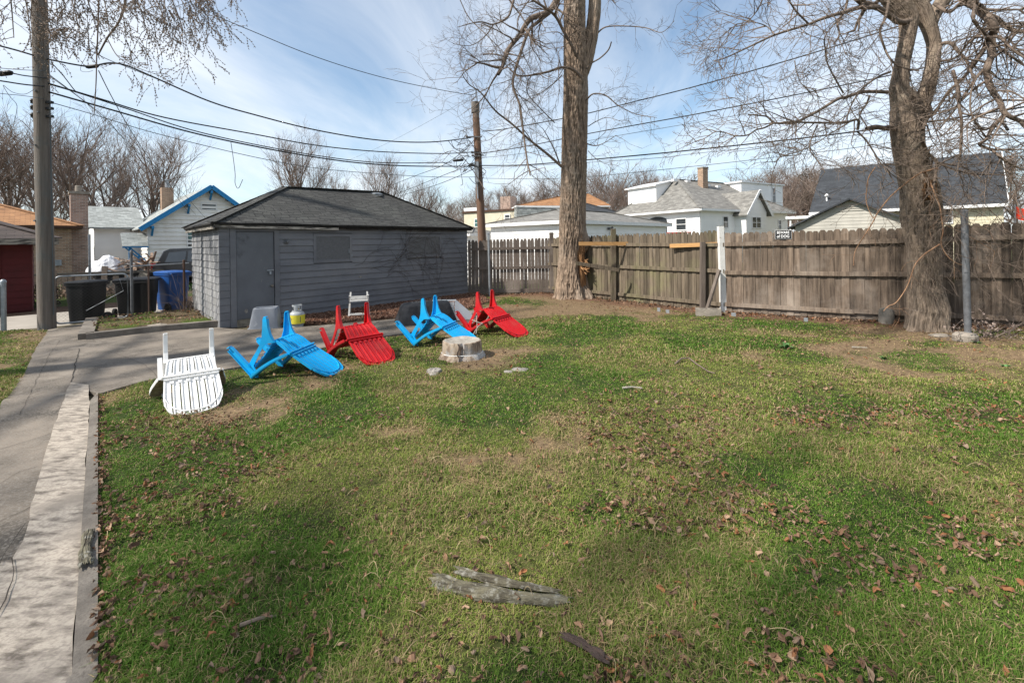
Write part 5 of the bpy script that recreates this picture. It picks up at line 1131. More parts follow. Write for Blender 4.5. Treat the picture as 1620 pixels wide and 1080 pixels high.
cable([(760,262),(830,261),(930,253),(1030,244),(1100,237),(1250,221),(1380,205),(1500,189),(1640,166)],.021,'thick lower black cable running right behind the trees','R')
cable([(760,282),(850,283),(940,279),(1100,263),(1250,246),(1380,230),(1640,190)],.009,'thin lowest wire running right behind the trees','R',mat='cable_grey')
cable([(760,266),(840,262),(930,257),(1040,250),(1100,243),(1300,221),(1640,172)],.008,'thin wire running right close under the thick lower cable','R',mat='cable_grey')
cable([(1060,285),(1150,268),(1250,266),(1400,252),(1640,230)],.012,'distant wire above the far houses on the right',Ys=[46,44,42,38,32],mat='cable_grey')
cable([(750,222),(732,240),(700,262),(660,277),(620,293)],.014,'service cable sloping from the far pole to the dark garage roof, upper one',Ys=[18,19,22,26,30])
cable([(752,258),(715,272),(670,290),(620,310)],.013,'service cable sloping from the far pole to the dark garage roof, middle one',Ys=[18,20,24,29])
cable([(754,265),(720,281),(680,296),(622,313)],.013,'service cable sloping from the far pole to the dark garage roof, lowest one',Ys=[18,20,24,29])
cable([(156,112),(175,150),(200,195),(225,235),(262,288),(300,338)],.011,'wire dropping from the splice box to the blue trimmed house',Ys=[11,12.5,15,18,22,27])
cable([(80,120),(120,150),(170,190),(210,235),(270,285),(325,345)],.009,'wire dropping from the left pole to the blue trimmed house',mat='cable_grey',Ys=[9.85,11,13.5,17,22,27])
cable([(80,122),(140,166),(185,208),(240,262),(310,340)],.007,'thinner wire dropping beside it to the blue trimmed house',mat='cable_grey',Ys=[9.85,12,15,20,27])
cable([(365,223),(369,250),(372,275),(372,290),(377,298),(384,284)],.008,'loose wire hanging straight down from the thick cable above the garage',Ys=[13.2]*6)
cable([(76,124),(40,120),(18,116),(-20,112)],.012,'cable leaving the left pole towards the left edge, with a black sleeve',Ys=[9.8,9.2,8.9,8.3])
cable([(74,137),(40,134),(0,128),(-30,125)],.014,'black cable leaving the left pole at the lower bracket',Ys=[9.8,9.2,8.7,8.2])
cable([(74,112),(40,111),(0,108),(-30,106)],.006,'thin wire leaving the left pole above the black sleeve',Ys=[9.8,9.2,8.7,8.2],mat='cable_grey')
cable([(74,157),(40,152),(0,148),(-30,144)],.006,'thin wire leaving the left pole below the brackets',Ys=[9.8,9.2,8.7,8.2],mat='cable_grey')
cable([(56,140),(40,149),(20,146),(5,135),(15,152),(26,165),(26,178),(22,195)],.005,'loose loop of wire hanging left of the left pole',Ys=[9.6,9.4,9.2,9.1,9.1,9.1,9.1,9.1],mat='cable_grey')
cable([(136,90),(129,103),(128,112),(137,114),(147,112)],.005,'thin loop of wire left of the splice box',Ys=[11]*5,mat='cable_grey')
cable([(80,35),(110,58),(137,77),(170,94),(200,106),(250,126)],.009,'thin wire slanting from the left pole above the splice box',Ys=[9.9,10.5,11,11.5,12,12.6],mat='cable_grey')
cable([(138,78),(143,88),(150,98),(160,106),(170,113)],.005,'short curled wire right of the splice box',Ys=[11]*5,mat='cable_grey')
for px,py,Y,l,rr,lb in ((146,106,11.0,.30,.045,'black splice box on the cable right of the left pole'),(8,117,8.8,.28,.05,'black cable sleeve at the left edge'),(725,254,17.6,.42,.05,'dark splice sleeve on the cable left of the far pole')):
    c=at(px,py,Y); m=MB(); m.tube([(-l/2,0,-.01),(-l/2+.04,0,0),(l/2-.04,0,.02),(l/2,0,.03)],[rr*.5,rr,rr,rr*.5],10); o=m.build('splice_box',C['black'],None,smooth=40,loc=tuple(c)); tag(o,lb,'splice box')
m=MB(); rg=random.Random(9); c0=at(747,245,Y2)
for i in range(16):
    P=[Vector((rg.uniform(-.5,.2),-.2,rg.uniform(-.7,.7)))]
    for j in range(4): P.append(P[-1]+Vector((rg.uniform(-.35,.35),rg.uniform(-.1,.1),rg.uniform(-.35,.3))))
    m.tube([tuple(p) for p in smooth_path(P,5)],.011,4)
o=m.build('cable_loops',C['cable'],None,loc=tuple(c0)); tag(o,'tangle of short cable loops on the leaning far pole','cable loops')
# ------------------------------------------------------------------ trees
class Tw:
    """collects limbs and twigs of one crown"""
    def __init__(s,seed): s.m=MB(); s.r=random.Random(seed); s.n=0
    def path(s,P,r0,r1,k=7,tint=None):
        n=len(P); s.m.tube(P,[r0+(r1-r0)*i/(n-1) for i in range(n)],k,caps=False,tint=tint)
    def twig(s,p,d,ln,r,dp,droop=-.05,wig=.35,kids=3,maxn=9000,bud=0,minr=.0015):
        s.n+=1
        if s.n>maxn: return
        R=s.r; n=5 if ln>.3 else 4; P=[Vector(p)]; d=Vector(d).normalized(); pts=[]
        for i in range(n):
            d=(d+Vector((R.uniform(-wig,wig),R.uniform(-wig,wig),R.uniform(-wig,wig)+droop))*.55).normalized(); P.append(P[-1]+d*ln/n); pts.append((P[-1].copy(),d.copy()))
        s.path([tuple(q) for q in P],r,max(minr,r*.45),3 if r<.012 else (4 if r<.03 else 5),tint=R.uniform(.75,1.3))
        if bud and dp<=1:
            for q,dd in pts:
                for _ in range(2 if bud<2 else 4):
                    e=(dd+Vector((R.uniform(-.9,.9),R.uniform(-.9,.9),R.uniform(-.9,.4)))).normalized(); b_=R.uniform(.012,.026); s.m.tube([tuple(q),tuple(q+e*b_*.6),tuple(q+e*b_*1.5)],[.0025,.0075,.002],4,caps=False,tint=R.uniform(1.0,2.2))
        if dp>0:
            for i in range(kids+(R.random()<.5)):
                q,dd=pts[R.randrange(max(1,n//4),n)] if i else pts[-1]
                sd=Vector((R.uniform(-1,1),R.uniform(-1,1),R.uniform(-.8,1))); sd=(sd-dd*sd.dot(dd)).normalized()
                s.twig(q,dd*R.uniform(.6,1.2)+sd*R.uniform(.4,1.0),ln*R.uniform(.5,.8),max(minr,r*R.uniform(.4,.62)),dp-1,droop,wig,kids,maxn,bud,minr)
    def along(s,P,n,ln,r,dp,t0=.15,**kw):
        R=s.r; N_=len(P)
        for i in range(n):
            t=t0+(1-t0)*(i+R.random())/n; f=t*(N_-1); j=min(N_-2,int(f)); q=Vector(P[j]).lerp(Vector(P[j+1]),f-j); dd=(Vector(P[j+1])-Vector(P[j])).normalized()
            sd=Vector((R.uniform(-1,1),R.uniform(-1,1),R.uniform(-1,1))); sd=(sd-dd*sd.dot(dd)).normalized(); s.twig(q,dd*R.uniform(.2,1)+sd,ln*R.uniform(.5,1.25),r*R.uniform(.7,1.2),dp,**kw)
def trunk_mesh(secs,k,step,furrow,fscale,mat,name,parent,origin,flare=None,seed=0,twist=.0):
    """secs: list of (center Vector, radius) from the base up; bark relief as real displacement"""
    cs=[Vector(c) for c,_ in secs]; rr=[r for _,r in secs]; cum=[0]
    for a,b in zip(cs[:-1],cs[1:]): cum.append(cum[-1]+(b-a).length)
    n=int(cum[-1]/step); s=np.linspace(0,cum[-1],n); ca=np.array([tuple(c) for c in cs]); cc=np.stack([np.interp(s,cum,ca[:,i]) for i in range(3)],1); R=np.interp(s,cum,rr)
    ker=np.ones(9)/9; 
    for i in range(3): cc[4:-4,i]=np.convolve(cc[:,i],ker,'valid')
    R[4:-4]=np.convolve(R,ker,'valid')
    T=np.gradient(cc,axis=0);T/=np.linalg.norm(T,axis=1)[:,None]; A=np.cross(T,np.tile([0,1.,0],(n,1)));A/=np.linalg.norm(A,axis=1)[:,None];B=np.cross(T,A)
    an=np.arange(k)*2*pi/k; AA,SS=np.meshgrid(an,s); CX=np.cos(AA);SY=np.sin(AA); Z=SS
    rad_=R[:,None]
    u=CX*fscale*1.3+seed;v=SY*fscale*1.3; w=Z*fscale*.40
    warp=(fbm(CX*2+seed,SY*2,Z*1.2,2)-.5)*1.6
    rid=1-np.abs(2*fbm(u+warp,v+warp,w,3)-1)*2.4
    rid2=1-np.abs(2*vn(u*2.3+9,v*2.3+warp,w*2.0)-1)*1.3
    disp=furrow*(rid-.4)+furrow*.42*(rid2-.4)+rad_*.10*(fbm(CX*1.2+3+seed,SY*1.2,Z*.8,2)-.5)
    Rm=rad_+disp
    if flare is not None: Rm=Rm+flare(AA,Z)
    V=cc[:,None]+Rm[...,None]*(A[:,None]*CX[...,None]+B[:,None]*SY[...,None])
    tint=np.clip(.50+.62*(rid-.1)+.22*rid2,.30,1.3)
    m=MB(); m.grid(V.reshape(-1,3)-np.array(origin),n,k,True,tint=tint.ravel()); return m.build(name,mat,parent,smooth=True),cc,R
def traced(l,scale,ox,oy,Y0,dY=None,amp=.5,seed=0,dens=5):
    P=[]
    for i,(x,y) in enumerate(l):
        Y=(Y0 if dY is None else Y0+dY*i/(len(l)-1))+amp*(float(vn(i*.8+seed,seed*3.1))-.5); P.append(at(x/scale+ox,y/scale+oy,Y))
    return [tuple(p) for p in smooth_path(P,dens)]
def limb_from(tw,l,scale,ox,oy,Y0,r0,r1,ntw,ln,dp,dY=None,seed=0,k=8,origin=(0,0,0),**kw):
    P=traced(l,scale,ox,oy,Y0,dY,seed=seed); P=[tuple(np.array(p)-np.array(origin)) for p in P]
    tw.path(P,r0,r1,k); tw.along(P,ntw,ln,max(.008,r1*.85),dp,minr=.0027,**kw); return P
# --- furrowed tree in the middle
TB=Vector((*G(907,474),0)); Yt=TB.y+.45; TBx=at(907,474,Yt).x; org=(TBx,Yt,0)
root=empty('furrowed_tree',org,0,'large furrowed brown tree with a split trunk at the fence corner','tree')
def sec(py,l,r,Y=None):
    Y=Y or Yt; a=at(l,py,Y);b=at(r,py,Y); return ((a+b)/2,(b.x-a.x)/2)
secs=[(Vector((TBx,Yt,-.1)),.60),(Vector((TBx,Yt,.08)),.53)]+[sec(p,l,r) for p,l,r in ((455,880,932),(430,883,927),(400,885,923),(370,885,925),(340,886,925),(300,888,926),(250,889,927),(200,890,928),(150,892,929),(110,893,928),(60,893,925),(0,893,925),(-120,894,922),(-260,896,918))]
def fl1(A_,Z):
    f=np.exp(-Z/.35); lob=.10*np.sin(A_*3+.6)+.07*np.sin(A_*7+2)+.04*np.sin(A_*11)
    bul=.20*np.exp(-((Z-1.78)/.28)**2)*np.exp(-((((A_-rad(180)+pi)%(2*pi))-pi)/.5)**2)
    # hollow on the right front side
    hol=-.24*np.exp(-((Z-.98)/.62)**4)*np.exp(-((((A_-SPL+pi)%(2*pi))-pi)/.40)**2)
    return f*lob+bul+hol
SPL=rad(138)
tr,cc1,R1_=trunk_mesh(secs,260,.018,.034,10,C['bark1'],'trunk',root,org,fl1,seed=3)
# second stem forking right
sec2=[(Vector(at(912,140,Yt+.1)),.17)]+[sec(p,l,r,Yt+.1) for p,l,r in ((100,917,937),(60,926,945),(20,931,950),(-60,936,952),(-200,950,965))]
trunk_mesh(sec2,120,.03,.022,5,C['bark1'],'side_stem',root,org,None,seed=8)
# broken orange heartwood
m=MB(); rg=random.Random(15)
def tp(z,ang,rr): 
    i=int(np.argmin(np.abs(cc1[:,2]-z))); return Vector((cc1[i,0]+rr*math.cos(ang),cc1[i,1]+rr*math.sin(ang),z))-Vector(org)
for i in range(230):
    z=rg.uniform(.25,1.85); an=rad(-38)+rg.uniform(-.40,.42)*(1-abs(z-1)*.35); r0=rg.uniform(.31,.40); p=tp(z,an,r0); l=rg.uniform(.15,.55); d=Vector((rg.uniform(-.05,.08),rg.uniform(-.05,.05),1)); m.tube([tuple(p-d*l*.5),tuple(p),tuple(p+d*l*.5)],[.006,rg.uniform(.016,.034),.004],5,tint=rg.uniform(.6,1.25))
for i in range(90):
    p=tp(rg.uniform(.80,1.15),rad(-34)+rg.uniform(-.4,.4),rg.uniform(.38,.48)); d=Vector((rg.uniform(0,1),rg.uniform(-1,.0),rg.uniform(-.8,.6))); l=rg.uniform(.05,.17); m.tube([tuple(p),tuple(p+d*l*.5),tuple(p+d*l)],[.018,.014,.003],4,tint=rg.uniform(.7,1.5))
m.build('split_wood',C['rotwood'],root)
tw=Tw(31); kw=dict(droop=-.03,wig=.25,kids=2,maxn=9000)
O=org
for (l,Y0,dY,r0,r1,nt,ln,dp,sd) in (
 ([(665,-60),(650,0),(600,70),(500,110),(440,200),(370,290),(345,370),(318,425)],Yt,-1.2,.11,.045,14,.8,3,1),
 ([(610,75),(540,130),(490,180),(430,350),(400,480),(440,600),(460,750),(480,900),(500,1000)],Yt-.4,-1.5,.055,.018,26,.9,3,2),
 ([(770,340),(740,270),(690,180),(640,90),(560,30),(480,-20)],Yt-.3,-1.2,.05,.03,14,.9,3,3),
 ([(790,440),(740,395),(680,385),(600,410),(500,430),(430,430),(380,390)],Yt-.35,-1.4,.05,.015,16,.8,3,4),
 ([(680,950),(600,880),(500,800),(400,710),(300,630),(220,530),(150,480),(110,420)],Yt-.2,-1.2,.045,.010,26,.9,3,5),
 ([(820,390),(850,360),(900,330),(945,285),(962,240)],Yt-.3,-.5,.025,.018,1,.3,1,6),
 ([(820,570),(860,535),(930,545),(1000,600),(1100,650),(1220,670)],Yt-.2,-1.0,.025,.007,16,.5,3,7),
 ([(875,200),(930,155),(1050,150),(1160,160),(1250,185),(1320,120)],Yt,-1.0,.025,.007,12,.45,2,8),
 ([(825,820),(870,830),(920,815),(990,770)],Yt-.2,-.8,.020,.007,9,.5,2,9),
 ([(420,-60),(395,40),(370,100),(290,140),(210,125),(90,155)],Yt-.8,-1.0,.04,.009,14,.7,3,10),
 ([(290,140),(240,210),(160,260),(60,250)],Yt-1.2,-.5,.018,.006,9,.6,3,11),
 ([(360,-40),(400,30),(440,80),(470,130),(520,260)],Yt-.8,-.4,.030,.012,10,.7,3,12),
 ([(230,310),(300,310),(360,330),(430,370),(470,420)],Yt-1.2,-.2,.022,.010,9,.6,3,13),
 ([(640,700),(560,620),(480,520),(520,420),(640,450)],Yt-.8,-.6,.018,.006,10,.6,3,14),
 ([(680,430),(640,470),(560,530),(500,550)],Yt-.4,-.6,.018,.007,8,.5,3,15),
 ([(100,0),(150,100),(240,190),(330,280),(400,350),(470,420)],Yt-1.0,-.5,.014,.009,12,.6,3,16),
 ([(670,940),(640,860),(600,780),(570,730)],Yt-.3,-.5,.025,.008,8,.5,3,17),
 ([(830,720),(880,690),(940,670),(1010,690)],Yt-.2,-.5,.014,.005,8,.4,2,18),
 ([(830,860),(870,900),(920,930),(960,940)],Yt-.2,-.5,.012,.004,6,.4,2,19),
 ([(880,0),(920,-40),(960,-10),(985,20)],Yt,-.5,.02,.006,8,.4,2,20),
 ([(240,1080),(180,980),(120,900),(60,860),(0,880)],Yt-.5,-.5,.014,.005,8,.6,2,21),
 ([(560,700),(450,720),(350,740),(260,800),(240,780)],Yt-.8,-.5,.014,.005,10,.6,3,22)):
    limb_from(tw,l,3.6,700,0,Y0,r0,r1,nt,ln,dp,dY=dY,seed=sd,origin=O,**kw)
# high crown outside the frame, for the shadows it throws
for i in range(9):
    a=i*2.4; z=9.5+i*.6; p=Vector((rg.uniform(-.1,.1)+.3*(i%2),0,z)); P=[p]; d=Vector((math.cos(a),math.sin(a),.55)).normalized()
    for j in range(7): P.append(P[-1]+d*.55); d=(d+Vector((rg.uniform(-.3,.3),rg.uniform(-.3,.3),rg.uniform(-.05,.25)))).normalized()
    tw.path([tuple(q) for q in P],.09,.03,6); tw.along([tuple(q) for q in P],5,1.2,.018,1,t0=.3,droop=.05,wig=.4,kids=2,maxn=14000)
tw.m.build('crown',C['limb'],root,smooth=True)
# --- grey tree on the right
YT=8.15; X0=at(1466,524,YT).x; org2=(X0,YT,hz(X0,YT)); O=org2
root2=empty('grey_tree',org2,0,'thick grey brown tree with forked trunk and hanging twigs at the right fence','tree')
s2=[(Vector((X0,YT,-.05)),.40),(Vector((X0,YT,.15)),.35)]+[sec(p,l,r,YT) for p,l,r in ((490,1438,1500),(450,1439,1487),(400,1438,1484),(350,1434,1484),(300,1428,1483),(260,1420,1468),(230,1414,1460),(200,1411,1459),(170,1411,1458),(140,1408,1436),(100,1416,1438),(60,1424,1447),(30,1424,1452),(10,1407,1440),(-10,1388,1412),(-40,1350,1380),(-110,1320,1340))]
def fl2(A_,Z): return np.exp(-Z/.30)*(.05*np.sin(A_*4+1)+.035*np.sin(A_*7+.3)+.0)+.05*np.exp(-((Z-2.1)/.35)**2)*(.5+.5*np.sin(A_*9))
trunk_mesh([(c,r*.86) for c,r in s2],220,.013,.013,13,C['bark2'],'trunk',root2,org2,fl2,seed=21)
s3=[sec(p,l,r,YT+.05) for p,l,r in ((215,1432,1458),(185,1440,1466),(160,1448,1472),(135,1458,1480),(100,1466,1486),(70,1468,1488),(45,1460,1482),(20,1448,1474),(0,1436,1462),(-30,1410,1440),(-80,1395,1420),(-160,1390,1410))]
trunk_mesh([(c,r*.86) for c,r in s3],120,.016,.010,10,C['bark2'],'side_stem',root2,org2,None,seed=25)
s4=[sec(p,l,r,YT+.15) for p,l,r in ((40,1462,1480),(20,1470,1488),(5,1480,1500),(-30,1500,1518),(-90,1530,1545))]
trunk_mesh(s4,80,.02,.010,6,C['bark2'],'side_stem',root2,org2,None,seed=27)
tw=Tw(77); kw=dict(droop=-.06,wig=.25,kids=2,maxn=11000); Z7=3.115
L7=(
 ([(950,455),(880,452),(820,455),(740,480),(700,490),(600,550),(500,600),(440,607),(390,605),(360,580),(340,572),(260,565)],YT,-1.2,.034,.010,26,.45,3,1),
 ([(965,628),(930,632),(890,625),(842,634)],YT-.1,-.2,.050,.030,1,.1,0,2),
 ([(800,640),(805,600),(790,590),(730,605),(600,605),(500,602),(480,598)],YT-.3,-.5,.022,.014,14,.45,3,3),
 ([(1085,95),(1010,110),(960,80),(900,40),(850,38),(800,40),(740,60),(700,70),(620,95),(560,120),(400,170),(300,215),(150,285),(90,300)],YT,-1.4,.055,.006,40,.6,3,4),
 ([(900,40),(850,20),(820,15),(770,-30)],YT-.2,-.4,.05,.04,6,.5,3,5),
 ([(390,605),(340,630),(300,640),(260,665),(200,670),(150,655),(100,650),(50,680),(0,700)],YT-1.2,-.3,.014,.005,18,.35,3,6),
 ([(1205,225),(1230,212),(1265,218),(1300,260),(1330,290),(1355,345),(1372,392)],YT+.1,-.6,.036,.014,12,.5,3,7),
 ([(1290,-50),(1330,0),(1380,30),(1410,60),(1460,110),(1475,150),(1455,200),(1460,270),(1440,330),(1440,380),(1465,450),(1500,500),(1520,550),(1560,580),(1640,610)],YT-.3,-1.0,.075,.028,26,.55,3,8),
 ([(1400,30),(1440,70),(1500,110),(1560,150),(1640,158)],YT-.6,-.4,.045,.022,10,.55,3,9),
 ([(1445,210),(1400,280),(1350,350),(1300,405),(1250,450),(1210,510),(1180,560),(1140,590),(1120,650)],YT-.5,.3,.032,.016,20,.5,3,10),
 ([(1270,350),(1290,430),(1300,520),(1312,600),(1310,700),(1305,790)],YT-.7,-.3,.026,.014,16,.5,3,11),
 ([(1530,555),(1500,590),(1460,640),(1430,690),(1400,712),(1460,740),(1500,770),(1540,800),(1600,830)],YT-1.0,-.4,.028,.014,16,.5,3,12),
 ([(750,0),(735,60),(700,110),(710,170),(680,220)],YT-.5,-.4,.020,.010,9,.35,2,13),
 ([(960,-40),(940,80),(910,150),(930,230),(960,290),(1010,330),(1100,350)],YT-.6,-.2,.022,.012,14,.5,3,14),
 ([(960,355),(900,380),(830,430),(790,480),(760,540),(740,600)],YT-.2,-.6,.020,.008,14,.5,3,15),
 ([(730,460),(690,390),(650,310),(640,240),(640,180),(700,100)],YT-.6,-.4,.014,.008,14,.5,3,16),
 ([(860,470),(840,520),(810,560),(830,600),(870,660)],YT-.4,-.3,.016,.007,10,.45,3,17),
 ([(1120,640),(1140,590),(1165,560),(1150,500),(1140,440),(1160,380)],YT-.35,.1,.026,.014,8,.5,3,18),
 ([(800,650),(840,690),(880,750),(910,800),(950,850),(980,900)],YT-.4,-.4,.015,.006,12,.5,3,19),
 ([(600,620),(570,690),(565,740),(600,790),(640,850)],YT-.9,-.3,.012,.005,12,.45,3,20),
 ([(550,730),(500,750),(430,770),(390,800)],YT-1.0,-.2,.010,.005,7,.4,2,21),
 ([(1380,30),(1370,90),(1400,140),(1450,190),(1500,240),(1560,280),(1630,330)],YT-.9,-.3,.028,.014,14,.55,3,22),
 ([(1480,180),(1520,200),(1560,240),(1640,300)],YT-1.0,-.4,.022,.012,10,.5,3,23),
 ([(1440,320),(1380,390),(1320,480),(1280,540),(1200,640)],YT-.8,-.1,.024,.010,14,.5,3,24),
 ([(490,300),(500,360),(530,420),(600,440)],YT-1.0,-.3,.008,.004,9,.4,3,25),
 ([(1100,40),(1150,0),(1180,-40)],YT,.2,.06,.05,2,.4,2,26),
 ([(1180,20),(1250,60),(1300,20),(1360,-20)],YT-.1,-.6,.03,.02,8,.5,3,27),
 ([(390,170),(350,130),(280,110),(200,120)],YT-1.2,-.3,.010,.005,9,.45,3,28),
 ([(560,120),(500,60),(460,0),(430,-60)],YT-.9,-.4,.014,.012,10,.5,3,29),
 ([(330,0),(300,60),(240,120),(160,140)],YT-1.2,-.3,.010,.004,12,.45,3,30),
 ([(1210,230),(1190,290),(1230,300),(1290,280),(1340,220),(1400,170),(1450,150)],YT-.2,-.6,.024,.012,10,.5,3,31),
 ([(1540,640),(1500,600),(1420,640),(1360,560),(1360,450),(1390,380)],YT-.9,-.3,.020,.009,12,.5,3,32),
 ([(1120,700),(1150,760),(1190,800),(1180,880),(1170,940)],YT-.4,-.1,.030,.018,8,.45,3,33),
 ([(1190,800),(1260,830),(1330,850),(1400,860),(1520,860)],YT-.4,-.5,.020,.008,12,.45,3,34))
for (l,Y0,dY,r0,r1,nt,ln,dp,sd) in L7: limb_from(tw,l,Z7,1100,0,Y0,r0,r1,nt,ln,dp,dY=dY,seed=sd+40,origin=O,**kw)
# small epicormic shoots matted round the trunk
for i in range(90):
    py=tw.r.uniform(290,470); px=tw.r.uniform(1452,1480); p=at(px,py,YT-.27)-Vector(O); tw.twig(p,(tw.r.uniform(-1,1),tw.r.uniform(-.9,-.1),tw.r.uniform(-1,.6)),tw.r.uniform(.12,.45),.004,1,droop=-.15,wig=.6,kids=2,maxn=20000)
for i in range(60):
    py=tw.r.uniform(200,420); px=tw.r.uniform(1480,1620); p=at(px,py,YT-tw.r.uniform(.2,1.3))-Vector(O); tw.twig(p,(tw.r.uniform(-1,1),tw.r.uniform(-.7,.3),tw.r.uniform(-1,.3)),tw.r.uniform(.4,.9),.006,2,droop=-.1,wig=.5,kids=3,maxn=26000)
for i in range(9):
    a=i*2.4; z=6.8+i*.6; p=Vector((-.3-.35*(i%3),.1,z-.6)); P=[p]; d=Vector((math.cos(a),math.sin(a),.5)).normalized()
    for j in range(7): P.append(P[-1]+d*.5); d=(d+Vector((rg.uniform(-.3,.3),rg.uniform(-.3,.3),rg.uniform(-.05,.25)))).normalized()
    tw.path([tuple(q) for q in P],.08,.02,6); tw.along([tuple(q) for q in P],4,1.0,.015,1,t0=.3,droop=.05,wig=.4,kids=2,maxn=32000)
tw.m.build('crown',C['limb'],root2,smooth=True)
# peeled tan branches hanging in front of the grey trunk
tw=Tw(5)
for l,r0,r1,Y0,sd in (([(970,170),(900,190),(840,210),(770,255),(700,310),(620,380),(560,450),(510,520),(480,580),(430,660),(360,770),(340,830),(336,905)],.015,.006,YT-.55,1),([(875,205),(910,270),(950,370),(985,460),(1000,560),(1010,650),(995,740),(1040,830),(1100,880),(1160,905)],.014,.005,YT-.5,2),([(985,745),(930,780),(870,820),(820,870),(790,920),(740,1060),(660,1180),(600,1210),(560,1250)],.011,.006,YT-.55,3),([(500,165),(450,240),(435,330),(430,420),(460,510),(490,550)],.009,.006,YT-.7,4),([(1030,600),(1130,650),(1250,710),(1400,800)],.007,.004,YT-.6,5)):
    P=traced(l,4.765,1280,230,Y0,-.1,amp=.2,seed=sd); P=[tuple(np.array(p)-np.array(O)) for p in P]; tw.path(P,r0,r1,7)
    tw.along(P,5,.3,.003,1,droop=-.2,wig=.5,kids=2)
tw.m.build('peeled_branch',C['twig_tan'],root2,smooth=True)
m=MB(); c=at(1470,300,YT-.26)-Vector(O)
for i in range(60): 
    a=rg.uniform(-1,1); m.tube([(c.x+a*.09,c.y+rg.uniform(-.02,.04),c.z+rg.uniform(-.2,.2)),(c.x+a*.11,c.y-.01,c.z+rg.uniform(-.2,.2)),(c.x+a*.12+rg.uniform(-.03,.03),c.y-.05,c.z+rg.uniform(-.3,.25))],[.012,.014,.003],5,tint=rg.uniform(.15,.9))
m.build('broken_wood',C['rotwood'],root2)
# --- budding tree whose branches hang in at the upper left; its trunk stands left of the frame
bx,by=-10.6,4.6; root3=empty('budding_tree',(bx,by,0),0,'budding tree whose twigs hang into the upper left of the sky','tree'); O=(bx,by,0)
trunk_mesh([(Vector((bx,by,-.1)),.42),(Vector((bx,by,.4)),.32),(Vector((bx+.1,by,3)),.27),(Vector((bx+.3,by,6)),.22),(Vector((bx+.2,by,9)),.14),(Vector((bx+.2,by,12)),.05)],90,.06,.02,6,C['bark2'],'trunk',root3,O,None,seed=31)
tw=Tw(99); R=tw.r
def L3(pts,r0,r1):
    P=[tuple(p) for p in smooth_path([Vector(p)-Vector(O) for p in pts],6)]; tw.path(P,r0,r1,7); return P
tops=[]
for px,py,Y in ((60,-60,8),(150,-60,8),(215,-60,8.2),(285,-60,8.2),(20,-60,7.4),(330,-70,8.6),(110,-60,7.6),(250,-60,7.4)):
    e=at(px,py,Y); tops.append(e); L3([(bx+.2,by,6.5+R.uniform(-.6,1.5)),((bx+e.x)/2,(by+e.y)/2+.2,7.6+R.uniform(-.2,.8)),tuple(e)],.06,.022)
for (px0,px1,py1,Y) in ((-60,10,34,7.5),(10,22,60,7.2),(40,70,50,7.0),(30,50,75,7.9),(60,48,30,7.4),(90,125,45,7.8),(110,150,36,7.6),(150,175,60,8.4),(170,200,52,7.9),(190,235,60,8.2),(215,270,62,8.1),(240,290,50,8.0),(260,320,42,8.3),(285,335,20,8.2),(300,340,-5,8.5),(130,115,30,7.1),(20,-10,30,7.8),(330,345,-15,8.6),(200,215,20,7.5),(255,262,30,7.7),(95,80,20,8.1),(230,300,20,7.8)):
    a=at(px0,-40,Y+.2);b=at((px0*.4+px1*.6),(py1-40)*.45-8,Y);c=at(px1,py1,Y-.1); P=L3([a,b,c],.015,.005)
    tw.along(P,8,.46,.0056,2,t0=.0,droop=-.22,wig=.35,kids=2,maxn=9000,bud=1,minr=.0026)
# two thicker hanging stems by the splice
P=L3([at(197,-20,9),at(198,5,9),at(188,35,9),at(170,60,9.1),(at(156,86,9.2))],.026,.014)
P=L3([at(158,-20,9),at(156,10,9),at(155,45,9),at(153,90,9.1),at(152,130,9.1),at(149,180,9.1)],.016,.008)
P=L3([at(170,62,9.1),at(185,88,9.1),at(205,102,9.1),at(230,112,9.1),at(253,120,9.2)],.009,.004); tw.along(P,9,.25,.004,1,droop=-.15,bud=1)
for i in range(13):   # upper crown, out of frame
    a=i*2.4; z=4.5+i*.28; P=[Vector((.2,0,z))]; d=Vector((math.cos(a),math.sin(a),.45)).normalized()
    for j in range(8): P.append(P[-1]+d*.55*(1.2-i*.02)); d=(d+Vector((R.uniform(-.25,.25),R.uniform(-.25,.25),R.uniform(-.1,.2)))).normalized()
    if math.cos(a)>.2 and math.sin(a)>.1: continue
    tw.path([tuple(q) for q in P],.09,.03,6); tw.along([tuple(q) for q in P],5,1.2,.02,1,t0=.3,droop=.0,wig=.4,kids=2,maxn=16000)
tw.m.build('crown',C['limb'],root3,smooth=True)
# --- a bare yard tree behind the camera; it throws the soft branch shadows over the foreground lawn
bx,by=-8.6,-3.6; root4=empty('bare_tree',(bx,by,0),0,'tall bare tree standing behind the viewpoint left of the walk','tree'); O=(bx,by,0)
trunk_mesh([(Vector((bx,by,-.1)),.5),(Vector((bx,by,.5)),.40),(Vector((bx,by,3)),.34),(Vector((bx+.2,by,6)),.28),(Vector((bx+.2,by,9)),.2),(Vector((bx+.2,by,14)),.06)],90,.08,.02,6,C['bark2'],'trunk',root4,O,None,seed=41)
tw=Tw(123); R=tw.r
for i in range(15):
    a=i*2.4+.5; z=5+i*.33; P=[Vector((.1,0,z))]; d=Vector((math.cos(a),math.sin(a),.5)).normalized()
    for j in range(8): P.append(P[-1]+d*.62*(1.2-i*.02)); d=(d+Vector((R.uniform(-.3,.3),R.uniform(-.3,.3),R.uniform(-.1,.25)))).normalized()
    tw.path([tuple(q) for q in P],.13,.04,7); tw.along([tuple(q) for q in P],6,1.6,.034,2,t0=.25,droop=.0,wig=.4,kids=1,maxn=12000)
tw.m.build('crown',C['limb'],root4,smooth=True)
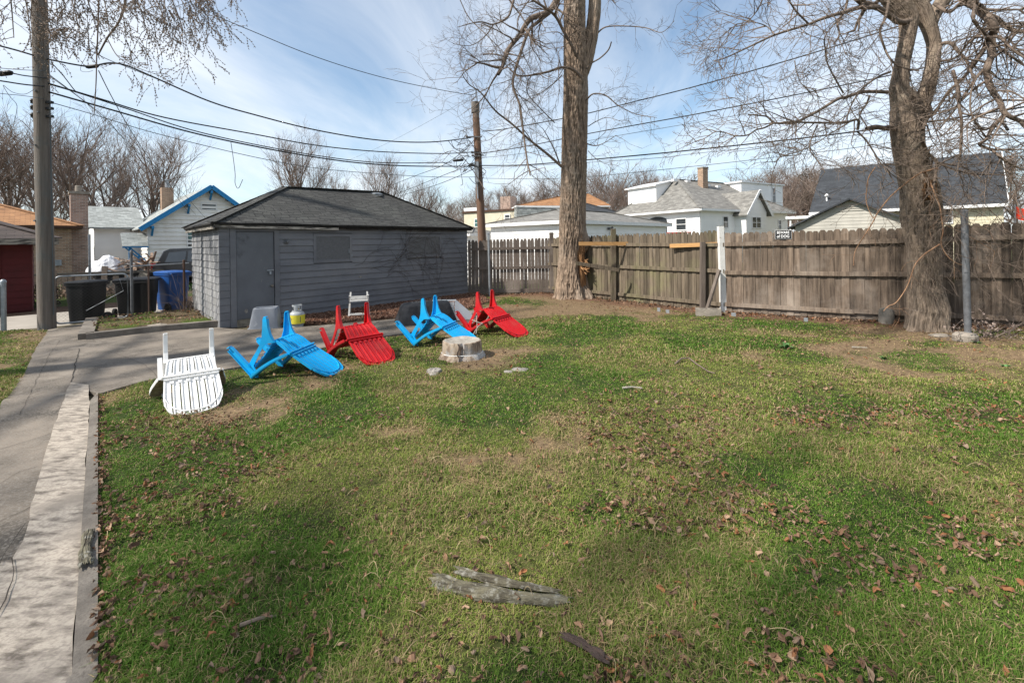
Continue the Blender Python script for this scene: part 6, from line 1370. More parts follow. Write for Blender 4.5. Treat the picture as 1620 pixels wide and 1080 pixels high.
# ------------------------------------------------------------------ background bare trees
def far_tree(name,H,W_,seed,style='upright'):
    """prototype meshes: trunk and crown; heights in metres"""
    tw=Tw(seed); R=tw.r; tk=MB(); n=12; P=[(.10*math.sin(i*.5+seed),.10*math.cos(i*.4),H*.60*i/(n-1)) for i in range(n)]; tk.tube(P,[H*.024*(1-.55*i/(n-1)) for i in range(n)],9)
    def grow(p,d,ln,r,dp):
        tw.n+=1
        m_=4; Q=[Vector(p)]; d=Vector(d).normalized(); st=[]
        for i in range(m_):
            up=.20 if dp>1 else .06
            d=(d+Vector((R.uniform(-.15,.15),R.uniform(-.15,.15),R.uniform(-.08,.10)+up*(1 if style=='upright' else .5)))*.7).normalized(); Q.append(Q[-1]+d*ln/m_); st.append((Q[-1].copy(),d.copy()))
        tw.path([tuple(q) for q in Q],r,max(.007,r*.5),3 if dp<3 else 5,tint=R.uniform(.8,1.25))
        if dp>0:
            for i in range(4):
                q,dd=st[-1] if i==0 else st[R.randrange(0,m_)]
                sd=Vector((R.uniform(-1,1),R.uniform(-1,1),R.uniform(-.4,.6))); sd=(sd-dd*sd.dot(dd)).normalized()
                grow(q,dd*1.0+sd*R.uniform(.35,.95),ln*R.uniform(.55,.80),max(.011,r*R.uniform(.42,.60)),dp-1)
    for i in range(11):
        a=i*2.4+R.random(); f=.25+.75*i/10; p=Vector(P[int(f*(n-1))]); el=-.05+1.5*f if style=='upright' else -.1+1.2*f
        grow(p,(math.cos(a)*W_/H*1.3,math.sin(a)*W_/H*1.3,el+.35),H*(.25 if style=='upright' else .21)*(.85+.5*math.sin(f*2.6)),H*.010,4)
    tko=tk.build('trunk',C['twig_far'],None,smooth=True); cro=tw.m.build('crown',C['twig_far'],None,smooth=True)
    print(name,tw.n,len(cro.data.vertices)); bpy.data.objects.remove(tko); bpy.data.objects.remove(cro)
    return tko_me(name)
_pr={}
def tko_me(name): return [m_ for m_ in bpy.data.meshes if m_.users==0][-2:]
def proto(name,H,W_,seed,style):
    before=set(bpy.data.meshes.keys()); far_tree(name,H,W_,seed,style); new=[k_ for k_ in bpy.data.meshes.keys() if k_ not in before]
    t=[bpy.data.meshes[k_] for k_ in new if k_.startswith('trunk')][0]; c=[bpy.data.meshes[k_] for k_ in new if k_.startswith('crown')][0]; t.name='bare_trunk';c.name='bare_crown'; zs=np.empty(len(c.vertices)*3,np.float32); c.vertices.foreach_get('co',zs); _pr[name]=(t,c,float(np.percentile(zs[2::3],99.3)))
proto('a',14,9,201,'upright'); proto('b',14,11,207,'upright'); proto('c',12,13,213,'spread')
def put(name,px,pyTop,Y,rz_,label,group=None,wsc=1.0,zb=-.3):
    t,c,H=_pr[name]; top=at(px,pyTop,Y); h=top.z-zb; s_=h/H; r=empty('bare_tree',(top.x,Y,zb),rz_,label,'tree',group); r.scale=(s_*wsc,s_*wsc,s_)
    for nm,me in (('trunk',t),('crown',c)):
        o=bpy.data.objects.new(nm,me); COL.objects.link(o); o.parent=r
for i,(nm,px,pt,Y,a,w,lb) in enumerate((('b',15,185,34,0,1.0,'bare tree above the brick bungalow at the left edge'),('a',118,170,33,1,1.0,'dark bare tree behind the brick chimney'),('b',165,225,38,2,1,'bare tree between the chimney and the blue trimmed house'),('a',240,198,42,4,.95,'tall bare tree behind the satellite dish of the blue trimmed house'),('b',-60,150,30,.7,1,'bare tree just beyond the left edge'),('a',60,200,46,5,1.1,'bare tree seen behind the left utility pole'),('a',472,208,60,.4,.85,'round crowned bare tree above the left end of the garage roof'),('a',607,245,74,2.2,.9,'small bare tree above the right part of the garage roof'),('b',672,282,85,.4,1.1,'low bare tree above the roof right of the vent'),('c',520,268,80,.9,.7,'very small bare tree right of the round crowned one'))):
    put(nm,px,pt,Y,a,lb,None,w)
rg=random.Random(17)
wood=[]
for i in range(30):
    px=700+i*21+rg.uniform(-8,8); top=np.interp(px,[640,700,760,820,870,930,980,1040,1090,1130,1180,1230,1290,1330,1400,1500,1620],[318,314,300,292,285,275,263,268,290,300,275,262,262,255,250,245,225])+rg.uniform(-6,10); wood.append((px,top,rg.uniform(62,84)))
for i in range(12):
    px=1150+i*42+rg.uniform(-8,8); top=np.interp(px,[1150,1230,1290,1400,1620],[300,285,272,262,232])+rg.uniform(-6,8); wood.append((px,top,rg.uniform(50,60)))
for px,top,Y in wood: put(rg.choice('bcc'),px,top,Y,rg.uniform(0,6),'bare tree in the wood on the skyline behind the right-hand houses','bare trees of the wood behind the houses',rg.uniform(.9,1.3))
# ------------------------------------------------------------------ neighbouring buildings
class House:
    """local frame: x along the right-hand visible face from the near corner, y along the left-hand face, away from it"""
    def __init__(s,name,px,Y,ang,label,cat='house',zb=-.15):
        s.C=Vector((ratio(px)*Y,Y)); s.ang=ang; s.u=Vector((math.cos(ang),math.sin(ang))); s.v=Vector((-math.sin(ang),math.cos(ang)))
        s.root=empty(name,(s.C.x,s.C.y,0),ang,label,cat); s.zb=zb
    def lx(s,px,y=0): c=s.C+s.v*y; return solve((c.x,c.y),(s.u.x,s.u.y),px)
    def ly(s,px,x=0): c=s.C+s.u*x; return solve((c.x,c.y),(s.v.x,s.v.y),px)
    def z(s,px,py,x,y): c=s.C+s.u*x+s.v*y; return at(px,py,c.y).z
    def walls(s,x0,x1,y0,y1,z0,z1,mat,row=.12,name='wall',lap=.010,parent=None,faces='frlb',gable=None):
        m=MB(); p=parent or s.root
        m.box((x0+.02,y0+.02,z0),(x1-.02,y1-.02,z1)); c=m
        if row:
            if 'f' in faces: clap(c,(x0,y0),(x1,y0),z0,z1,(0,-1),row,lap,tj=.015)
            if 'l' in faces: clap(c,(x0,y1),(x0,y0),z0,z1,(-1,0),row,lap,tj=.015)
            if 'r' in faces: clap(c,(x1,y0),(x1,y1),z0,z1,(1,0),row,lap,tj=.015)
        return c.build(name,mat,p)
    def window(s,face,a,z0,z1,w,mat=None,trim=None,x=0,y=0,cols=1,split=True,depth=.03):
        """face 'f': on the plane y, from x=a; face 'l': on the plane x, from y=a (towards the far end)"""
        trim=trim or C['white_trim']; mat=mat or C['glass']; t=.06
        def B(m,a0,a1,c0,c1,o0,o1):
            if face=='f': m.box((a0,y-o1,c0),(a1,y-o0,c1))
            elif face=='l': m.box((x-o1,a0,c0),(x-o0,a1,c1))
            else: m.box((x+o0,a0,c0),(x+o1,a1,c1))
        m=MB(); B(m,a-t,a,z0-t,z1+t,0,depth+.03); B(m,a+w,a+w+t,z0-t,z1+t,0,depth+.03); B(m,a,a+w,z1,z1+t,0,depth+.028); B(m,a,a+w,z0-t,z0,0,depth+.04)
        for i in range(1,cols): c_=a+w*i/cols; B(m,c_-.03,c_+.03,z0,z1,0,depth+.02)
        if split: zm=(z0+z1)/2; B(m,a,a+w,zm-.02,zm+.02,0,depth+.015)
        f=m.build('window',trim,s.root); g=MB(); B(g,a,a+w,z0,z1,.0,depth); g.build('pane',mat,f); return f
    def slab(s,faces,mat,name='roof',th=.08,parent=None):
        m=MB()
        for f in faces: m.poly(f,th=th)
        return m.build(name,mat,parent or s.root)
    def hip(s,x0,x1,y0,y1,ze,r0,r1,mat,oh=.35,fascia=None,name='roof',fh=.14,cap=True):
        X0,X1,Y0_,Y1=x0-oh,x1+oh,y0-oh,y1+oh
        a,b,c,d=(X0,Y0_,ze),(X1,Y0_,ze),(X1,Y1,ze),(X0,Y1,ze)
        m=MB(); same=(Vector(r0)-Vector(r1)).length<.01
        m.poly([a,b,r1,r0] if not same else [a,b,r0]); m.poly([b,c,r1]); m.poly([c,d,r0,r1] if not same else [c,d,r0]); m.poly([d,a,r0])
        ro=m.build(name,mat,s.root)
        if cap:
            m=MB()
            for p,q in ((a,r0),(b,r1),(d,r0),(c,r1))+(() if same else ((r0,r1),)):
                p=Vector(p);q=Vector(q); m.bar(p+Vector((0,0,.01)),q+Vector((0,0,.02)),.26,.03)
            m.build('ridge_caps',mat,ro)
        m=MB(); zc=ze-fh/2-.005
        for p,q in ((a,b),(b,c),(c,d),(d,a)): m.bar((p[0],p[1],zc),(q[0],q[1],zc),.03,fh)
        m.poly([(X0+.02,Y0_+.02,ze-fh+.02),(X1-.02,Y0_+.02,ze-fh+.02),(X1-.02,Y1-.02,ze-fh+.02),(X0+.02,Y1-.02,ze-fh+.02)],th=.02)
        m.build('fascia',fascia or C['white_trim'],s.root); return ro
    def chimney(s,x,y,z0,z1,w,d,mat,cap=True,pot=True,parent=None):
        m=MB(); m.box((x,y,z0),(x+w,y+d,z1)); c=m.build('chimney',mat,parent or s.root); m=MB(); m.box((x-.04,y-.04,z1),(x+w+.04,y+d+.04,z1+.10))
        if pot: m.lathe([(.10,.1),(.12,.12),(.12,.34),(.08,.36),(0,.36)],(x+w/2,y+d/2,z1),12)
        m.build('chimney_cap',C['block'],c); return c
uz=C
# 1 dark red garage at the left edge
h=House('red_garage',50,13.6,UA,'dark red wooden garage with brown roof at the left edge','garage')
zw=h.z(50,386,0,0); L1_=5.0
m=MB(); m.box((-L1_+.02,.02,-.15),(-.02,3.6,zw)); clap(m,(-L1_,0),(0,0),-.1,zw,(0,-1),.19,.014,skip=[(L1_-4.2,L1_-.62,-1,1.85)],tj=.05); m.build('wall',C['red_siding'],h.root)
m=MB(); clap(m,(0,0),(0,3.6),-.1,zw,(1,0),.19,.014,tj=.1); m.box((-.0,-.02,-.1),(.02,.08,zw)); m.build('side_wall',C['red_lit'],h.root)
m=MB()
for i in range(8): z_=-.08+i*.24; m.box((-4.2,-.03,z_+.006),(-.70,-.012,z_+.234),tint=.9+.1*(i%2))
d=m.build('garage_door',C['red_siding'],h.root); m=MB(); m.box((-.70,-.045,-.1),(-.62,.0,1.87)); m.box((-4.3,-.045,1.86),(-.62,.0,1.94)); m.build('door_frame',C['red_siding'],d)
zr=h.z(-60,340,-4,1.8)
h.hip(-L1_,0,0,3.6,zw+.16,(-L1_/2-1.0,1.8,zw+1.1),(-1.8,1.8,zw+1.1),C['brown_roof'],oh=.55,fascia=C['trim_old'],fh=.17)
# 2 brick bungalow
h=House('brick_bungalow',113,21.5,UA,'tan brick bungalow with orange brown hip roof and tall chimney','house')
zw=h.z(113,362,0,0)
m=MB(); m.box((-11,0,-.2),(0,9,zw)); h_w=m.build('wall',C['brick_tan'],h.root)
h.hip(-11,0,0,9,zw+.14,(-6.6,4.5,zw+2.0),(-4.4,4.5,zw+2.0),C['orange_roof'],oh=.38,fascia=C['brown_trim'],fh=.12)
cw=.0; xx=h.lx(127,.9); 
m=MB(); zt=h.z(116,304,.3,.9); m.box((.0,.55,-.2),(.62,1.45,zt-.12)); c=m.build('chimney',C['brick_chim'],h.root); m=MB(); m.box((-.05,.5,zt-.12),(.67,1.5,zt)); m.lathe([(.12,0),(.12,.3),(.1,.32),(0,.32)],(.3,1,zt),10); m.build('chimney_cap',C['block'],c)
m=MB(); x_=h.lx(91,0); m.box((x_-.1,-.06,h.z(90,420,x_,0)),(x_+.12,0,h.z(90,411,x_,0))); m.build('meter_box',C['galv'],h.root)
# 3 white house with blue trim
h=House('white_house',235,27.5,UA,'white clapboard house with bright blue gable trim and satellite dish','house')
Wg=6.9; xm=Wg/2; ze=h.z(226,357,-.5,0)+.05; zp=h.z(333,298,h.lx(333),0); xm=h.lx(333); Wg=2*xm
def gable(h,x0,x1,y0,y1,z0,ze,zp,mat,row=.17,name='wall',lap=.016,tj=.02):
    xm=(x0+x1)/2; m=MB(); m.add([(x0+.02,y,z) for y,z in ((y0+.02,z0),(y1-.02,z0),(y1-.02,ze),(y0+.02,ze))]+[(x1-.02,y,z) for y,z in ((y0+.02,z0),(y1-.02,z0),(y1-.02,ze),(y0+.02,ze))]+[(xm,y0+.02,zp),(xm,y1-.02,zp)],[(0,3,2,1),(4,5,6,7),(0,4,7,8,3),(1,2,9,6,5),(3,8,9,2),(7,6,9,8),(0,1,5,4)])
    sl=(zp-ze)/(xm-x0); clap(m,(x0,y0),(x1,y0),z0,zp-.02,(0,-1),row,lap,x0f=lambda z:max(0,(z-ze)/sl),x1f=lambda z:min(x1-x0,(x1-x0)-(z-ze)/sl),tj=tj)
    clap(m,(x0,y1),(x0,y0),z0,ze,(-1,0),row,lap,tj=tj); clap(m,(x1,y0),(x1,y1),z0,ze,(1,0),row,lap,tj=tj)
    return m.build(name,mat,h.root)
gable(h,0,Wg,0,9,-.2,ze,zp,C['white_dirty'],row=.26,lap=.05)
def gable_roof(h,x0,x1,y0,y1,ze,zp,mat,oh=.45,ohy=.5,th=.07,name='roof'):
    xm=(x0+x1)/2; sl=(zp-ze)/(xm-x0); a=(x0-oh,ze-sl*oh); m=MB()
    m.poly([(x0-oh,y0-ohy,a[1]+th),(xm,y0-ohy,zp+th),(xm,y1+ohy,zp+th),(x0-oh,y1+ohy,a[1]+th)][::-1],th=th); m.poly([(x1+oh,y0-ohy,a[1]+th),(x1+oh,y1+ohy,a[1]+th),(xm,y1+ohy,zp+th),(xm,y0-ohy,zp+th)],th=th)
    return m.build(name,mat,h.root),a
ro,a_=gable_roof(h,0,Wg,0,9,ze+.08,zp+.08,C['light_roof'])
m=MB()
for sx,x0 in ((1,-.47),(-1,Wg+.47)):
    sl=(zp-ze)/xm; p=(x0,-.52,ze-sl*.47+.07);q=(xm,-.52,zp+.07); m.bar(p,q,.05,.26,up=(-sl*sx,0,1))
m.build('blue_bargeboard',C['blue_trim'],h.root)
for x_ in (.15,xm*.62,xm,):
    zz_=ze+min(x_,Wg-x_)*(zp-ze)/xm; m=MB(); m.box((x_-.06,-.52,zz_-.35),(x_+.06,0,zz_-.18)); m.bar((x_,-.06,zz_-.75),(x_,-.45,zz_-.30),.1,.1,up=(1,0,0)); m.build('bracket',C['blue_trim'],h.root)
x_=h.lx(320);x2=h.lx(342); h.window('f',x_,h.z(331,331,x_,0),h.z(331,321,x_,0),x2-x_,cols=1,trim=C['white_trim'])
x_=h.lx(297);x2=h.lx(312); f=h.window('f',x_,h.z(300,396,x_,0),h.z(300,364,x_,0),x2-x_,trim=C['white_trim'])
m=MB(); zz_=h.z(300,380,x_,0); m.box((x_+.02,-.045,zz_),(x2-.02,-.032,h.z(300,364,x_,0))); m.build('blind',C['glass_teal'],f)
m=MB(); m.box((-.06,-.03,-.2),(.10,.0,ze)); m.build('corner_board',C['white_trim'],h.root)
# side wing, awning with blue struts, dish, chimney
lw=2.2; zl=h.z(205,360,-2.4,5); zt=h.z(225,331,-1,5)
m=MB(); m.poly([(-2.7,3.0,zl),(.25,3.0,zl),(.25,6.2,zt+.25),(-2.7,6.2,zt+.25)],th=.1); m.poly([(-2.7,6.2,zt+.25),(.25,6.2,zt+.25),(.25,9.4,zl),(-2.7,9.4,zl)],th=.1); m.build('wing_roof',C['light_roof'],h.root)
h.walls(-2.2,.0,3.6,9,-.2,zl+.02,C['white_siding'],.17,name='wing_wall')
za=h.z(218,389,-1,-.2); zb_=h.z(218,368,-1,.6); m=MB(); m.poly([(-1.25,-.35,za),(-.05,-.35,za),(-.05,.55,zb_),(-1.25,.55,zb_)],th=.06); m.build('awning',C['light_roof'],h.root); m=MB(); m.bar((-1.25,-.36,za-.07),(-.05,-.36,za-.07),.05,.07); m.bar((-1.1,-.3,za-.1),(-.02,.1,za-1.2),.06,.06); m.bar((-.9,-.3,za-.1),(-.02,.2,za-1.0),.06,.06); m.build('awning_strut',C['blue_trim'],h.root)
m=MB(); m.box((-.9,.3,-.2),(-.8,.4,za)); m.box((-.5,.0,-.2),(-.42,.08,1.3)); m.build('porch_post',C['blue_trim'],h.root)
c=h.z(229,327,-.3,.3); m=MB(); Vv=[]; 
for j,f in enumerate((0.02,.4,.8,1)):
    for i in range(18): a=2*pi*i/18; Vv.append((-.25-.10*(1-f*f),.2+.27*f*math.cos(a)-.05,c+.30*f*math.sin(a)))
m.grid(Vv,4,18,True); m.tube([(-.3,.15,c),(.0,.3,c-.5)],.03,6); m.tube([(-.3,.1,c-.2),(-.75,.05,c)],.015,5); m.build('satellite_dish',C['steel_old'],h.root)
zc1=h.z(288,298,2.2,6); m=MB(); m.box((1.5,5.6,ze),(2.2,6.2,zc1)); c_=m.build('chimney',C['brick_tan'],h.root); m=MB(); m.lathe([(.12,0),(.12,.5),(.18,.52),(.18,.6),(0,.65)],(1.85,5.9,zc1),10); m.build('flue',C['galv'],c_)
# 4 far houses between chimney and awning
h=House('tan_house',184,41,UA,'small tan house with dark gable roof seen below the blue trimmed awning','house'); zw=h.z(184,388,0,0); gable(h,0,5,0,6,-.3,zw,zw+1.3,C['tan_siding'],.2); gable_roof(h,0,5,0,6,zw,zw+1.3,C['brown_roof']); h.window('f',1.2,.9,1.9,.8)
h=House('low_garage',166,46,UA,'low pale garage with brown roof behind the rubbish heap','garage'); zw=h.z(166,399,0,0); h.walls(0,4.5,0,5,-.3,zw,C['cream'],None); h.hip(0,4.5,0,5,zw+.1,(1.8,2.5,zw+1),(2.7,2.5,zw+1),C['brown_roof'],fascia=C['white_trim'])
h=House('white_cottage',172,60,UA,'tiny white house far off beyond the rubbish heap','house'); zw=h.z(172,380,0,0); gable(h,0,4.5,0,6,-.3,zw,zw+1.6,C['white_siding'],None or .25); gable_roof(h,0,4.5,0,6,zw,zw+1.6,C['light_roof']); h.window('f',1.5,1.2,2.3,.9)
h=House('grey_house',122,44,UA,'pale grey house partly hidden right of the brick chimney','house'); zw=h.z(125,384,0,0); h.walls(0,3.4,0,6,-.3,zw,C['tan_siding'],.2); h.hip(0,3.4,0,6,zw+.1,(1.7,2.5,zw+1.2),(1.7,3.5,zw+1.2),C['light_roof']); h.window('f',.5,.9,1.8,1.2)
# 5 white garage behind the fence
h=House('white_garage',900,20,UA,'low white garage with grey hip roof behind the furrowed tree','garage'); zw=h.z(900,354,0,0); Lx=h.lx(1054); Ly=h.ly(777)
h.walls(0,Lx,0,Ly,-.2,zw,C['white_siding'],.2,lap=.022)
zr=h.z(885,330,1.8,Ly/2); h.hip(0,Lx,0,Ly,zw+.17,(Ly/2,Ly/2,zr),(Lx-Ly/2,Ly/2,zr),C['grey_roof'],oh=.25,fh=.16)
m=MB(); x_=h.lx(962); z_=h.z(960,362,x_,0); m.tube([(x_,-.05,z_-.45),(x_,-.12,z_-.05)],.012,5); m.box((x_-.12,-.2,z_-.06),(x_-.02,-.06,z_+.06)); m.tube([(x_+.02,-.12,z_),(x_+.14,-.2,z_+.08)],.045,8); m.build('flood_lamp',C['steel_old'],h.root)
# 6 white bungalow
ang=rad(30); h=House('white_bungalow',1108,32,ang,'white bungalow with grey hip roof, brick chimney and dormers','house'); zw=h.z(1108,333,0,0); Ly=8.4; Lx=h.lx(1184); Lt=h.lx(1246)
h.walls(0,Lt,0,Ly,-.2,zw,C['white_siding'],.2,lap=.02)
# ridge
r0=(3.4,Ly/2,h.z(1072,284,3.4,Ly/2)); px_=[x_ for x_ in np.linspace(0,7,71)]
best=min(px_,key=lambda x_:abs(h.ly(1072,x_)-Ly/2)); r0=(best,Ly/2,h.z(1072,284,best,Ly/2)); r1=(Lt-2.4,Ly/2,r0[2])
h.hip(0,Lt,0,Ly,zw+.12,r0,r1,C['grey_roof'],oh=.45,fh=.15)
# projecting bay with its gable
bx0,bx1=h.lx(1181,-.9),h.lx(1213,-.9); zg=h.z(1204,301,(bx0+bx1)/2,-.9)
gable(h,bx0,bx1,-.9,1.5,-.2,zw-.05,zg-.12,C['white_siding'],.14,name='bay_wall',lap=.01)
gable_roof(h,bx0,bx1,-.9,4.0,zw,zg-.05,C['grey_roof'],oh=.3,ohy=.3,name='bay_roof')
m=MB(); sl=(zg-zw)/((bx1-bx0)/2)
for sx,x0 in ((1,bx0-.32),(-1,bx1+.32)): m.bar((x0,-1.22,zw-sl*.3+.02),((bx0+bx1)/2,-1.22,zg-.02),.04,.20,up=(-sl*sx,0,1))
m.build('bargeboard',C['white_trim'],h.root)
def hw(face,pl,pr,pt,pb,x=0,y=0,**k):
    if face=='f': a=h.lx(pl,y);b=h.lx(pr,y); return h.window('f',a,h.z(pl,pb,a,y),h.z(pl,pt,a,y),b-a,y=y,**k)
    a=h.ly(pr,x);b=h.ly(pl,x); return h.window('l',a,h.z(pr,pb,x,a),h.z(pr,pt,x,a),b-a,x=x,**k)
hw('l',1071,1086,346,363); hw('f',1144,1151,343,360); hw('f',1190,1203,344,360,y=-.9,cols=2); hw('f',1231,1235,349,362)
m=MB(); a=h.ly(1056,0);b=h.ly(1026,0); zt=h.z(1040,343,0,(a+b)/2)
pts=[(-.02,a,0.5),(-.02,b,.5),(-.02,b,zt-.35)]+[(-.02,(a+b)/2+(b-a)/2*math.cos(t),zt-.35+.35*math.sin(t)) for t in np.linspace(0.3,pi-.3,8)]+[(-.02,a,zt-.35)]
m.poly([(p[0],p[1],p[2]) for p in pts],th=.02,d=(1,0,0)); m.build('porch_opening',C['glass'],h.root)
m=MB(); a=h.ly(1093,-1.6);b=h.ly(1052,-1.6); zt=h.z(1072,368,-1.6,(a+b)/2); m.bar((-1.6,a,zt),(-1.6,b,zt),.07,.08)
for i in range(14): y_=a+(b-a)*i/13; m.bar((-1.6,y_,zt-.9),(-1.6,y_,zt),.04,.04,up=(0,1,0))
m.build('deck_rail',C['red_deck'],h.root)
cx_=min(px_,key=lambda x_:abs(h.ly(1112,x_)-3.2)); zc=h.z(1112,267,cx_,3.2); w_=.62
h.chimney(cx_-.3,2.9,zw+.8,zc,w_,.5,C['brick_tan'],pot=False)
# roof dormer box at the far right and shed dormer on the left
dx0,dx1=h.lx(1213,2.6),h.lx(1239,2.6); zt=h.z(1213,292,dx0,2.6); 
m=MB(); m.box((dx0-3.6,2.6,zw-.1),(dx1,7.2,zt)); clap(m,(dx0-3.6,2.6),(dx1,2.6),zw,zt,(0,-1),.14,.01,tj=.02); dm=m.build('dormer',C['white_siding'],h.root); m=MB(); m.box((dx0-3.75,2.45,zt),(dx1+.12,7.3,zt+.12)); m.build('dormer_roof',C['white_trim'],dm)
a=h.lx(1222,2.6);b=h.lx(1226.5,2.6); h.window('f',a,h.z(1222,320,a,2.6),h.z(1222,298,a,2.6),b-a,y=2.58)
yb=[y_ for y_ in np.linspace(3,9,61)]; ya=min(yb,key=lambda y_:abs(h.lx(1013,y_)-.9)); zt=h.z(1013,297,.9,ya)
m=MB(); m.poly([(.6,7.6,zw+.3),(.6,7.6,zt),(r0[0],7.6,r0[2]),(r0[0],7.6,zw+.3)][::-1],th=3.1,d=(0,1,0)); dm=m.build('shed_dormer',C['white_siding'],h.root)
m=MB(); m.poly([(.4,4.35,zt-.0),(r0[0]+.1,4.35,r0[2]+.03),(r0[0]+.1,7.8,r0[2]+.03),(.4,7.8,zt)][::-1],th=.10); m.build('dormer_roof',C['white_trim'],dm)
for px,t in ((1068,.93),(1089,.93),(1137,.80),(1120,.83)):
    y_=-.45+(Ly/2+.45)*t; z_=zw+.12+(r0[2]-zw-.12)*t; x_=h.lx(px,y_); m=MB(); m.box((x_-.22,y_-.14,z_-.06),(x_+.22,y_+.14,z_+.12)); m.build('roof_vent',C['white_trim'],h.root)
# 7 tan garage gable
h=House('tan_garage',1447,20.5,UA,'tan grey clapboard garage with a low gable left of the grey tree','garage'); Wy=h.ly(1271); zw=h.z(1447,352,0,0)-.02; zp=h.z(1344,317,0,h.ly(1344))
ym=h.ly(1344); Wy=2*ym*.98
m=MB(); m.add([(0,0,-.2),(0,Wy,-.2),(0,Wy,zw),(0,Wy/2,zp),(0,0,zw),(6,0,-.2),(6,Wy,-.2),(6,Wy,zw),(6,Wy/2,zp),(6,0,zw)],[(0,4,3,2,1),(5,6,7,8,9),(0,5,9,4),(1,2,7,6),(2,3,8,7),(3,4,9,8)])
sl=(zp-zw)/(Wy/2); clap(m,(0,Wy),(0,0),-.1,zp-.03,(-1,0),.16,.012,x0f=lambda z:max(0,(z-zw)/sl),x1f=lambda z:min(Wy,Wy-(z-zw)/sl),tj=.04); clap(m,(0,0),(6,0),-.1,zw,(0,-1),.16,.012); m.build('wall',C['tan_siding'],h.root)
oh=.3; m=MB(); m.poly([(-.3,-oh,zw-sl*oh+.1),(6.3,-oh,zw-sl*oh+.1),(6.3,Wy/2,zp+.1),(-.3,Wy/2,zp+.1)],th=.08); m.poly([(-.3,Wy/2,zp+.1),(6.3,Wy/2,zp+.1),(6.3,Wy+oh,zw-sl*oh+.1),(-.3,Wy+oh,zw-sl*oh+.1)],th=.08); m.build('roof',C['black_roof'],h.root)
m=MB(); 
for i in range(3): z_=zp-.28-.10*i; w_=(zp-z_)/sl*.55; m.box((-.04,Wy/2-w_,z_-.03),(-.012,Wy/2+w_,z_))
m.build('gable_vent',C['tan_siding'],h.root)
# 8 cream house with charcoal roof (long side faces left-front)
h=House('cream_house',1588,24,UA,'cream sided house with a large charcoal roof at the right','house'); Wy=h.ly(1291); zw=h.z(1588,316,0,0); zr=h.z(1588,241,4.0,0)
zr=h.z(1585,243,3.6,0.2)
m=MB(); m.box((.02,.02,-.2),(7.5,Wy-.02,zw)); clap(m,(0,Wy),(0,0),-.1,zw,(-1,0),.17,.014,tj=.02); clap(m,(0,0),(7.5,0),-.1,zw,(0,-1),.17,.014); m.poly([(0.05,.03,zw),(7.5,.03,zw),(3.75,.03,zr-.1)],th=.1,d=(0,-1,0)); m.poly([(0.05,Wy-.03,zw),(7.5,Wy-.03,zw),(3.75,Wy-.03,zr-.1)],th=.1,d=(0,-1,0)); m.build('wall',C['cream_siding'],h.root)
sl=(zr-zw)/3.75; m=MB(); m.poly([(-.4,-.15,zw-.4*sl+.1),(3.75,-.15,zr+.1),(3.75,Wy+.3,zr+.1),(-.4,Wy+.3,zw-.4*sl+.1)],th=.08); m.poly([(7.9,-.15,zw-.4*sl+.1),(7.9,Wy+.3,zw-.4*sl+.1),(3.75,Wy+.3,zr+.1),(3.75,-.15,zr+.1)],th=.08); m.build('roof',C['black_roof'],h.root)
m=MB(); m.bar((-.42,-.15,zw-.4*sl+.02),(-.42,Wy+.3,zw-.4*sl+.02),.04,.16); m.bar((-.4,-.18,zw-.4*sl+.04),(3.75,-.18,zr+.04),.04,.16,up=(0,0,1)); m.build('fascia',C['white_trim'],h.root)
a=h.ly(1506);b=h.ly(1492); h.window('l',a,h.z(1500,352,0,a),h.z(1500,330,0,a),b-a); a=h.ly(1440);b=h.ly(1425); h.window('l',a,1.0,2.0,b-a)
m=MB(); y_=h.ly(1306); zz_=h.z(1306,322,.5,y_); m.tube([(.6,y_,zz_),(.6,y_,zz_+.5)],.05,8); m.lathe([(.1,0),(.12,.05),(.1,.14),(0,.2)],(.6,y_,zz_+.45),10); m.build('roof_vent',C['white_trim'],h.root)
# porch bit at its left end
m=MB(); a=Wy; m.box((-.6,a,zw-.6),(1.5,a+1.6,zw-.42)); m.box((-.5,a+.2,-.2),(-.4,a+.3,zw-.6)); m.box((-.5,a+1.3,-.2),(-.4,a+1.4,zw-.6)); m.build('porch',C['white_trim'],h.root)
# 9 cream flat-roofed building, grey-sided block, tan-roofed house, dark roof
h=House('cream_building',815,37,rad(58),'cream rendered flat-roofed building behind the far utility pole','building'); Ly=h.ly(734); zw=h.z(815,333,0,0)
h.walls(0,6,0,Ly,-.3,zw,C['cream'],None); m=MB(); m.box((-.08,-.08,zw),(6,Ly+.08,zw+.16)); m.build('coping',C['brown_trim'],h.root)
for pl,pr,pt,pb,gl in ((752,761,347,358,'glass_teal'),(800,807,340,349,'glass')):
    a=h.ly(pr,0);b=h.ly(pl,0); h.window('l',a,h.z(pr,pb,0,a),h.z(pr,pt,0,a),b-a,mat=C[gl],x=0)
m=MB(); a=h.ly(740,1); m.box((1,a-1.2,zw+.1),(2.4,a+.4,zw+.55)); m.build('roof_box',C['white_trim'],h.root)
m=MB(); m.box((.6,.8,zw),(1.5,1.8,h.z(815,310,.6,.8))); m.build('chimney',C['brick_chim'],h.root)
h=House('grey_sided_building',818,36,rad(10),'pale grey clapboard block right of the cream building','building'); Lx=h.lx(905); zw=h.z(818,326,0,0)
h.walls(0,Lx,0,6,-.3,zw,C['light_roof'],.2); m=MB(); m.poly([(-.05,-.05,zw+.05),(Lx,-.05,zw-.05),(Lx,6,zw-.05),(-.05,6,zw+.05)],th=.12); m.build('roof',C['white_trim'],h.root)
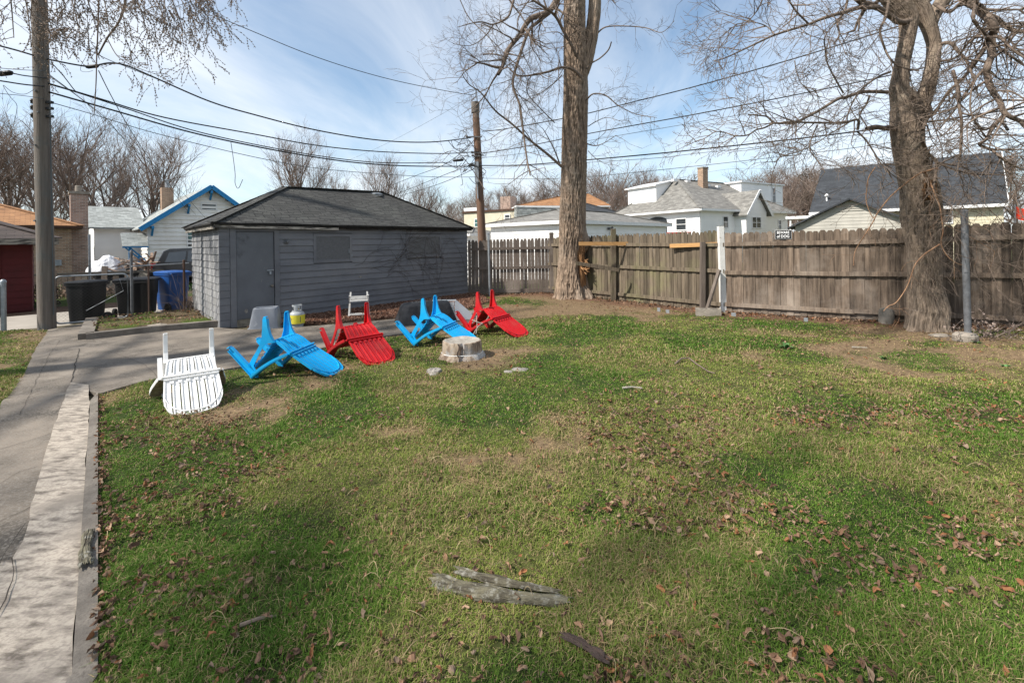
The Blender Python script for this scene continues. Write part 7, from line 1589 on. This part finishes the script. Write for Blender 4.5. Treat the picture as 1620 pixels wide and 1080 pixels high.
h=House('brown_roofed_house',818,52,rad(8),'house with an orange brown roof beyond the grey clapboard block','house'); Lx=h.lx(960); ze_=h.z(818,326,0,0); zr=h.z(900,309,5,4); h.walls(0,Lx,0,8,-.3,ze_-.1,C['cream'],None); h.hip(0,Lx,0,8,ze_,(7.5,4,zr+.2),(Lx-1,4,zr+.2),C['orange_roof'],fascia=C['white_trim'])
h.chimney(h.lx(932,3)-.4,3,ze_,h.z(932,314,8,3),.8,.8,C['brick_chim'],pot=True)
h=House('dark_roofed_house',905,43,rad(12),'house with a black shingle roof between white garage and bungalow','house'); Lx=h.lx(1010); ze_=h.z(905,347,0,0); zr=h.z(940,321,5,4); h.walls(0,Lx,0,8,-.3,ze_-.1,C['cream'],None); h.hip(0,Lx,0,8,ze_,(1.6,4,zr),(Lx-4,4,zr),C['black_roof'],fascia=C['brown_trim'])
h=House('white_shed',745,24,rad(40),'small white shed roof corner just right of the dark garage roof','shed'); zw=h.z(745,372,0,0); h.walls(0,1.6,0,2.4,-.3,zw,C['white_siding'],.2); h.hip(0,1.6,0,2.4,zw+.1,(.8,1.0,zw+.45),(.8,1.4,zw+.45),C['grey_roof'],oh=.25)
# orange flag at the right
q=at(1606,330,16); r=empty('orange_flag',(q.x,q.y,0),0,'small bright orange flag above the fence at the right edge','flag')
m=MB(); m.tube([(0,0,0),(0,0,q.z+.15)],.02,6); m.build('pole',C['steel_old'],r)
m=MB(); Vv=[(x_,.04*math.sin(x_*9)*(1+z_),q.z+.1-z_-.35*x_) for x_ in np.linspace(0,.8,9) for z_ in np.linspace(0,.42,4)]; m.grid(Vv,9,4); m.build('cloth',C['orange_flag'],r,smooth=True)
# ------------------------------------------------------------------ things across the alley on the left
# parked dark vehicle
def car(px,py,Y,rz_,mat,label,s=1.0,pick=False):
    x,y=at(px,py,Y).x,Y; r=empty('parked_car',(x,y,hz(x,y)),rz_,label,'car'); r.scale=(s,)*3
    L_,Wd=4.7,1.85
    prof=[(-.95,.55),(-2.28,.50),(-2.35,.75),(-2.33,1.02),(-2.2,1.12),(-1.98,1.66),(-1.75,1.76),(-.2,1.80),(.35,1.74),(1.0,1.20),(1.3,1.12),(2.15,1.00),(2.33,.80),(2.35,.52),(2.2,.42),(1.0,.40)]
    m=MB(); n=len(prof); ys=[(-.92,.0),(-.86,.06),(-.80,.10)]; Vv=[]
    for yy,ins in ((-.92,.06),(-.90,.0),(.90,.0),(.92,.06)):
        for i,(a,z) in enumerate(prof):
            tw_=max(0,(z-1.1))*.28; Vv.append((a*(1-ins*.3),yy-(tw_ if yy>0 else -tw_),z))
    m.grid(Vv,4,n,True); m.add(Vv[:n],[tuple(range(n-1,-1,-1))]); m.add(Vv[-n:],[tuple(range(n))]); b=m.build('body',mat,r,smooth=30)
    m=MB()
    for sy in (-1,1):
        def Y_(z): return sy*(.925-max(0,z-1.1)*.28)
        for q in ([(-1.85,1.2),(-1.75,1.6),(-1.1,1.66),(-1.1,1.2)],[(-1.02,1.2),(-1.02,1.66),(-.15,1.69),(-.15,1.2)],[(-.07,1.2),(-.07,1.69),(.28,1.64),(.80,1.2)]): P=[(a,Y_(z),z) for a,z in q]; m.poly(P,th=.02,d=(0,sy,0))
    m.poly([(-2.215,-.68,1.2),(-2.03,-.60,1.60),(-2.03,.60,1.60),(-2.215,.68,1.2)],th=.02,d=(-1,0,.4)); m.poly([(.98,-.7,1.25),(.42,-.62,1.70),(.42,.62,1.70),(.98,.7,1.25)],th=.02,d=(1,0,.8)); m.build('window',C['glass'],r)
    for sx in (-1.45,1.45):
        for sy in (-1,1):
            m=MB(); ang=np.linspace(0,2*pi,25)[:-1]; Vv=[(sx+.35*f*math.cos(a),sy*(.72+o),.35+.35*f*math.sin(a)) for o,f in ((0,.5),(0,1),(.2,1),(.22,.62),(.19,.58)) for a in ang]; m.grid(Vv,5,24,True); w=m.build('wheel',C['tyre'],r); m=MB(); Vv=[(sx+.21*f*math.cos(a),sy*(.92),.35+.21*f*math.sin(a)) for f in (0.01,1) for a in ang]; m.grid(Vv,2,24,True); m.build('rim',C['galv'],w)
    for sy in (-1,1):
        m=MB(); m.box((-2.37,sy*.80-.11,.88),(-2.2,sy*.80+.125,1.14)); t_=m.build('tail_lamp',C['lamp_red'],r); m=MB(); m.box((-2.375,sy*.80-.11,.80),(-2.2,sy*.80+.125,.878)); m.build('indicator',C['lamp_orange'],t_)
    m=MB(); m.box((-2.42,-.85,.48),(-2.25,.85,.66)); m.build('bumper',C['steel_old'],r); return r
car(352,424,20.5,rad(12),C['car'],'dark grey parked vehicle with a lit-red tail lamp behind the chain-link fence'.replace('lit-red','red'))
car(204,418,34,rad(60),C['car_red'],'dark red parked car beyond the rubbish heap')
# rubbish heap with white sheeting and scrap wood on a low trailer
q=at(184,440,19.0); r=empty('rubbish_heap',(q.x,q.y,-.25),rad(20),'heap of white plastic sheeting and scrap wood across the alley','rubbish heap')
m=MB(); nu,nv=26,40; Vv=[]
for i in range(nu):
    for j in range(nv):
        f=i/(nu-1); a=2*pi*j/nv; R_=(1-f)**.6*.62*(1+.35*(float(fbm(math.cos(a)*2,math.sin(a)*2,f*3,3))-.5)); z=.95+.72*f**.8+.35*(float(fbm(math.cos(a)*R_*4,math.sin(a)*R_*4,7,3))-.5); Vv.append((-.35+R_*math.cos(a),R_*.7*math.sin(a),z*(1 if f>0 else .8)))
m.grid(Vv,nu,nv,True); m.build('plastic_sheet',C['plastic_sheet'],r)
m=MB(); rg=random.Random(3)
for i in range(34): 
    c=Vector((rg.uniform(-.2,1.3),rg.uniform(-.6,.4),rg.uniform(1.0,1.5)-.2*rg.random())); d=Vector((rg.uniform(-1,1),rg.uniform(-.5,.5),rg.uniform(-.55,.35))).normalized()*rg.uniform(.3,.7); m.bar(c-d,c+d,rg.uniform(.04,.12),.025,tint=rg.uniform(.6,1.4))
m.build('scrap_wood',C['scrap'],r)
m=MB(); 
for i in range(7): m.bar((-.9+i*.32,-.75,.30+.05*(i%2)),(-.75+i*.32,-.65,.92),.28,.03,up=(0,1,0),tint=rg.uniform(.6,1.5))
m.bar((-2.6,-.8,.96),(1.9,-.8,.98),.06,.09,tint=.35); m.build('pallet',C['stump_top'],r)
m=MB(); loft(m,[(.0,.9,.6,.2,0,4),(.5,1.1,.7,.2,0,4),(.95,1.2,.75,.2,0,4)],20); m.build('black_bags',C['tarp'],r)
# fence rail and posts across the alley, brown board scraps
q=at(120,430,17.5); r=empty('alley_fence',(q.x,q.y,-.1),rad(10),'broken low wooden fence across the alley before the brick bungalow','fence')
rg=random.Random(21)
for i in range(9): m=MB(); x_=-1.6+i*.42; m.bar((x_,0,0),(x_+rg.uniform(-.06,.06),0,rg.uniform(.7,1.25)),.20,.03,up=(0,1,0),tint=rg.uniform(.6,1.3)); m.build('board',C['fence_dark'],r)
x,y=G(142,470); 
m=MB(); m.tube([(0,0,0),(0,0,2.35)],.04,8); o=m.build('steel_post',C['galv'],None,loc=(at(142,430,17.0).x,17.0,-.12)); tag(o,'galvanised steel post rising left of the rubbish heap','post')
# air conditioning box and boxes beside the white house
q=at(218,436,24.5); m=MB(); loft(m,[(0,.38,.38,0,0,8),(.95,.38,.38,0,0,8),(1.0,.34,.34,0,0,8)],24); 
for i in range(9): m.box((-.385,-.385,.1+i*.09),(.385,.385,.13+i*.09),tint=.5)
o=m.build('air_conditioner',C['steel_old'],None,loc=(q.x,q.y,-.1)); tag(o,'dark grey air conditioner cage below the blue strutted awning','air conditioner')
q=at(248,434,23.5); m=MB(); 
for i in range(5): m.box((-.75+.3*i,-.2,0),(-.5+.3*i,.2,.28+.06*(i%3)),tint=.7+.15*(i%3))
m.box((-.7,-.15,.41),(.5,.15,.55),tint=.8); o=m.build('block_pile',C['block'],None,loc=(q.x,q.y,-.1)); tag(o,'low pile of grey blocks before the white house wall','block pile')
# shrubs and hedge bits across the alley
def bush(px,py,Y,w,hh_,mat,label,seed,n=900,leaf=.05,name='shrub'):
    q=at(px,py,Y); m=MB(); rg=random.Random(seed)
    for i in range(n):
        a=rg.uniform(0,2*pi);rr=rg.random()**.5;z=rg.random(); p=np.array((w*rr*math.cos(a),w*.6*rr*math.sin(a),hh_*z*(1-.4*rr*rr))); s_=leaf*rg.uniform(.6,1.3); d1=np.array([rg.uniform(-1,1) for _ in range(3)])*s_;d2=np.array([rg.uniform(-1,1) for _ in range(3)])*s_*.5; m.add([p-d1,p+d2,p+d1,p-d2],[(0,1,2,3)],tint=rg.uniform(.5,1.5))
    o=m.build(name,mat,None,loc=(q.x,q.y,-.12)); tag(o,label,'shrub')
bush(68,470,14.3,.5,.8,C['vine'],'brown dry shrub at the corner of the dark red garage',1,1400,.035)
bush(98,458,17.4,1.6,.45,C['scrap'],'dry brown brush below the brick wall behind the left bin',2,1800,.05)
bush(110,450,18.5,1.5,.40,C['dark_green'],'green ground shrubs before the brick bungalow',3,1800,.05)
bush(250,455,19.5,1.8,.35,C['dark_green'],'green ground shrubs before the white blue trimmed house',5,1500,.05)
bush(190,458,17.8,2.0,.35,C['scrap'],'dry brush along the far side of the alley',6,2200,.045)
bush(127,405,30,.7,1.0,C['dark_green'],'small evergreen shrub right of the brick bungalow',7,900,.07)
